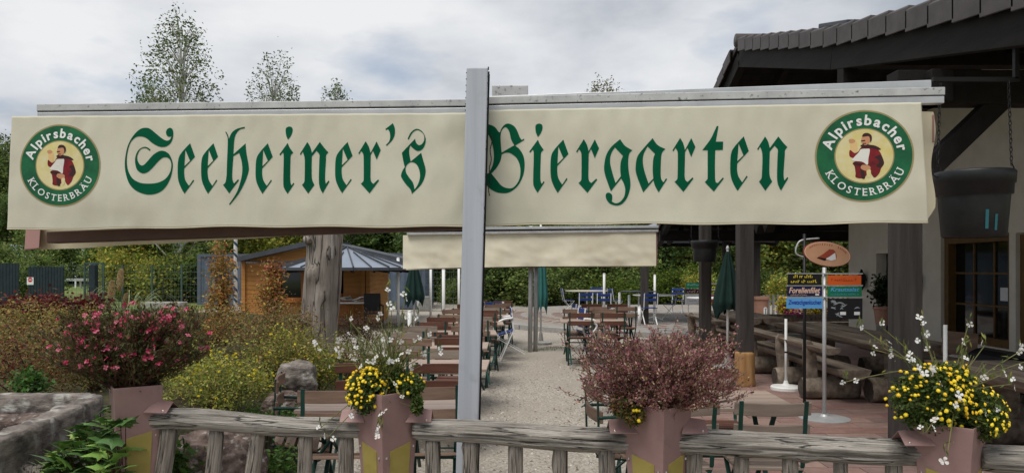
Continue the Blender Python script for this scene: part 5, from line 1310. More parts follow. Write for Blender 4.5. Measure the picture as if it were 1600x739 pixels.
# potted climber on the far table
t = thing('potted_climber', 'dark leafy climber in a pink pot before the porch wall', 'plant', (gx(1378, 11.6), 11.6, .77))
MB().lathe((0, 0, 0), [(.09, 0), (.12, .24), (.135, .25), (.135, .29), (.12, .29)], 18).build('pot', 'terracotta', t, smooth=False)
rng = np.random.default_rng(81); P, ids, cc = clump_cloud(rng, (0.02, 0, .52), (.17, .15, .26), 40, 26, .05, shell=.3)
link('foliage', leaf_mesh('foliage', P, .06, pal(rng, len(P), [(.02, .035, .014), (.03, .05, .018)]), rng, asp=.7), 'leaf', t)
mb = MB()
for k in range(10): mb.tube([(0, 0, .25), tuple(Vector(cc[k]) * .6 + Vector((0, 0, .1))), tuple(cc[k])], .005, 4)
mb.build('stems', 'twig', t)

# ================================================================== SIGNS
def flat_text(parent, body, size, loc, m, shear=0.0, bold=0.0, width=None, name='lettering'):
    """lettering in the X-Z plane facing the viewer (-Y)"""
    vs, fs = text_mesh(body, size, shear, bold)
    xs = [v.x for v in vs]; x0, x1 = min(xs), max(xs); k = (width / (x1 - x0)) if width else 1
    return MB().add([(loc[0] + (v.x - (x0 + x1) / 2) * k, loc[1], loc[2] + v.y) for v in vs], fs).build(name, m, parent)
def scribble(parent, seed, x0, x1, z, h, n, m, y, name='lettering', th=.006):
    """a line of lettering too blurred in the photograph to read: strokes only"""
    rs = random.Random(seed); b = MB(); x = x0
    while x < x1:
        wv = rs.uniform(.5, 1.1) * h * .6
        hh = h * rs.choice([.6, .6, .7, 1.0]); b.add([(x, y, z), (x + th, y, z), (x + th + h * .12, y, z + hh), (x + h * .12, y, z + hh)], [(0, 1, 2, 3)])
        zz = z + rs.choice([0, hh * .45, hh * .85]); b.add([(x, y, zz), (x + wv, y, zz), (x + wv, y, zz + th), (x, y, zz + th)], [(0, 1, 2, 3)])
        x += wv + h * (.15 if rs.random() < .85 else .6)
    return b.build(name, m, parent)
SD = 8.0; sx, = (gx(1288, SD),)
t = thing('sign_stand', 'steel menu sign stand with six coloured boards on the porch paving', 'sign', (sx, SD, .026))
k_ = SD / F
MB().tube([(0, 0, 0), (0, 0, 1.64)], .021, 14).build('pole', 'galv', t, smooth=True)
MB().lathe((0, 0, 0), [(.265, 0), (.265, .008), (.22, .018), (.05, .03), (.03, .05)], 36).build('foot', 'galv', t, smooth=False)
def board(u0, u1, v0, v1, m, name='board'):
    a, b = at(u0, v0, SD), at(u1, v1, SD); cx, cz = (a.x + b.x) / 2 - sx, (a.z + b.z) / 2 - .026
    o = MB().box((cx, -.035, cz), (b.x - a.x, .008, a.z - b.z)).build(name, m, t); return o, cx, cz, b.x - a.x, a.z - b.z
for u0, u1, v in ((1228, 1346, 427.5), (1228, 1346, 446), (1228, 1346, 464)):
    a, b = at(u0, v, SD), at(u1, v, SD); MB().beam((a.x - sx, -.028, a.z - .026), (b.x - sx, -.028, b.z - .026), .012, .012).build('crossbar', 'galv', t)
o, cx, cz, w_, h_ = board(1229, 1281, 428, 445, 'sign_black'); scribble(o, 1, cx - w_ * .34, cx + w_ * .25, cz + .018, .030, 9, 'sign_yellow', -.0405, th=.007); scribble(o, 2, cx - w_ * .42, cx + w_ * .40, cz - .036, .034, 12, 'sign_yellow', -.0405, th=.007)
o, cx, cz, w_, h_ = board(1228, 1282, 447, 462.5, 'sign_navy'); flat_text(o, 'Forellenfilet', .085, (cx, -.0405, cz - .018), 'sign_rose', .25, .002, w_ * .90); scribble(o, 3, cx - w_ * .42, cx + .02, cz - .046, .014, 12, 'sign_rose', -.0405, th=.003)
MB().box((cx + w_ * .36, -.041, cz - .036), (.04, .002, .016)).build('price_tag', 'paper_white', o)
o, cx, cz, w_, h_ = board(1227, 1283, 465, 481.5, 'sign_sky'); flat_text(o, 'Zwetschgenkuchen', .066, (cx, -.0405, cz - .012), 'sign_blue', .2, .002, w_ * .92)
o, cx, cz, w_, h_ = board(1291, 1343, 430, 445, 'sign_orange'); scribble(o, 5, cx - w_ * .40, cx + w_ * .36, cz - .01, .034, 12, 'sign_rust', -.0405)
o, cx, cz, w_, h_ = board(1291, 1344, 447.5, 463, 'sign_green'); flat_text(o, 'Krautsalat', .06, (cx, -.0405, cz + .004), 'sign_sky', .25, .001, w_ * .84); scribble(o, 7, cx - w_ * .42, cx + w_ * .38, cz - .038, .018, 14, 'sign_sky', -.0405, th=.003)
o, cx, cz, w_, h_ = board(1291, 1345, 466, 498, 'sign_black')
rs = random.Random(9)
for q in range(15):
    z = cz + rs.uniform(-.42, .42) * h_; x = cx + rs.uniform(-.4, .4) * w_; L = rs.uniform(.03, .09)
    vs = []
    x = min(max(x, cx - w_ * .34), cx + w_ * .34)
    for i in range(7): s = i / 6; xx_ = x - L / 2 + L * s; zz_ = z + .014 * math.sin(s * 3.1 + q); tt = .007 * math.sin(math.pi * s) + .001; vs += [(xx_, -.0400 - q * .0001, zz_ - tt), (xx_, -.0400 - q * .0001, zz_ + tt)]
    MB().add(vs, [(2 * i, 2 * i + 2, 2 * i + 3, 2 * i + 1) for i in range(6)]).build('fish_picture', 'sign_grey', o)
for fx in (-.05, .26): MB().box((cx + fx * w_ * 1.3, -.042, cz - h_ * .22), (.062, .002, .034)).build('price_tag', 'paper_white', o)

# oval sign on a curled iron bracket
OD = 8.35
t = thing('oval_sign', 'oval tan sign with a pie picture above the menu boards', 'sign', (gx(1257, OD), OD, .026)); ox = gx(1257, OD)
MB().tube([(0, 0, 0), (0, 0, 2.02)], .017, 12).build('pole', 'iron', t, smooth=True)
c = at(1291, 397, OD); ce = Vector((c.x - ox, -.03, c.z - .026))
def ell(k, y): 
    A = R(-9); return [(ce.x + math.cos(A) * .272 * k * math.cos(a) - math.sin(A) * .138 * k * math.sin(a), ce.y + y, ce.z + math.sin(A) * .272 * k * math.cos(a) + math.cos(A) * .138 * k * math.sin(a)) for a in [2 * math.pi * i / 56 for i in range(56)]]
f_ = list(range(56))
def ellplate(k, y0, y1, m, name):
    vs = ell(k, y0) + ell(k, y1); return MB().add(vs, [tuple(f_), tuple(reversed([56 + i for i in f_]))] + [(56 + i, 56 + (i + 1) % 56, (i + 1) % 56, i) for i in f_]).build(name, m, t)
pl_ = ellplate(1, 0, .012, 'sign_rust', 'plate'); ellplate(.965, -.001, .004, 'sign_rose', 'border'); ellplate(.93, -.002, .003, 'sign_tan', 'panel')
# curved, unreadable red lettering along the upper edge
b = MB(); rs = random.Random(3)
for i in range(20):
    a = R(158) - R(132) * i / 19; A = R(-9); px, pz = .225 * math.cos(a), .104 * math.sin(a); X, Z = ce.x + px * math.cos(A) - pz * math.sin(A), ce.z + px * math.sin(A) + pz * math.cos(A)
    if i in (12, 13): continue
    hh = rs.uniform(.008, .013); b.add([(X - .004, ce.y - .0026, Z - hh), (X + .004, ce.y - .0026, Z - hh), (X + .007, ce.y - .0026, Z + hh), (X - .002, ce.y - .0026, Z + hh)], [(0, 1, 2, 3)])
b.build('lettering', 'sign_rust', t)
for (pts_, mm) in (("-.11,-.035 -.05,.0 .02,.055 .07,.05 .09,.02 .02,-.03 -.02,-.05", 'sign_rust'), ("-.10,-.03 -.12,-.045 -.03,-.075 .0,-.05", 'sign_black'), ("-.02,-.055 .06,.015 .085,.01 .095,-.06 .04,-.075", 'paper_white'), (".09,.02 .10,-.06 .105,-.02", 'sign_rust'), (".0,-.055 .05,-.03 .08,-.055 .04,-.066", 'sign_grey')):
    p_ = [tuple(map(float, q.split(','))) for q in pts_.split()]; MB().add([(ce.x + x, ce.y - .003 - .0004 * len(p_), ce.z + y) for x, y in p_], [tuple(range(len(p_)))]).build('pie_picture', mm, t)
c1 = at(1247, 400, OD); 
MB().tube(smooth_path([(0, 0, gz(402, OD) - .026), (c1.x - ox - .02, 0, gz(400, OD)), (gx(1245, OD) - ox, 0, gz(388, OD)), (gx(1253, OD) - ox, 0, gz(379, OD)), (gx(1280, OD) - ox, 0, gz(376, OD))], 6), .010, 8).build('bracket', 'galv', t, smooth=True)

# distant menu boards on the plaza
PD = 21.0
t = thing('menu_board', 'distant menu easel with green, purple and white boards left of the pillar', 'sign', (gx(1084, PD), PD, .12)); X0 = gx(1084, PD)
def pboard(u0, u1, v0, v1, m, y=0.0, tt=None, X=None):
    tt = tt or t; X = X0 if X is None else X; a, b = at(u0, v0, PD), at(u1, v1, PD); return MB().box(((a.x + b.x) / 2 - X, y, (a.z + b.z) / 2 - .12), (b.x - a.x, .02, a.z - b.z)).build('board', m, tt)
MT['sign_green2'] = mat('sign_green2', (.01, .30, .15), rough=.5)
o = pboard(1072, 1097, 441.5, 450, 'sign_green2'); scribble(o, 21, gx(1074, PD) - X0, gx(1095, PD) - X0, gz(446, PD) - .12, .05, 8, 'paper_white', -.012, th=.012)
o = pboard(1071, 1097, 451.5, 458, 'sign_purple'); scribble(o, 22, gx(1073, PD) - X0, gx(1096, PD) - X0, gz(457, PD) - .12, .07, 8, 'sign_rose', -.012, th=.012)
o = pboard(1070, 1098, 459.5, 475.5, 'paper_white')
for q in range(4): scribble(o, 23 + q, gx(1073, PD) - X0, gx(1096, PD) - X0, gz(464 + q * 3.2, PD) - .12, .03, 8, 'sign_rose' if q % 2 else 'sign_blue', -.012, th=.008)
for u in (1076, 1094): MB().tube([(gx(u, PD) - X0, .03, 0), (gx(u, PD) - X0, .03, gz(441, PD) - .12)], .015, 6).build('leg', 'white_metal', t)
t = thing('menu_board', 'distant red and orange menu board between pillar and green parasol', 'sign', (gx(1122, PD), PD, .12)); X1 = gx(1122, PD)
o = pboard(1106, 1136, 461, 477, 'sign_red', 0, t, X1)
for q, v in enumerate((466, 470.5, 475)): scribble(o, 33 + q, gx(1108, PD) - X1, gx(1134, PD) - X1, gz(v, PD) - .12, .05, 8, 'sign_yellow' if q != 1 else 'sign_orange', -.012, th=.014)
for v in (443, 452.5, 460): MB().tube([(gx(1104, PD) - X1, 0, gz(v, PD) - .12), (gx(1139, PD) - X1, 0, gz(v, PD) - .12)], .015, 6).build('crossbar', 'white_metal', t)
for u in (1106, 1137): MB().tube([(gx(u, PD) - X1, .03, 0), (gx(u, PD) - X1, .03, gz(441, PD) - .12)], .015, 6).build('leg', 'white_metal', t)

# ================================================================== GARDEN CHAIRS AND TABLES
def make_chair(slat, frame, arms=False, wide=.44, fk=1.0):
    t = thing('garden_chair', 'proto', 'chair')
    hw = wide / 2 - .035
    for s in (-1, 1):
        x = s * hw
        mb = MB(); mb.beam((x, .22, .0), (x, -.17, .47), .010 * fk, .020 * fk, (1, 0, 0)); mb.beam((x, -.17, .47), (x, -.235, .86), .010 * fk, .024 * fk, (1, 0, 0)); mb.build('frame_bar', frame, t)
        mb = MB(); mb.beam((x - s * .014, -.24, 0), (x - s * .014, .19, .44), .010, .026, (1, 0, 0)); mb.beam((x - s * .014, .19, .435), (x - s * .014, -.18, .435), .010, .02, (1, 0, 0)); mb.build('leg', frame, t)
        if arms: MB().tube(smooth_path([(x + s * .03, -.21, .68), (x + s * .03, -.05, .70), (x + s * .03, .12, .66), (x + s * .03, .20, .60), (x + s * .02, .13, .42)], 5), .011 * fk, 7).build('armrest', frame, t, smooth=True)
    MB().tube([(-hw, .20, .03), (hw, .20, .03)], .007, 6).build('stretcher', frame, t)
    sm = MB().box((0, 0, 0), (wide - .05, .058, .018)).mesh('seat_slat'); sm.materials.append(MT[slat])
    for k in range(5): o = link('seat_slat', sm, None, t, bevel=.003); o.location = (0, -.14 + k * .076, .453)
    bs = MB(); n = 8; vs, fs = [], []
    for i in range(n + 1):
        x = -wide / 2 + wide * i / n; y = -.028 * (1 - (2 * i / n - 1) ** 2)
        vs += [(x, y - .009, -.038), (x, y + .009, -.038), (x, y + .009, .038), (x, y - .009, .038)]
    for i in range(n):
        for k in range(4): fs.append((i * 4 + k, i * 4 + (k + 1) % 4, i * 4 + 4 + (k + 1) % 4, i * 4 + 4 + k))
    fs += [(3, 2, 1, 0), (n * 4, n * 4 + 1, n * 4 + 2, n * 4 + 3)]; bme = bs.add(vs, fs).mesh('back_slat'); bme.materials.append(MT[slat])
    for z, y in ((.685, -.190), (.815, -.212)): o = link('back_slat', bme, None, t, bevel=.004); o.location = (0, y, z); o.rotation_euler = (.16, 0, 0)
    return t
def make_table(L=1.15, wd=.70, top='table_wood', frame='green_metal', planks=5):
    t = thing('garden_table', 'proto', 'table')
    pm_ = MB().box((0, 0, 0), (L, wd / planks - .006, .024)).mesh('plank'); pm_.materials.append(MT[top])
    for k in range(planks): o = link('plank', pm_, None, t, bevel=.003); o.location = (0, -wd / 2 + wd / planks * (k + .5), .735)
    for s in (-1, 1):
        x = s * (L / 2 - .14)
        MB().beam((x, -.28, 0), (x, .24, .71), .012, .03, (1, 0, 0)).build('leg', frame, t); MB().beam((x + s * .014, .28, 0), (x + s * .014, -.24, .71), .012, .03, (1, 0, 0)).build('leg', frame, t)
        MB().beam((x, -wd / 2 + .04, .716), (x, wd / 2 - .04, .716), .03, .014).build('bearer', frame, t)
    MB().beam((-L / 2 + .14, .0, .36), (L / 2 - .14, 0, .36), .012, .02).build('stretcher', frame, t)
    return t
protos = {k: make_chair(*a) for k, a in {'brown': ('wood_slat', 'green_metal'), 'red': ('wood_slat_red', 'green_metal'), 'grey': ('wood_slat_grey', 'green_metal'), 'arm': ('wood_slat', 'green_metal', True), 'blue': ('blue_slat', 'white_metal', True, .52, 2.0), 'bluefar': ('blue_slat', 'white_metal')}.items()}
ptable = make_table()
used = set()
def place(proto, key, name, label, group, loc, rz, tilt=0.0):
    if key not in used: used.add(key); o = proto; o['label'] = label; o['group'] = group
    else: o = copy_tree(proto, label, group)
    o.location = loc; o.rotation_euler = (0, 0, rz)
    if tilt:          # tipped forward on its front feet so that the back leans over the table
        Rm = Matrix.Rotation(rz, 4, 'Z') @ Matrix.Translation((0, .22, 0)) @ Matrix.Rotation(-tilt, 4, 'X') @ Matrix.Translation((0, -.22, 0))
        o.matrix_basis = Matrix.Translation(loc) @ Rm
    return o
ORD = ['first', 'second', 'third', 'fourth', 'fifth', 'sixth', 'seventh', 'eighth', 'ninth']
rs = random.Random(12)
rows = [(-.82, 5.05), (-.80, 7.0), (-.86, 8.75), (-.80, 10.5), (-.72, 12.3), (-.62, 14.2), (-.5, 16.2)]
for i, (x, y) in enumerate(rows):
    place(ptable, 'tb', 'garden_table', 'wooden slat table, %s from the fence in the row left of the gravel path' % ORD[i], 'garden tables in the left row', (x, y, 0), R(rs.uniform(-6, 6)))
    for s, (sd, wd) in ((-1, ('near', 'left')), (1, ('near', 'right'))):
        kd = ['brown', 'brown', 'grey', 'red', 'brown', 'red', 'grey'][(i + (s > 0)) % 7]
        place(protos[kd], kd, 'garden_chair', 'slatted chair tipped on the near %s side of %s table left of path' % (wd, ORD[i]), 'slatted chairs in the left row', (x + s * .27 + rs.uniform(-.05, .05), y - .56, 0), R(rs.uniform(-12, 12)), R(13 + rs.uniform(-3, 3)))
        kd = ['red', 'red', 'brown', 'grey', 'red', 'brown', 'red'][(i + (s < 0)) % 7]
        place(protos[kd], kd, 'garden_chair', 'slatted chair tipped on the far %s side of %s table left of path' % (wd, ORD[i]), 'slatted chairs in the left row', (x + s * .27 + rs.uniform(-.05, .05), y + .56, 0), R(180 + rs.uniform(-12, 12)), R(13 + rs.uniform(-3, 3)))
# loose armchair at the left end of the first table
place(protos['arm'], 'arm', 'garden_chair', 'slatted armchair tilted at the left end of the first table beside the bed', 'green framed armchairs', (-1.52, 4.95, 0), R(-78), R(12))
rows_r = [(1.25, 4.98), (1.42, 12.9), (1.95, 14.9)]
for i, (x, y) in enumerate(rows_r):
    place(ptable, 'tb', 'garden_table', 'wooden slat table, %s from the fence in the row right of the gravel path' % ORD[i], 'garden tables in the right row', (x, y, .027 if x > TX0 - .2 and y < 11 else 0.0), R(rs.uniform(-3, 3)))
    z_ = .027 if x > TX0 - .2 and y < 11 else 0.0
    for s, wd in ((-1, 'left'), (1, 'right')):
        kd = ['grey', 'red', 'brown', 'red'][i]
        place(protos[kd], kd, 'garden_chair', 'slatted chair on the near %s side of %s table right of path' % (wd, ORD[i]), 'slatted chairs in the right row', (x + s * .27, y - .50, z_), R(rs.uniform(-4, 4)), R(0 if i == 0 else 9))
        kd = ['red', 'brown', 'red', 'brown'][i]
        place(protos[kd], kd, 'garden_chair', 'slatted chair on the far %s side of %s table right of path' % (wd, ORD[i]), 'slatted chairs in the right row', (x + s * .27, y + .52, z_), R(180 + rs.uniform(-4, 4)), R(0 if i == 0 else 9))
place(protos['arm'], 'arm', 'garden_chair', 'green framed armchair with arms showing left of the purple bush planter', 'green framed armchairs', (.62, 4.75, 0), R(-84), R(8))
place(protos['arm'], 'arm', 'garden_chair', 'green framed armchair pointing into the path behind the purple bush', 'green framed armchairs', (.98, 8.3, 0), R(-88), R(16))
# white framed chairs with blue slats
BG = 'white framed chairs with blue slats'
for (u, d, rz, lb) in ((800, 13.4, 92, 'white framed blue slatted chair tipped into the path at the end of the left row'), (908, 13.2, -80, 'white framed blue slatted chair nearest the path in the right row'), (896, 14.9, -84, 'white framed blue slatted chair behind the one nearest the path on the right'), (770, 16.9, 5, 'bright blue backed chair at the far end of the left row')):
    place(protos['blue'], 'blue', 'garden_chair', lb, BG, (gx(u, d), d, 0), R(rz), R(16 if abs(rz) > 50 else 6))
# furniture on the plaza
def round_table(label, u, d, r=.62, h=.78, z0=.12, m='white_metal'):
    t = thing('round_table', label, 'table', (gx(u, d), d, z0), 0, 'pale round tables on the plaza')
    MB().lathe((0, 0, h - .03), [(r * .97, 0), (r, .012), (r, .024), (r * .97, .03)], 32).build('table_top', m, t)
    MB().tube([(0, 0, .03), (0, 0, h - .03)], .028, 10).build('stem', 'white_metal', t)
    for k in range(3): a = R(30 + 120 * k); MB().tube([(0, 0, .14), (math.cos(a) * .2, math.sin(a) * .2, .08), (math.cos(a) * .36, math.sin(a) * .36, .0)], .016, 7).build('leg', 'white_metal', t)
    return t
MT['stone_top'] = mat('stone_top', (.40, .36, .30), (.47, .43, .36), scale=6, rough=.5)
round_table('beige round table at the left of the far plaza', 917, 25.5, .75, m='stone_top'); round_table('white round table left of the dark pavilion pillar', 1022, 21.5, .62)
round_table('dark topped round table by the pavilion pillar', 998, 25.0, .62, m='sheet_roof_dark'); round_table('white round table in front of the menu boards', 1110, 19.4, .62)
pc_ = [(888, 25.3, -85, 'left of the beige round table'), (933, 26.3, 180, 'behind the beige round table'), (914, 20.6, 2, 'at the near left rim of the plaza'), (943, 20.3, -3, 'at the near rim of the plaza, right of its twin'), (962, 25.2, -70, 'left of the dark topped round table'), (1014, 20.3, 4, 'before the white round table near the pillar'), (1046, 22.5, 80, 'right of the white round table near the pillar'),
       (1142, 18.6, 10, 'in front of the red menu board under the green parasol'), (1058, 25.5, 160, 'far right on the plaza before the shrubs')]
for (u, d, rz, lb) in pc_: place(protos['bluefar'], 'bluefar', 'garden_chair', 'white chair with blue slats ' + lb, 'blue slatted chairs on the plaza', (gx(u, d), d, .122), R(rz), 0)

# ================================================================== SECOND AWNING, PARASOLS, POLES
AD = 14.7
t = thing('awning', 'plain cream awning with rolled rails on a steel post in the middle of the yard', 'awning', (gx(834, AD), AD, 0)); TO = Vector(t.location)
vs, fs = [], []
xa, xb = gx(631, AD), gx(1024, 14.2)
for i in range(121):
    s = i / 120; x = xa + (xb - xa) * s; y = AD - .45 * s - .12
    zt = gz(368 - 6 * s, AD - .4 * s) ; zb = gz(418.5 - 4.5 * s + 3 * abs(s - .5), AD - .4 * s)
    for j in range(17):
        q = j / 16; z = zt + (zb - zt) * q
        r_ = .02 * noise.noise((x * 2.2, z * 3, 7)) + .018 * q * noise.noise((x * 5 + z * 4, z * 6 - x, 3)) + .02 * q * q * math.sin(x * 4)
        vs.append(Vector((x, y + r_, z)) - TO)
for i in range(120):
    for j in range(16): a = i * 17 + j; fs.append((a, a + 1, a + 18, a + 17))
MB().add(vs, fs).build('valance', 'cream_old', t, smooth=True)
vs2 = [v + Vector((0, .42, -.02)) for v in vs]; MB().add(vs2, fs).build('rear_valance', 'cream_old', t, smooth=True)
MB().beam(Vector((xa, AD + .06, gz(419, AD))) - TO, Vector((xb, AD - .36, gz(414.5, 14.3))) - TO, .3, .03).build('front_bar', 'brown_bar', t)
for k, (dz, m, wv) in enumerate(((.0, 'alu_dirty', .40), (.055, 'black_gap', .34), (.09, 'alu', .44))):
    MB().beam(Vector((gx(639, AD), AD, gz(366, AD) + dz)) - TO, Vector((gx(1027, 14.3), AD - .4, gz(361, 14.3) + dz * .8)) - TO, wv, .05 if k != 1 else .02).build('cassette_rail', m, t, bevel=.004)
MB().box(Vector((xb + .02, AD - .33, gz(388, 14.3))) - TO, (.03, .42, .60)).build('end_cap', 'pink_cap', t, bevel=.01)
for dx in (-.05, .06): MB().tube([Vector((gx(832, AD) + dx, AD + .02 + dx, 0)) - TO, Vector((gx(834, AD) + dx, AD + .02 + dx, 2.5)) - TO], .045, 14).build('post', 'galv', t, smooth=True)
for (a, b) in (((765, 372), (832, 412)), ((775, 362), (833, 410)), ((836, 366), (834, 412))): MB().tube([at(*a, AD - .22) - TO, at(*b, AD - .22) - TO], .006, 5).build('stay_rope', 'iron', t)

def closed_parasol(label, u, vtop, vbot, vbase, d, r, m, pole='white_metal', z0=0.0, seed=1, h0=None):
    x = gx(u, d); zt, zb = gz(vtop, d), gz(vbot, d)
    t = thing('closed_parasol', label, 'parasol', (x, d, z0), 0, 'closed parasols'); H = zt - zb; n = 48; mb = MB(); vs, fs = [], []
    for i in range(25):
        s = i / 24
        for k in range(n):
            a = 2 * math.pi * k / n; fold = .5 + .5 * math.cos(a * 8 + .5 * math.sin(3 * s + seed))
            rr = (.012 + r * (s ** .8) * (.55 + .45 * fold)) if s < .86 else r * (.55 + .45 * fold) * (1 - .25 * (s - .86) / .14)
            zz = zt - z0 - H * s - (H * .20 * max(0, s - .8) / .2) * (fold * (.5 + .5 * math.sin(a * 1.5 + seed)))
            vs.append((rr * math.cos(a), rr * math.sin(a), zz))
    for i in range(24):
        for k in range(n): fs.append((i * n + k, i * n + (k + 1) % n, (i + 1) * n + (k + 1) % n, (i + 1) * n + k))
    mb.add(vs, fs).build('canopy', m, t, smooth=True)
    MB().tube([(0, 0, 0), (0, 0, zt - z0 + .05)], .022, 10).build('pole', pole, t, smooth=True)
    MB().lathe((0, 0, zt - z0 - .01), [(.025, 0), (.03, .03), (.012, .08)], 10).build('finial', 'alu', t)
    if vbase: MB().lathe((0, 0, 0), [(.24, 0), (.24, .04), (.06, .07), (.035, .25)], 24).build('foot', 'concrete', t)
    return t
closed_parasol('closed dark green parasol hanging in folds right of the hut', 647, 402, 468, 0, 17.5, .27, 'parasol_green', 'galv', seed=2)
closed_parasol('closed teal parasol directly behind the steel awning post', 845, 350, 478, 1, 16.2, .17, 'parasol_teal', seed=3)
closed_parasol('tall closed dark green parasol in front of the second porch pillar', 1137, 390, 483, 1, 12.2, .27, 'parasol_green', seed=4)
# bare white poles
for (u, vt, d, lb) in ((622, 404, 21, 'tall white pole right of the hut corner'), (640, 487, 15.5, 'short white pole behind the white flowers'), (653, 460, 22.5, 'thin white pole below the green parasol'), (673, 420, 25, 'white pole left of the container end'), (693, 421, 19.5, 'thick white pole behind the tables left of the grey post'), (717, 418, 24, 'white pole next to the grey post on its left'),
                       (944, 428, 24.5, 'tall white pole beside the beige round table'), (968, 458, 24.0, 'short white pole on the plaza left of the shrubs'), (1023, 430, 26.5, 'white pole right of the dark pavilion pillar'), (983, 462, 23.4, 'short white pole in front of the bright shrub'), (999, 480, 19.9, 'short white pole beside the white round table'), (1196, 482, 19, 'white fence pole before the picket fence')):
    z0 = .12 if (gx(u, d) - PLC[0]) ** 2 + (d - PLC[1]) ** 2 < PLR ** 2 else 0
    t = thing('white_pole', lb, 'pole', (gx(u, d), d, z0)); MB().tube([(0, 0, 0), (.0, 0, gz(vt, d) - z0)], .042, 10).build('shaft', 'white_metal', t, smooth=True); MB().lathe((0, 0, gz(vt, d) - z0), [(.044, -.01), (.04, .02), (.01, .03)], 10).build('cap', 'white_metal', t)
# blue and white spiral pole
d = 26; t = thing('striped_pole', 'blue and white spiral striped pole beside the hut', 'pole', (gx(368, d), d, 0)); H = 6.0
MB().tube([(0, 0, 0), (0, 0, H)], .065, 14).build('shaft', 'white_metal', t, smooth=True)
mb = MB(); vs, fs = [], []; n = 400
for i in range(n + 1):
    z = H * i / n; a = -z * 2 * math.pi / .40
    for dz in (0, .11): vs.append((.068 * math.cos(a), .068 * math.sin(a), z + dz))
for i in range(n): fs.append((2 * i, 2 * i + 2, 2 * i + 3, 2 * i + 1))
MT['navy_stripe'] = mat('navy_stripe', (.02, .05, .09), rough=.5); mb.add(vs, fs).build('stripe', 'navy_stripe', t)

# ================================================================== HUT
HD = 21.5
hut = thing('wooden_hut', 'orange timber sales hut with dark roof and sheet metal canopy', 'hut', (gx(480, HD), HD, 0)); HO = Vector(hut.location)
def hr(v): return Vector(v) - HO
hx0, hx1 = gx(379, HD), gx(577, HD); hz1 = gz(408, HD)
def plank_wall(a, b, z0, z1, nrm, holes=(), name='wall'):
    mb = MB(); a, b = Vector(a), Vector(b); n = int((z1 - z0) / .13)
    for k in range(n):
        z = z0 + (k + .5) * .13; segs = [(0, 1)]
        for (s0, s1, h0, h1) in holes:
            if h0 < z < h1: segs = [q for g in segs for q in ((g[0], min(g[1], s0)), (max(g[0], s1), g[1])) if q[1] > q[0] + 1e-4]
        for s0, s1 in segs:
            p, q = a.lerp(b, s0), a.lerp(b, s1); off = nrm * (.012 if k % 2 else .0)
            mb.beam(hr((p.x, p.y, z)) + off * .2, hr((q.x, q.y, z)) + off * .2, .06, .118)
            mb.beam(hr((p.x, p.y, z)) - nrm * .01, hr((q.x, q.y, z)) - nrm * .01, .05, .131)
    return mb.build(name, 'hut_wood', hut)
wl = hx1 - hx0
w_u0, w_u1 = (gx(437, HD) - hx0) / wl, (gx(472, HD) - hx0) / wl
plank_wall((hx0, HD, 0), (hx1, HD, 0), 0, hz1, Vector((0, -1, 0)), holes=[(w_u0, w_u1, gz(466, HD), gz(424, HD)), ((gx(522, HD) - hx0) / wl, (gx(537, HD) - hx0) / wl, gz(468, HD), gz(418, HD))])
plank_wall((hx1, HD, 0), (hx1, HD + 3.2, 0), 0, hz1, Vector((1, 0, 0))); plank_wall((hx0, HD, 0), (hx0, HD + 3.2, 0), 0, hz1, Vector((-1, 0, 0)))
for x, nm in ((hx1 - .16, 'corner_post'), (hx1 - .02, 'corner_post'), (hx0 + .05, 'corner_post')): MB().box(hr((x, HD - .06, hz1 / 2)), (.11, .07, hz1)).build(nm, 'hut_wood', hut)
MB().box(hr(((hx0 + hx1) / 2, HD + .4, hz1 / 2)), (wl - .2, .1, hz1 - .1)).build('interior', 'dark_interior', hut)
wn_ = MB().box(hr(((gx(438, HD) + gx(472, HD)) / 2, HD + .02, gz(445, HD))), (gx(472, HD) - gx(437, HD), .02, .80)).build('window', 'glass_dark', hut)
fr = MB(); xa, xb = gx(437, HD), gx(474, HD); za, zb = gz(467, HD), gz(423, HD)
for x in (xa, xb): fr.box(hr((x, HD - .05, (za + zb) / 2)), (.08, .10, zb - za + .08))
for z in (za, zb): fr.box(hr(((xa + xb) / 2, HD - .052, z)), (xb - xa - .08, .10, .08))
fr.build('frame', 'hut_frame', wn_); MB().box(hr(((xa + xb) / 2, HD - .16, za - .07)), (xb - xa + .25, .26, .04)).build('sill', 'hut_frame', wn_)
# gable roof: dark verge rising to the right behind the trunk
ap = (gx(500, HD - .3), gz(380, HD - .3)); el = (gx(372, HD - .3), gz(409, HD - .3)); er = (gx(632, HD - .3), gz(409, HD - .3))
for (p, q, nm) in ((el, ap, 'roof'), (ap, er, 'roof')):
    vs = [hr(v) for v in ((p[0], HD - .4, p[1]), (q[0], HD - .4, q[1]), (q[0], HD + 3.6, q[1]), (p[0], HD + 3.6, p[1]))]; vs += [v + Vector((0, 0, .14)) for v in vs]
    if nm == 'roof' and p is ap: vs = [v + Vector((0, .6, -.06)) for v in vs]
    MB().add(vs, [(0, 3, 2, 1), (4, 5, 6, 7), (0, 1, 5, 4), (1, 2, 6, 5), (2, 3, 7, 6), (3, 0, 4, 7)]).build('roof', 'sheet_roof_dark', hut)
MB().add([hr((hx0, HD + .01, hz1)), hr((hx1, HD + .01, hz1)), hr((ap[0], HD + .01, ap[1] - .02))], [(0, 1, 2)]).build('gable', 'hut_wood', hut)
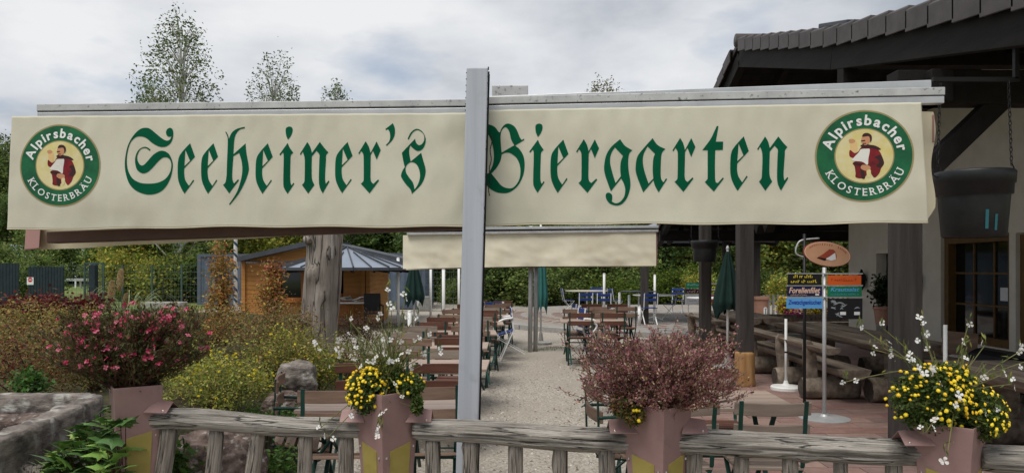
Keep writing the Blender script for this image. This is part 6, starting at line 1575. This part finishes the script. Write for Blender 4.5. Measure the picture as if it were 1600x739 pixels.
# sheet metal canopy in front: six sided skirt roof with standing seams
cc_ = hr((gx(537, 20.2), 20.6, gz(389, 20.2))); R0 = 1.93
can = []
for k in range(12): a = 2 * math.pi * k / 12 + R(15); can.append(Vector((cc_.x + R0 * math.cos(a), cc_.y + R0 * math.sin(a) * .8, gz(418.5, 20.2) - 0)))
apx = Vector((cc_.x, cc_.y, cc_.z + .06))
mb = MB()
for k in range(12):
    p, q = can[k], can[(k + 1) % 12]; mb.add([p, q, apx, p + Vector((0, 0, -.05)), q + Vector((0, 0, -.05))], [(0, 1, 2), (3, 4, 1, 0)])
cn = mb.build('canopy', 'sheet_roof', hut)
for k in range(12):
    p, q = can[k], can[(k + 1) % 12]; MB().beam(p + Vector((0, 0, .02)), apx + Vector((0, 0, .02)), .03, .05).build('seam', 'sheet_roof_dark', cn); m_ = p.lerp(q, .5); MB().beam(m_ + Vector((0, 0, .02)), m_.lerp(apx, .72) + Vector((0, 0, .02)), .02, .04).build('seam', 'sheet_roof_dark', cn); MB().beam(p + Vector((0, 0, -.03)), q + Vector((0, 0, -.03)), .05, .08).build('gutter', 'sheet_roof_dark', cn)
for k in range(12): p = can[k]; MB().beam(p + Vector((0, 0, -.10)), Vector((cc_.x, cc_.y, p.z - .02)).lerp(apx, .2), .05, .09).build('rafter', 'dark_timber', cn)
MB().box(hr((gx(545, 20.9), 20.95, gz(473, 20.9))), (.95, .34, .04)).build('counter', 'white_metal', hut)
for k in range(8): MB().box(hr((gx(529, 21) + k * .055, 21.1, .5)), (.03, .02, .9)).build('counter_slat', 'hut_frame', hut)
t = thing('counter_clutter', 'pile of rods and tools on the hut counter', 'tools', Vector((gx(545, 20.9), 20.95, gz(472, 20.9))))
rs = random.Random(5)
for k in range(9): a = rs.uniform(-.4, .4); x = rs.uniform(-.35, .3); MB().beam((x, rs.uniform(-.1, .1), .02 + k * .015), (x + .28 * math.cos(a), rs.uniform(-.1, .1), .05 + k * .015 + .28 * math.sin(a) * .5), .03, .03).build('rod', 'concrete' if k % 2 else 'white_metal', t)
t = thing('yard_chair', 'dark garden chair standing at the right corner of the hut', 'chair', (gx(584, 20.2), 20.2, 0), R(20))
MB().box((0, 0, .44), (.48, .46, .04)).build('seat', 'iron', t); MB().box((0, .24, .72), (.46, .03, .5), Matrix.Rotation(-.15, 3, 'X')).build('backrest', 'iron', t)
for sx in (-.22, .22):
    MB().beam((sx, -.2, 0), (sx, -.2, .64), .03, .03, (0, 1, 0)).build('leg', 'iron', t); MB().beam((sx, .22, 0), (sx, .22, .46), .03, .03, (0, 1, 0)).build('leg', 'iron', t); MB().beam((sx, -.22, .64), (sx, .26, .66), .04, .03).build('armrest', 'iron', t)

# ================================================================== CONTAINER, BLOCKS, FENCES
CD = 33.0
def corrugated(mb, a, b, z0, z1, nrm, pitch=.28, dep=.04):
    a, b = Vector(a), Vector(b); L = (b - a).length; n = int(L / pitch) * 4; vs, fs = [], []
    for i in range(n + 1):
        p = a.lerp(b, i / n); o = nrm * (dep if (i % 4) in (1, 2) else 0); vs += [(p.x + o.x, p.y + o.y, z0), (p.x + o.x, p.y + o.y, z1)]
    for i in range(n): fs.append((2 * i, 2 * i + 2, 2 * i + 3, 2 * i + 1))
    mb.add(vs, fs)
def container(label, x0, x1, y0, y1, h, z0=.1):
    t = thing('shipping_container', label, 'container', ((x0 + x1) / 2, (y0 + y1) / 2, 0)); O = Vector(t.location)
    mb = MB(); corrugated(mb, Vector((x0, y0, 0)) - O, Vector((x1, y0, 0)) - O, z0, h, Vector((0, -1, 0))); corrugated(mb, Vector((x0, y1, 0)) - O, Vector((x0, y0, 0)) - O, z0, h, Vector((-1, 0, 0))); corrugated(mb, Vector((x1, y0, 0)) - O, Vector((x1, y1, 0)) - O, z0, h, Vector((1, 0, 0)))
    mb.box(Vector(((x0 + x1) / 2, (y0 + y1) / 2, h)) - O, (x1 - x0 - .05, y1 - y0 - .05, .04)); mb.build('wall', 'container_blue', t)
    MT.setdefault('container_frame', mat('container_frame', (.075, .092, .125), (.10, .12, .155), scale=2, rough=.5)); mb = MB()
    for x in (x0, x1):
        for y in (y0, y1): mb.box(Vector((x, y, (h + z0) / 2)) - O, (.16, .16, h - z0 + .1))
    for z in (z0, h):
        mb.box(Vector(((x0 + x1) / 2, y0 - .01, z)) - O, (x1 - x0 - .16, .13, .13)); mb.box(Vector((x0 - .01, (y0 + y1) / 2, z)) - O, (.13, y1 - y0 - .16, .13)); mb.box(Vector((x1 + .01, (y0 + y1) / 2, z)) - O, (.13, y1 - y0 - .16, .13))
    mb.build('frame', 'container_frame', t)
    for k in range(3): MB().tube([Vector((x0 - .10, y0 + .4 + k * .5, z0)) - O, Vector((x0 - .10, y0 + .4 + k * .5, h)) - O], .03, 8).build('door_bar', 'galv', t)
    return t
container('blue corrugated shipping container left of the hut', gx(312, CD), gx(400, CD), CD, CD + 6, gz(399, CD))
container('blue corrugated shipping container right of the hut', gx(566, 30), gx(662, 30), 30, 33, gz(398, 30))
t = thing('concrete_block', 'grey concrete block at the foot of the right container', 'block', (gx(664, 29.2), 29.2, 0)); MB().box((0, 0, .28), (.42, .42, .56)).build('block', 'concrete', t, bevel=.02)

def mesh_fence(label, p0, p1, h, npost, posts_m='fence_green', step=.16, hstep=.25, wire=.006, z=0):
    p0, p1 = Vector(p0), Vector(p1); t = thing('mesh_fence', label, 'fence', p0); d = p1 - p0; L = d.length; dn = d / L
    pm_ = MB().box((0, 0, h / 2 + .03), (.06, .06, h + .06)).mesh('post'); pm_.materials.append(MT[posts_m])
    for k in range(npost): o = link('post', pm_, None, t); o.location = d * (k / (npost - 1))
    mb = MB(); n = int(L / step)
    for k in range(n): p = dn * (k * step); mb.add([p + dn * -wire / 2, p + dn * wire / 2, p + dn * wire / 2 + Vector((0, 0, h)), p - dn * wire / 2 + Vector((0, 0, h))], [(0, 1, 2, 3)])
    k = 0
    while k * hstep <= h: mb.beam(Vector((0, 0, k * hstep + .02)), d + Vector((0, 0, k * hstep + .02)), wire * 2, wire * 1.6); k += 1
    o = mb.build('wire_mesh', 'fence_wire', t); o['kind'] = 'stuff'; return t
mesh_fence('green wire mesh fence across the left background', (gx(-40, 30), 30, 0), (gx(330, 30), 30, 0), 1.75, 9)
mesh_fence('green wire mesh fence before the right container and trees', (gx(560, 28.5), 28.5, 0), (gx(735, 28.5), 28.5, 0), 1.9, 5)
t = thing('fence_gate', 'pale green mesh gate wing behind the dark gate post', 'gate', (gx(147, 34), 34, 0)); mb = MB(); mb2 = MB()
xa, xb = gx(132, 34) - gx(147, 34), gx(162, 34) - gx(147, 34); zt = gz(411, 34)
for k in range(14): x = xa + (xb - xa) * k / 13; MB().box((x, 0, zt / 2), (.02, .02, zt)).build('bar', 'fence_green', t)
for x, y in ((xa, zt), (xb, zt)): MB().box((x, 0, y / 2), (.06, .06, y)).build('gate_frame', 'fence_green', t)
MB().box((0, 0, zt), (xb - xa, .06, .06)).build('gate_frame', 'fence_green', t)
t = thing('gate_post', 'dark square gate post in the left background fence', 'post', (gx(146, 29.6), 29.6, 0)); MB().box((0, 0, gz(414, 29.6) / 2), (.26, .26, gz(414, 29.6))).build('shaft', 'fence_dark', t, bevel=.02); MB().lathe((0, 0, gz(414, 29.6)), [(.15, 0), (.13, .04), (.02, .07)], 4).build('cap', 'fence_dark', t)
for (u0, u1, vt, lb, mid) in ((-30, 30, 411, 'dark slatted screen panel at the far left edge', 1), (44, 99, 417, 'dark screen panel with a white notice on the left fence', 2)):
    d = 29.7; t = thing('screen_panel', lb, 'screen', (gx((u0 + u1) / 2, d), d, 0), 0, 'dark screens on the mesh fence'); W = gx(u1, d) - gx(u0, d); H = gz(vt, d); n = 12
    for k in range(n): MB().box((-W / 2 + W * (k + .5) / n, 0, H / 2), (W / n - .015, .03, H)).build('slat', 'fence_dark', t)
    MB().box((0, .03, H - .1), (W, .03, .06)).build('rail', 'fence_dark', t)
    if mid == 2:
        s = MB().box((gx(48, d) - gx(71.5, d), -.03, gz(439, d)), (.27, .01, .30)).build('notice', 'paper_white', t); b = MB(); c = (gx(48, d) - gx(71.5, d), -.037, gz(437, d)); b.add([(c[0] + .095 * math.cos(2 * math.pi * k / 24), c[1], c[2] + .095 * math.sin(2 * math.pi * k / 24)) for k in range(24)], [tuple(range(24))]); b.build('notice_disc', 'sign_red', s)
        MB().box((c[0], c[1] - .004, c[2]), (.13, .003, .03)).build('notice_bar', 'paper_white', s)
# road guard rail and posts on the meadow, table behind the pampas grass
t = thing('guard_rail', 'long pale roadside rail crossing the meadow behind the left fence', 'guard rail', (gx(140, 62), 62, 0))
MB().box((0, 0, gz(437, 62)), (9, .1, .22)).build('rail', 'galv', t)
for k in range(6): MB().box((-4 + k * 1.6, .1, gz(437, 62) / 2), (.12, .12, gz(437, 62))).build('post', 'concrete', t)
for (u, v) in ((118, 431), (166, 432), (171, 427), (177, 432)):
    t = thing('delineator', 'small white roadside post %s' % {118: 'left of the mesh gate', 166: 'just right of the mesh gate', 171: 'tallest, right of the mesh gate', 177: 'rightmost beyond the mesh gate'}[u], 'post', (gx(u, 64), 64, 0)); MB().box((0, 0, gz(v, 64) / 2), (.12, .08, gz(v, 64)), None, .8).build('shaft', 'paper_white', t); MB().box((0, -.045, gz(v, 64) * .86), (.125, .01, .18)).build('band', 'sign_black', t)
t = thing('stone_trough', 'long pale stone trough under the birch trunk', 'trough', (gx(256, 27), 27, 0)); 
for y in (-.25, .25): MB().box((0, y, .32), (1.5, .1, .24)).build('side', 'concrete', t, bevel=.03)
for x in (-.7, .7): MB().box((x, 0, .32), (.1, .4, .24)).build('end', 'concrete', t, bevel=.03)
MB().box((0, 0, .1), (1.4, .5, .2)).build('base', 'concrete', t)

# ================================================================== PAVILION BESIDE THE PLAZA
pv = thing('pavilion', 'small pavilion with sheet metal roof beyond the awning, partly hidden', 'pavilion', (gx(1007, 20.5), 20.5, 0)); VO_ = Vector(pv.location)
MB().box((0, 0, 1.3), (.20, .20, 2.6)).build('pillar', 'pillar_timber', pv, bevel=.01); MB().box((3.2, 0.3, 1.3), (.20, .20, 2.6)).build('pillar', 'pillar_timber', pv, bevel=.01); MB().box((3.2, 3.2, 1.3), (.20, .20, 2.6)).build('pillar', 'pillar_timber', pv, bevel=.01)
c = Vector((1.5, 1.6, 3.35)); ring_ = [Vector((1.5 + 2.6 * math.cos(2 * math.pi * k / 8 + .39), 1.6 + 2.6 * math.sin(2 * math.pi * k / 8 + .39), 2.48)) for k in range(8)]
mb = MB()
for k in range(8): mb.add([ring_[k], ring_[(k + 1) % 8], c, ring_[k] - Vector((0, 0, .06)), ring_[(k + 1) % 8] - Vector((0, 0, .06))], [(0, 1, 2), (3, 4, 1, 0)])
rf = mb.build('roof', 'sheet_roof', pv); mb = MB()
for k in range(8): MB().beam(ring_[k] - Vector((0, 0, .12)), Vector((1.5, 1.6, 2.9)), .08, .14).build('rafter', 'dark_timber', rf); MB().beam(ring_[k] - Vector((0, 0, .04)), ring_[(k + 1) % 8] - Vector((0, 0, .04)), .08, .10).build('eave_board', 'dark_timber', rf)

# picket fence, flower troughs beyond the porch
t = thing('picket_fence', 'grey picket fence in the garden beyond the porch', 'fence', (gx(1250, 21.5), 21.5, 0)); pk_ = MB().box((0, 0, .45), (.07, .03, .9), None, .9).mesh('picket'); pk_.materials.append(MT['concrete'])
for k in range(30): o = link('picket', pk_, None, t); o.location = (-1.9 + k * .14, 0, 0)
for z in (.25, .7): MB().box((.1, .03, z), (4.2, .03, .06)).build('rail', 'concrete', t)
for (u, d, lb) in ((1188, 20.6, 'tall terracotta pot at the left of the picket fence'), (1236, 20.2, 'tall terracotta pot in the middle of the picket fence')):
    t = thing('terracotta_pot', lb, 'pot', (gx(u, d), d, 0)); MB().lathe((0, 0, 0), [(.17, 0), (.22, .78), (.25, .80), (.25, .88), (.2, .88)], 20).build('pot', 'terracotta', t, smooth=False); MB().lathe((0, 0, .8), [(.2, 0), (.01, .04)], 12, cap=False).build('soil', 'soil', t)
t = thing('planter_wall', 'low brown plank trough with flowers beyond the porch tables', 'trough', (gx(1262, 17.6), 17.6, 0)); 
for k in range(3): MB().box((0, -.02 * (k % 2), .10 + k * .19), (3.4, .06, .18)).build('plank', 'log_furniture', t)
MB().box((0, .3, .5), (3.3, .5, .04)).build('soil', 'soil', t)
def flowers_far(label, u, v, d, rx, rz, fc, seed): return shrub('flower_bush', label, u, v, d, rx, rz, GREEN, 900, .05, seed, 24, .07, blossoms=(240, .065, fc), zbase=.45, cat='flowering plant', stems=6)
flowers_far('magenta flowers in the trough left of the menu boards', 1240, 503, 17.8, .30, .14, [(.55, .02, .25), (.65, .05, .30)], 91)
flowers_far('red flowers in the trough right under the menu boards', 1306, 504, 17.8, .32, .13, [(.50, .02, .06), (.6, .05, .10)], 92)
flowers_far('yellow flowers above the trough behind the sign pole', 1275, 488, 18.2, .26, .12, [(.75, .55, .02), (.8, .65, .05)], 93)
flowers_far('yellow flowering plant left of the menu boards', 1226, 480, 19.5, .14, .22, [(.75, .55, .02), (.6, .55, .1)], 94)

# ================================================================== TREES
FG = [(0.137, 0.198, 0.054), (0.182, 0.258, 0.067), (0.258, 0.305, 0.085), (0.09, 0.146, 0.042)]
FY = [(0.363, 0.349, 0.056), (0.252, 0.307, 0.067), (0.504, 0.42, 0.084), (0.168, 0.239, 0.056)]
FO = [(0.405, 0.253, 0.076), (0.253, 0.228, 0.063), (0.506, 0.329, 0.076), (0.177, 0.177, 0.051)]
FD = [(0.061, 0.107, 0.033), (0.083, 0.14, 0.04), (0.126, 0.181, 0.05)]
def tree_meshes(seed, H, cr, cb, ncl, per, spread, leaf, cols, shape='round', asp=.6, pw=.6):
    rng = np.random.default_rng(seed); cz = (H + cb) / 2; rz = (H - cb) / 2
    if shape == 'round': P, ids, cc = clump_cloud(rng, (0, 0, cz), (cr, cr, rz), ncl, per, spread, shell=.35)
    else:     # slender, thinning to the top, hanging twigs
        f = rng.random(ncl) ** .62; z = H - f * (H - cb); a = rng.uniform(0, 6.28, ncl); rr = cr * (f ** pw) * rng.random(ncl) ** .4 * rng.uniform(.8, 1.12, ncl)
        cc = np.stack([rr * np.cos(a), rr * np.sin(a), z], 1); ids = np.repeat(np.arange(ncl), per); P = cc[ids] + rng.normal(size=(ncl * per, 3)) * spread * np.array([.55, .55, 1.5])
        P[:, 2] -= np.abs(rng.normal(size=len(P))) * spread
    C = pal(rng, len(P), cols, jit=.35) * (.65 + .7 * rng.random(ncl))[ids][:, None]
    ok = P[:, 2] > .05; P, C = P[ok], C[ok]
    crown = leaf_mesh('crown', P, rng.uniform(.6, 1.4, len(P)) * leaf, np.clip(C, 0, 1), rng, asp=asp)
    mb = MB(); tr_ = H * (.014 if shape == 'round' else .0085) + .05; sw = [Vector((rng.normal() * .02 * H * s, rng.normal() * .02 * H * s, H * s * .97)) for s in (0, .25, .5, .75, 1)]; sw[0] = Vector((0, 0, -.1)); sp_ = smooth_path(sw, 4)
    mb.tube(sp_, [max(.012, tr_ * (1 - .93 * i / (len(sp_) - 1))) for i in range(len(sp_))], 8)
    for k in range(min(ncl, 34 if shape == 'round' else 300)):
        e_ = Vector(cc[k]); zz = max(.15 * H, min(e_.z - .12 * H * rng.random() - .02 * H, H * .93)); i = min(int(zz / H / .97 * (len(sp_) - 1)), len(sp_) - 1); s_ = sp_[i]; mb.tube([s_, s_.lerp(e_, .5) + Vector((0, 0, .03 * H)), e_], [tr_ * .28, tr_ * .16, .012] if shape == 'round' else [.03, .018, .008], 4, cap=False)
    return mb.mesh('trunk'), crown
def plant_tree(name, label, x, y, z, meshes, bark, rz=0, sc=1.0, group=None, cat='tree', sxy=1.0):
    t = thing(name, label, cat, (x, y, z), rz, group); t.scale = (sc * sxy, sc * sxy, sc)
    for nm, me, m in (('trunk', meshes[0], bark), ('crown', meshes[1], 'leaf_far')): link(nm, me, m, t)
    return t
# birches rising above the awning
BI = [(0.095, 0.139, 0.046), (0.128, 0.17, 0.06), (0.17, 0.203, 0.075), (0.075, 0.106, 0.039)]
for (u, vt, d, wpx, pw, ncl, sd, lb) in ((281, 4, 38, 70, .62, 1000, 1, 'tall slender birch with white trunk rising above the left awning half'), (430, 76, 44, 44, .42, 900, 2, 'shorter rounded birch above the awning, left of the letter h'), (525, 126, 46, 24, .55, 1100, 3, 'birch top just showing over the rail left of the post'), (945, 122, 46, 36, .40, 1900, 4, 'yellowish birch top just showing over the right rail'), (236, 122, 41, 30, .45, 600, 5, 'small leafy top leaning beside the tall birch')):
    H = gz(vt, d); base = .0 if gx(u, d) < -9 else hill_h(gx(u, d), d); cb = H * .28; fb = (160 - vt) * d / F / (H - base - cb)
    mt_ = tree_meshes(100 + sd, H - base, wpx * d / F / fb ** pw / .95, cb, ncl, 11, .19, .155, BI if sd != 4 else [(.17, .16, .07), (.21, .19, .08), (.13, .13, .055)], 'slim', .5, pw)
    plant_tree('birch_tree', lb, gx(u, d), d, base, mt_, 'birch_bark')
# woodland: a few crown shapes, each tree its own
VAR = {'g': tree_meshes(201, 10, 3.0, .4, 150, 62, .5, .30, FG), 'y': tree_meshes(202, 9, 2.9, .3, 150, 60, .46, .28, FY), 'o': tree_meshes(203, 7, 2.6, .2, 130, 60, .42, .26, FO), 'd': tree_meshes(204, 11, 3.1, .3, 150, 64, .52, .31, FD), 'b': tree_meshes(205, 3.0, 1.7, .0, 110, 56, .26, .16, FY), 'k': tree_meshes(206, 3.4, 1.9, .0, 110, 58, .28, .17, FG),
       'l': tree_meshes(207, 2.6, 1.6, .0, 110, 56, .24, .15, [(.11, .17, .02), (.15, .20, .03), (.08, .13, .02)]), 'r': tree_meshes(208, 3.2, 1.8, .0, 110, 56, .28, .17, FO)}
KIND = {'g': 'green broadleaf tree', 'y': 'yellowish autumn tree', 'o': 'rusty autumn tree', 'd': 'dark green tree', 'b': 'yellow green bush', 'k': 'dark green bush', 'l': 'fresh light green bush', 'r': 'rusty brown bush'}
rs = random.Random(77); WOOD = []
def wood(u0, u1, d0, d1, step, kinds, where, hmin=.8, hmax=1.2):
    u = u0
    while u < u1:
        d = rs.uniform(d0, d1); x = gx(u, d); k = rs.choice(kinds); sc = rs.uniform(hmin, hmax)
        z = hill_h(x, d) - .15 if not (d < 74 and x < -9) and d > 34 else -.1
        t = plant_tree('forest_bush' if k in 'bklr' else 'forest_tree', '', x, d, z, VAR[k], 'bark', rs.uniform(0, 6.28), sc, KIND[k] + ' group ' + where, 'bush' if k in 'bklr' else 'tree', rs.uniform(.9, 1.25))
        WOOD.append((KIND[k], where, u, t)); u += step * rs.uniform(.75, 1.25)
wood(-90, 240, 80, 100, 26, 'ddgg', 'on the slope behind the left meadow', .95, 1.25)
wood(-60, 200, 66, 76, 34, 'gdyg', 'at the far edge of the left meadow', .55, .75)
wood(-60, 60, 36, 44, 30, 'kgkk', 'just behind the left mesh fence', .7, 1.0)
wood(205, 430, 40, 50, 24, 'yygd', 'behind the left container', .62, .85)
wood(195, 320, 36, 40, 28, 'kkb', 'at the foot of the tall birch', .75, 1.05)
wood(430, 860, 46, 60, 24, 'ygdgy', 'behind the hut and right container', .65, .95)
wood(640, 900, 33, 38, 26, 'kdkkg', 'between container and plaza', .45, .75)
wood(840, 1100, 40, 52, 17, 'ydgdoyg', 'on the hillside behind the plaza', .55, .85)
wood(850, 1070, 34, 39, 26, 'kdrkg', 'behind the far rim of the plaza', .35, .75)
wood(935, 1075, 32.6, 34, 42, 'l', 'right behind the plaza tables', .45, .75)
wood(1040, 1380, 36, 56, 18, 'yogodyg', 'on the slope beyond the porch', .5, .8)
wood(1060, 1380, 30, 35, 34, 'rkbg', 'in the garden beyond the porch', .25, .6)
wood(1000, 1400, 60, 80, 34, 'yog', 'higher on the slope beyond the porch', .7, 1.0)
NTH = ['first', 'second', 'third', 'fourth', 'fifth', 'sixth', 'seventh', 'eighth', 'ninth', 'tenth', 'eleventh', 'twelfth', 'thirteenth', 'fourteenth', 'fifteenth', 'sixteenth']
from collections import defaultdict
gr = defaultdict(list)
for k, wh, u, t in WOOD: gr[(k, wh)].append((u, t))
for (k, wh), l in gr.items():
    l.sort(key=lambda q: q[0])
    for i, (u, t) in enumerate(l): t['label'] = '%s %s' % (k, wh) if len(l) == 1 else '%s %s from the left %s' % (NTH[i], k, wh)
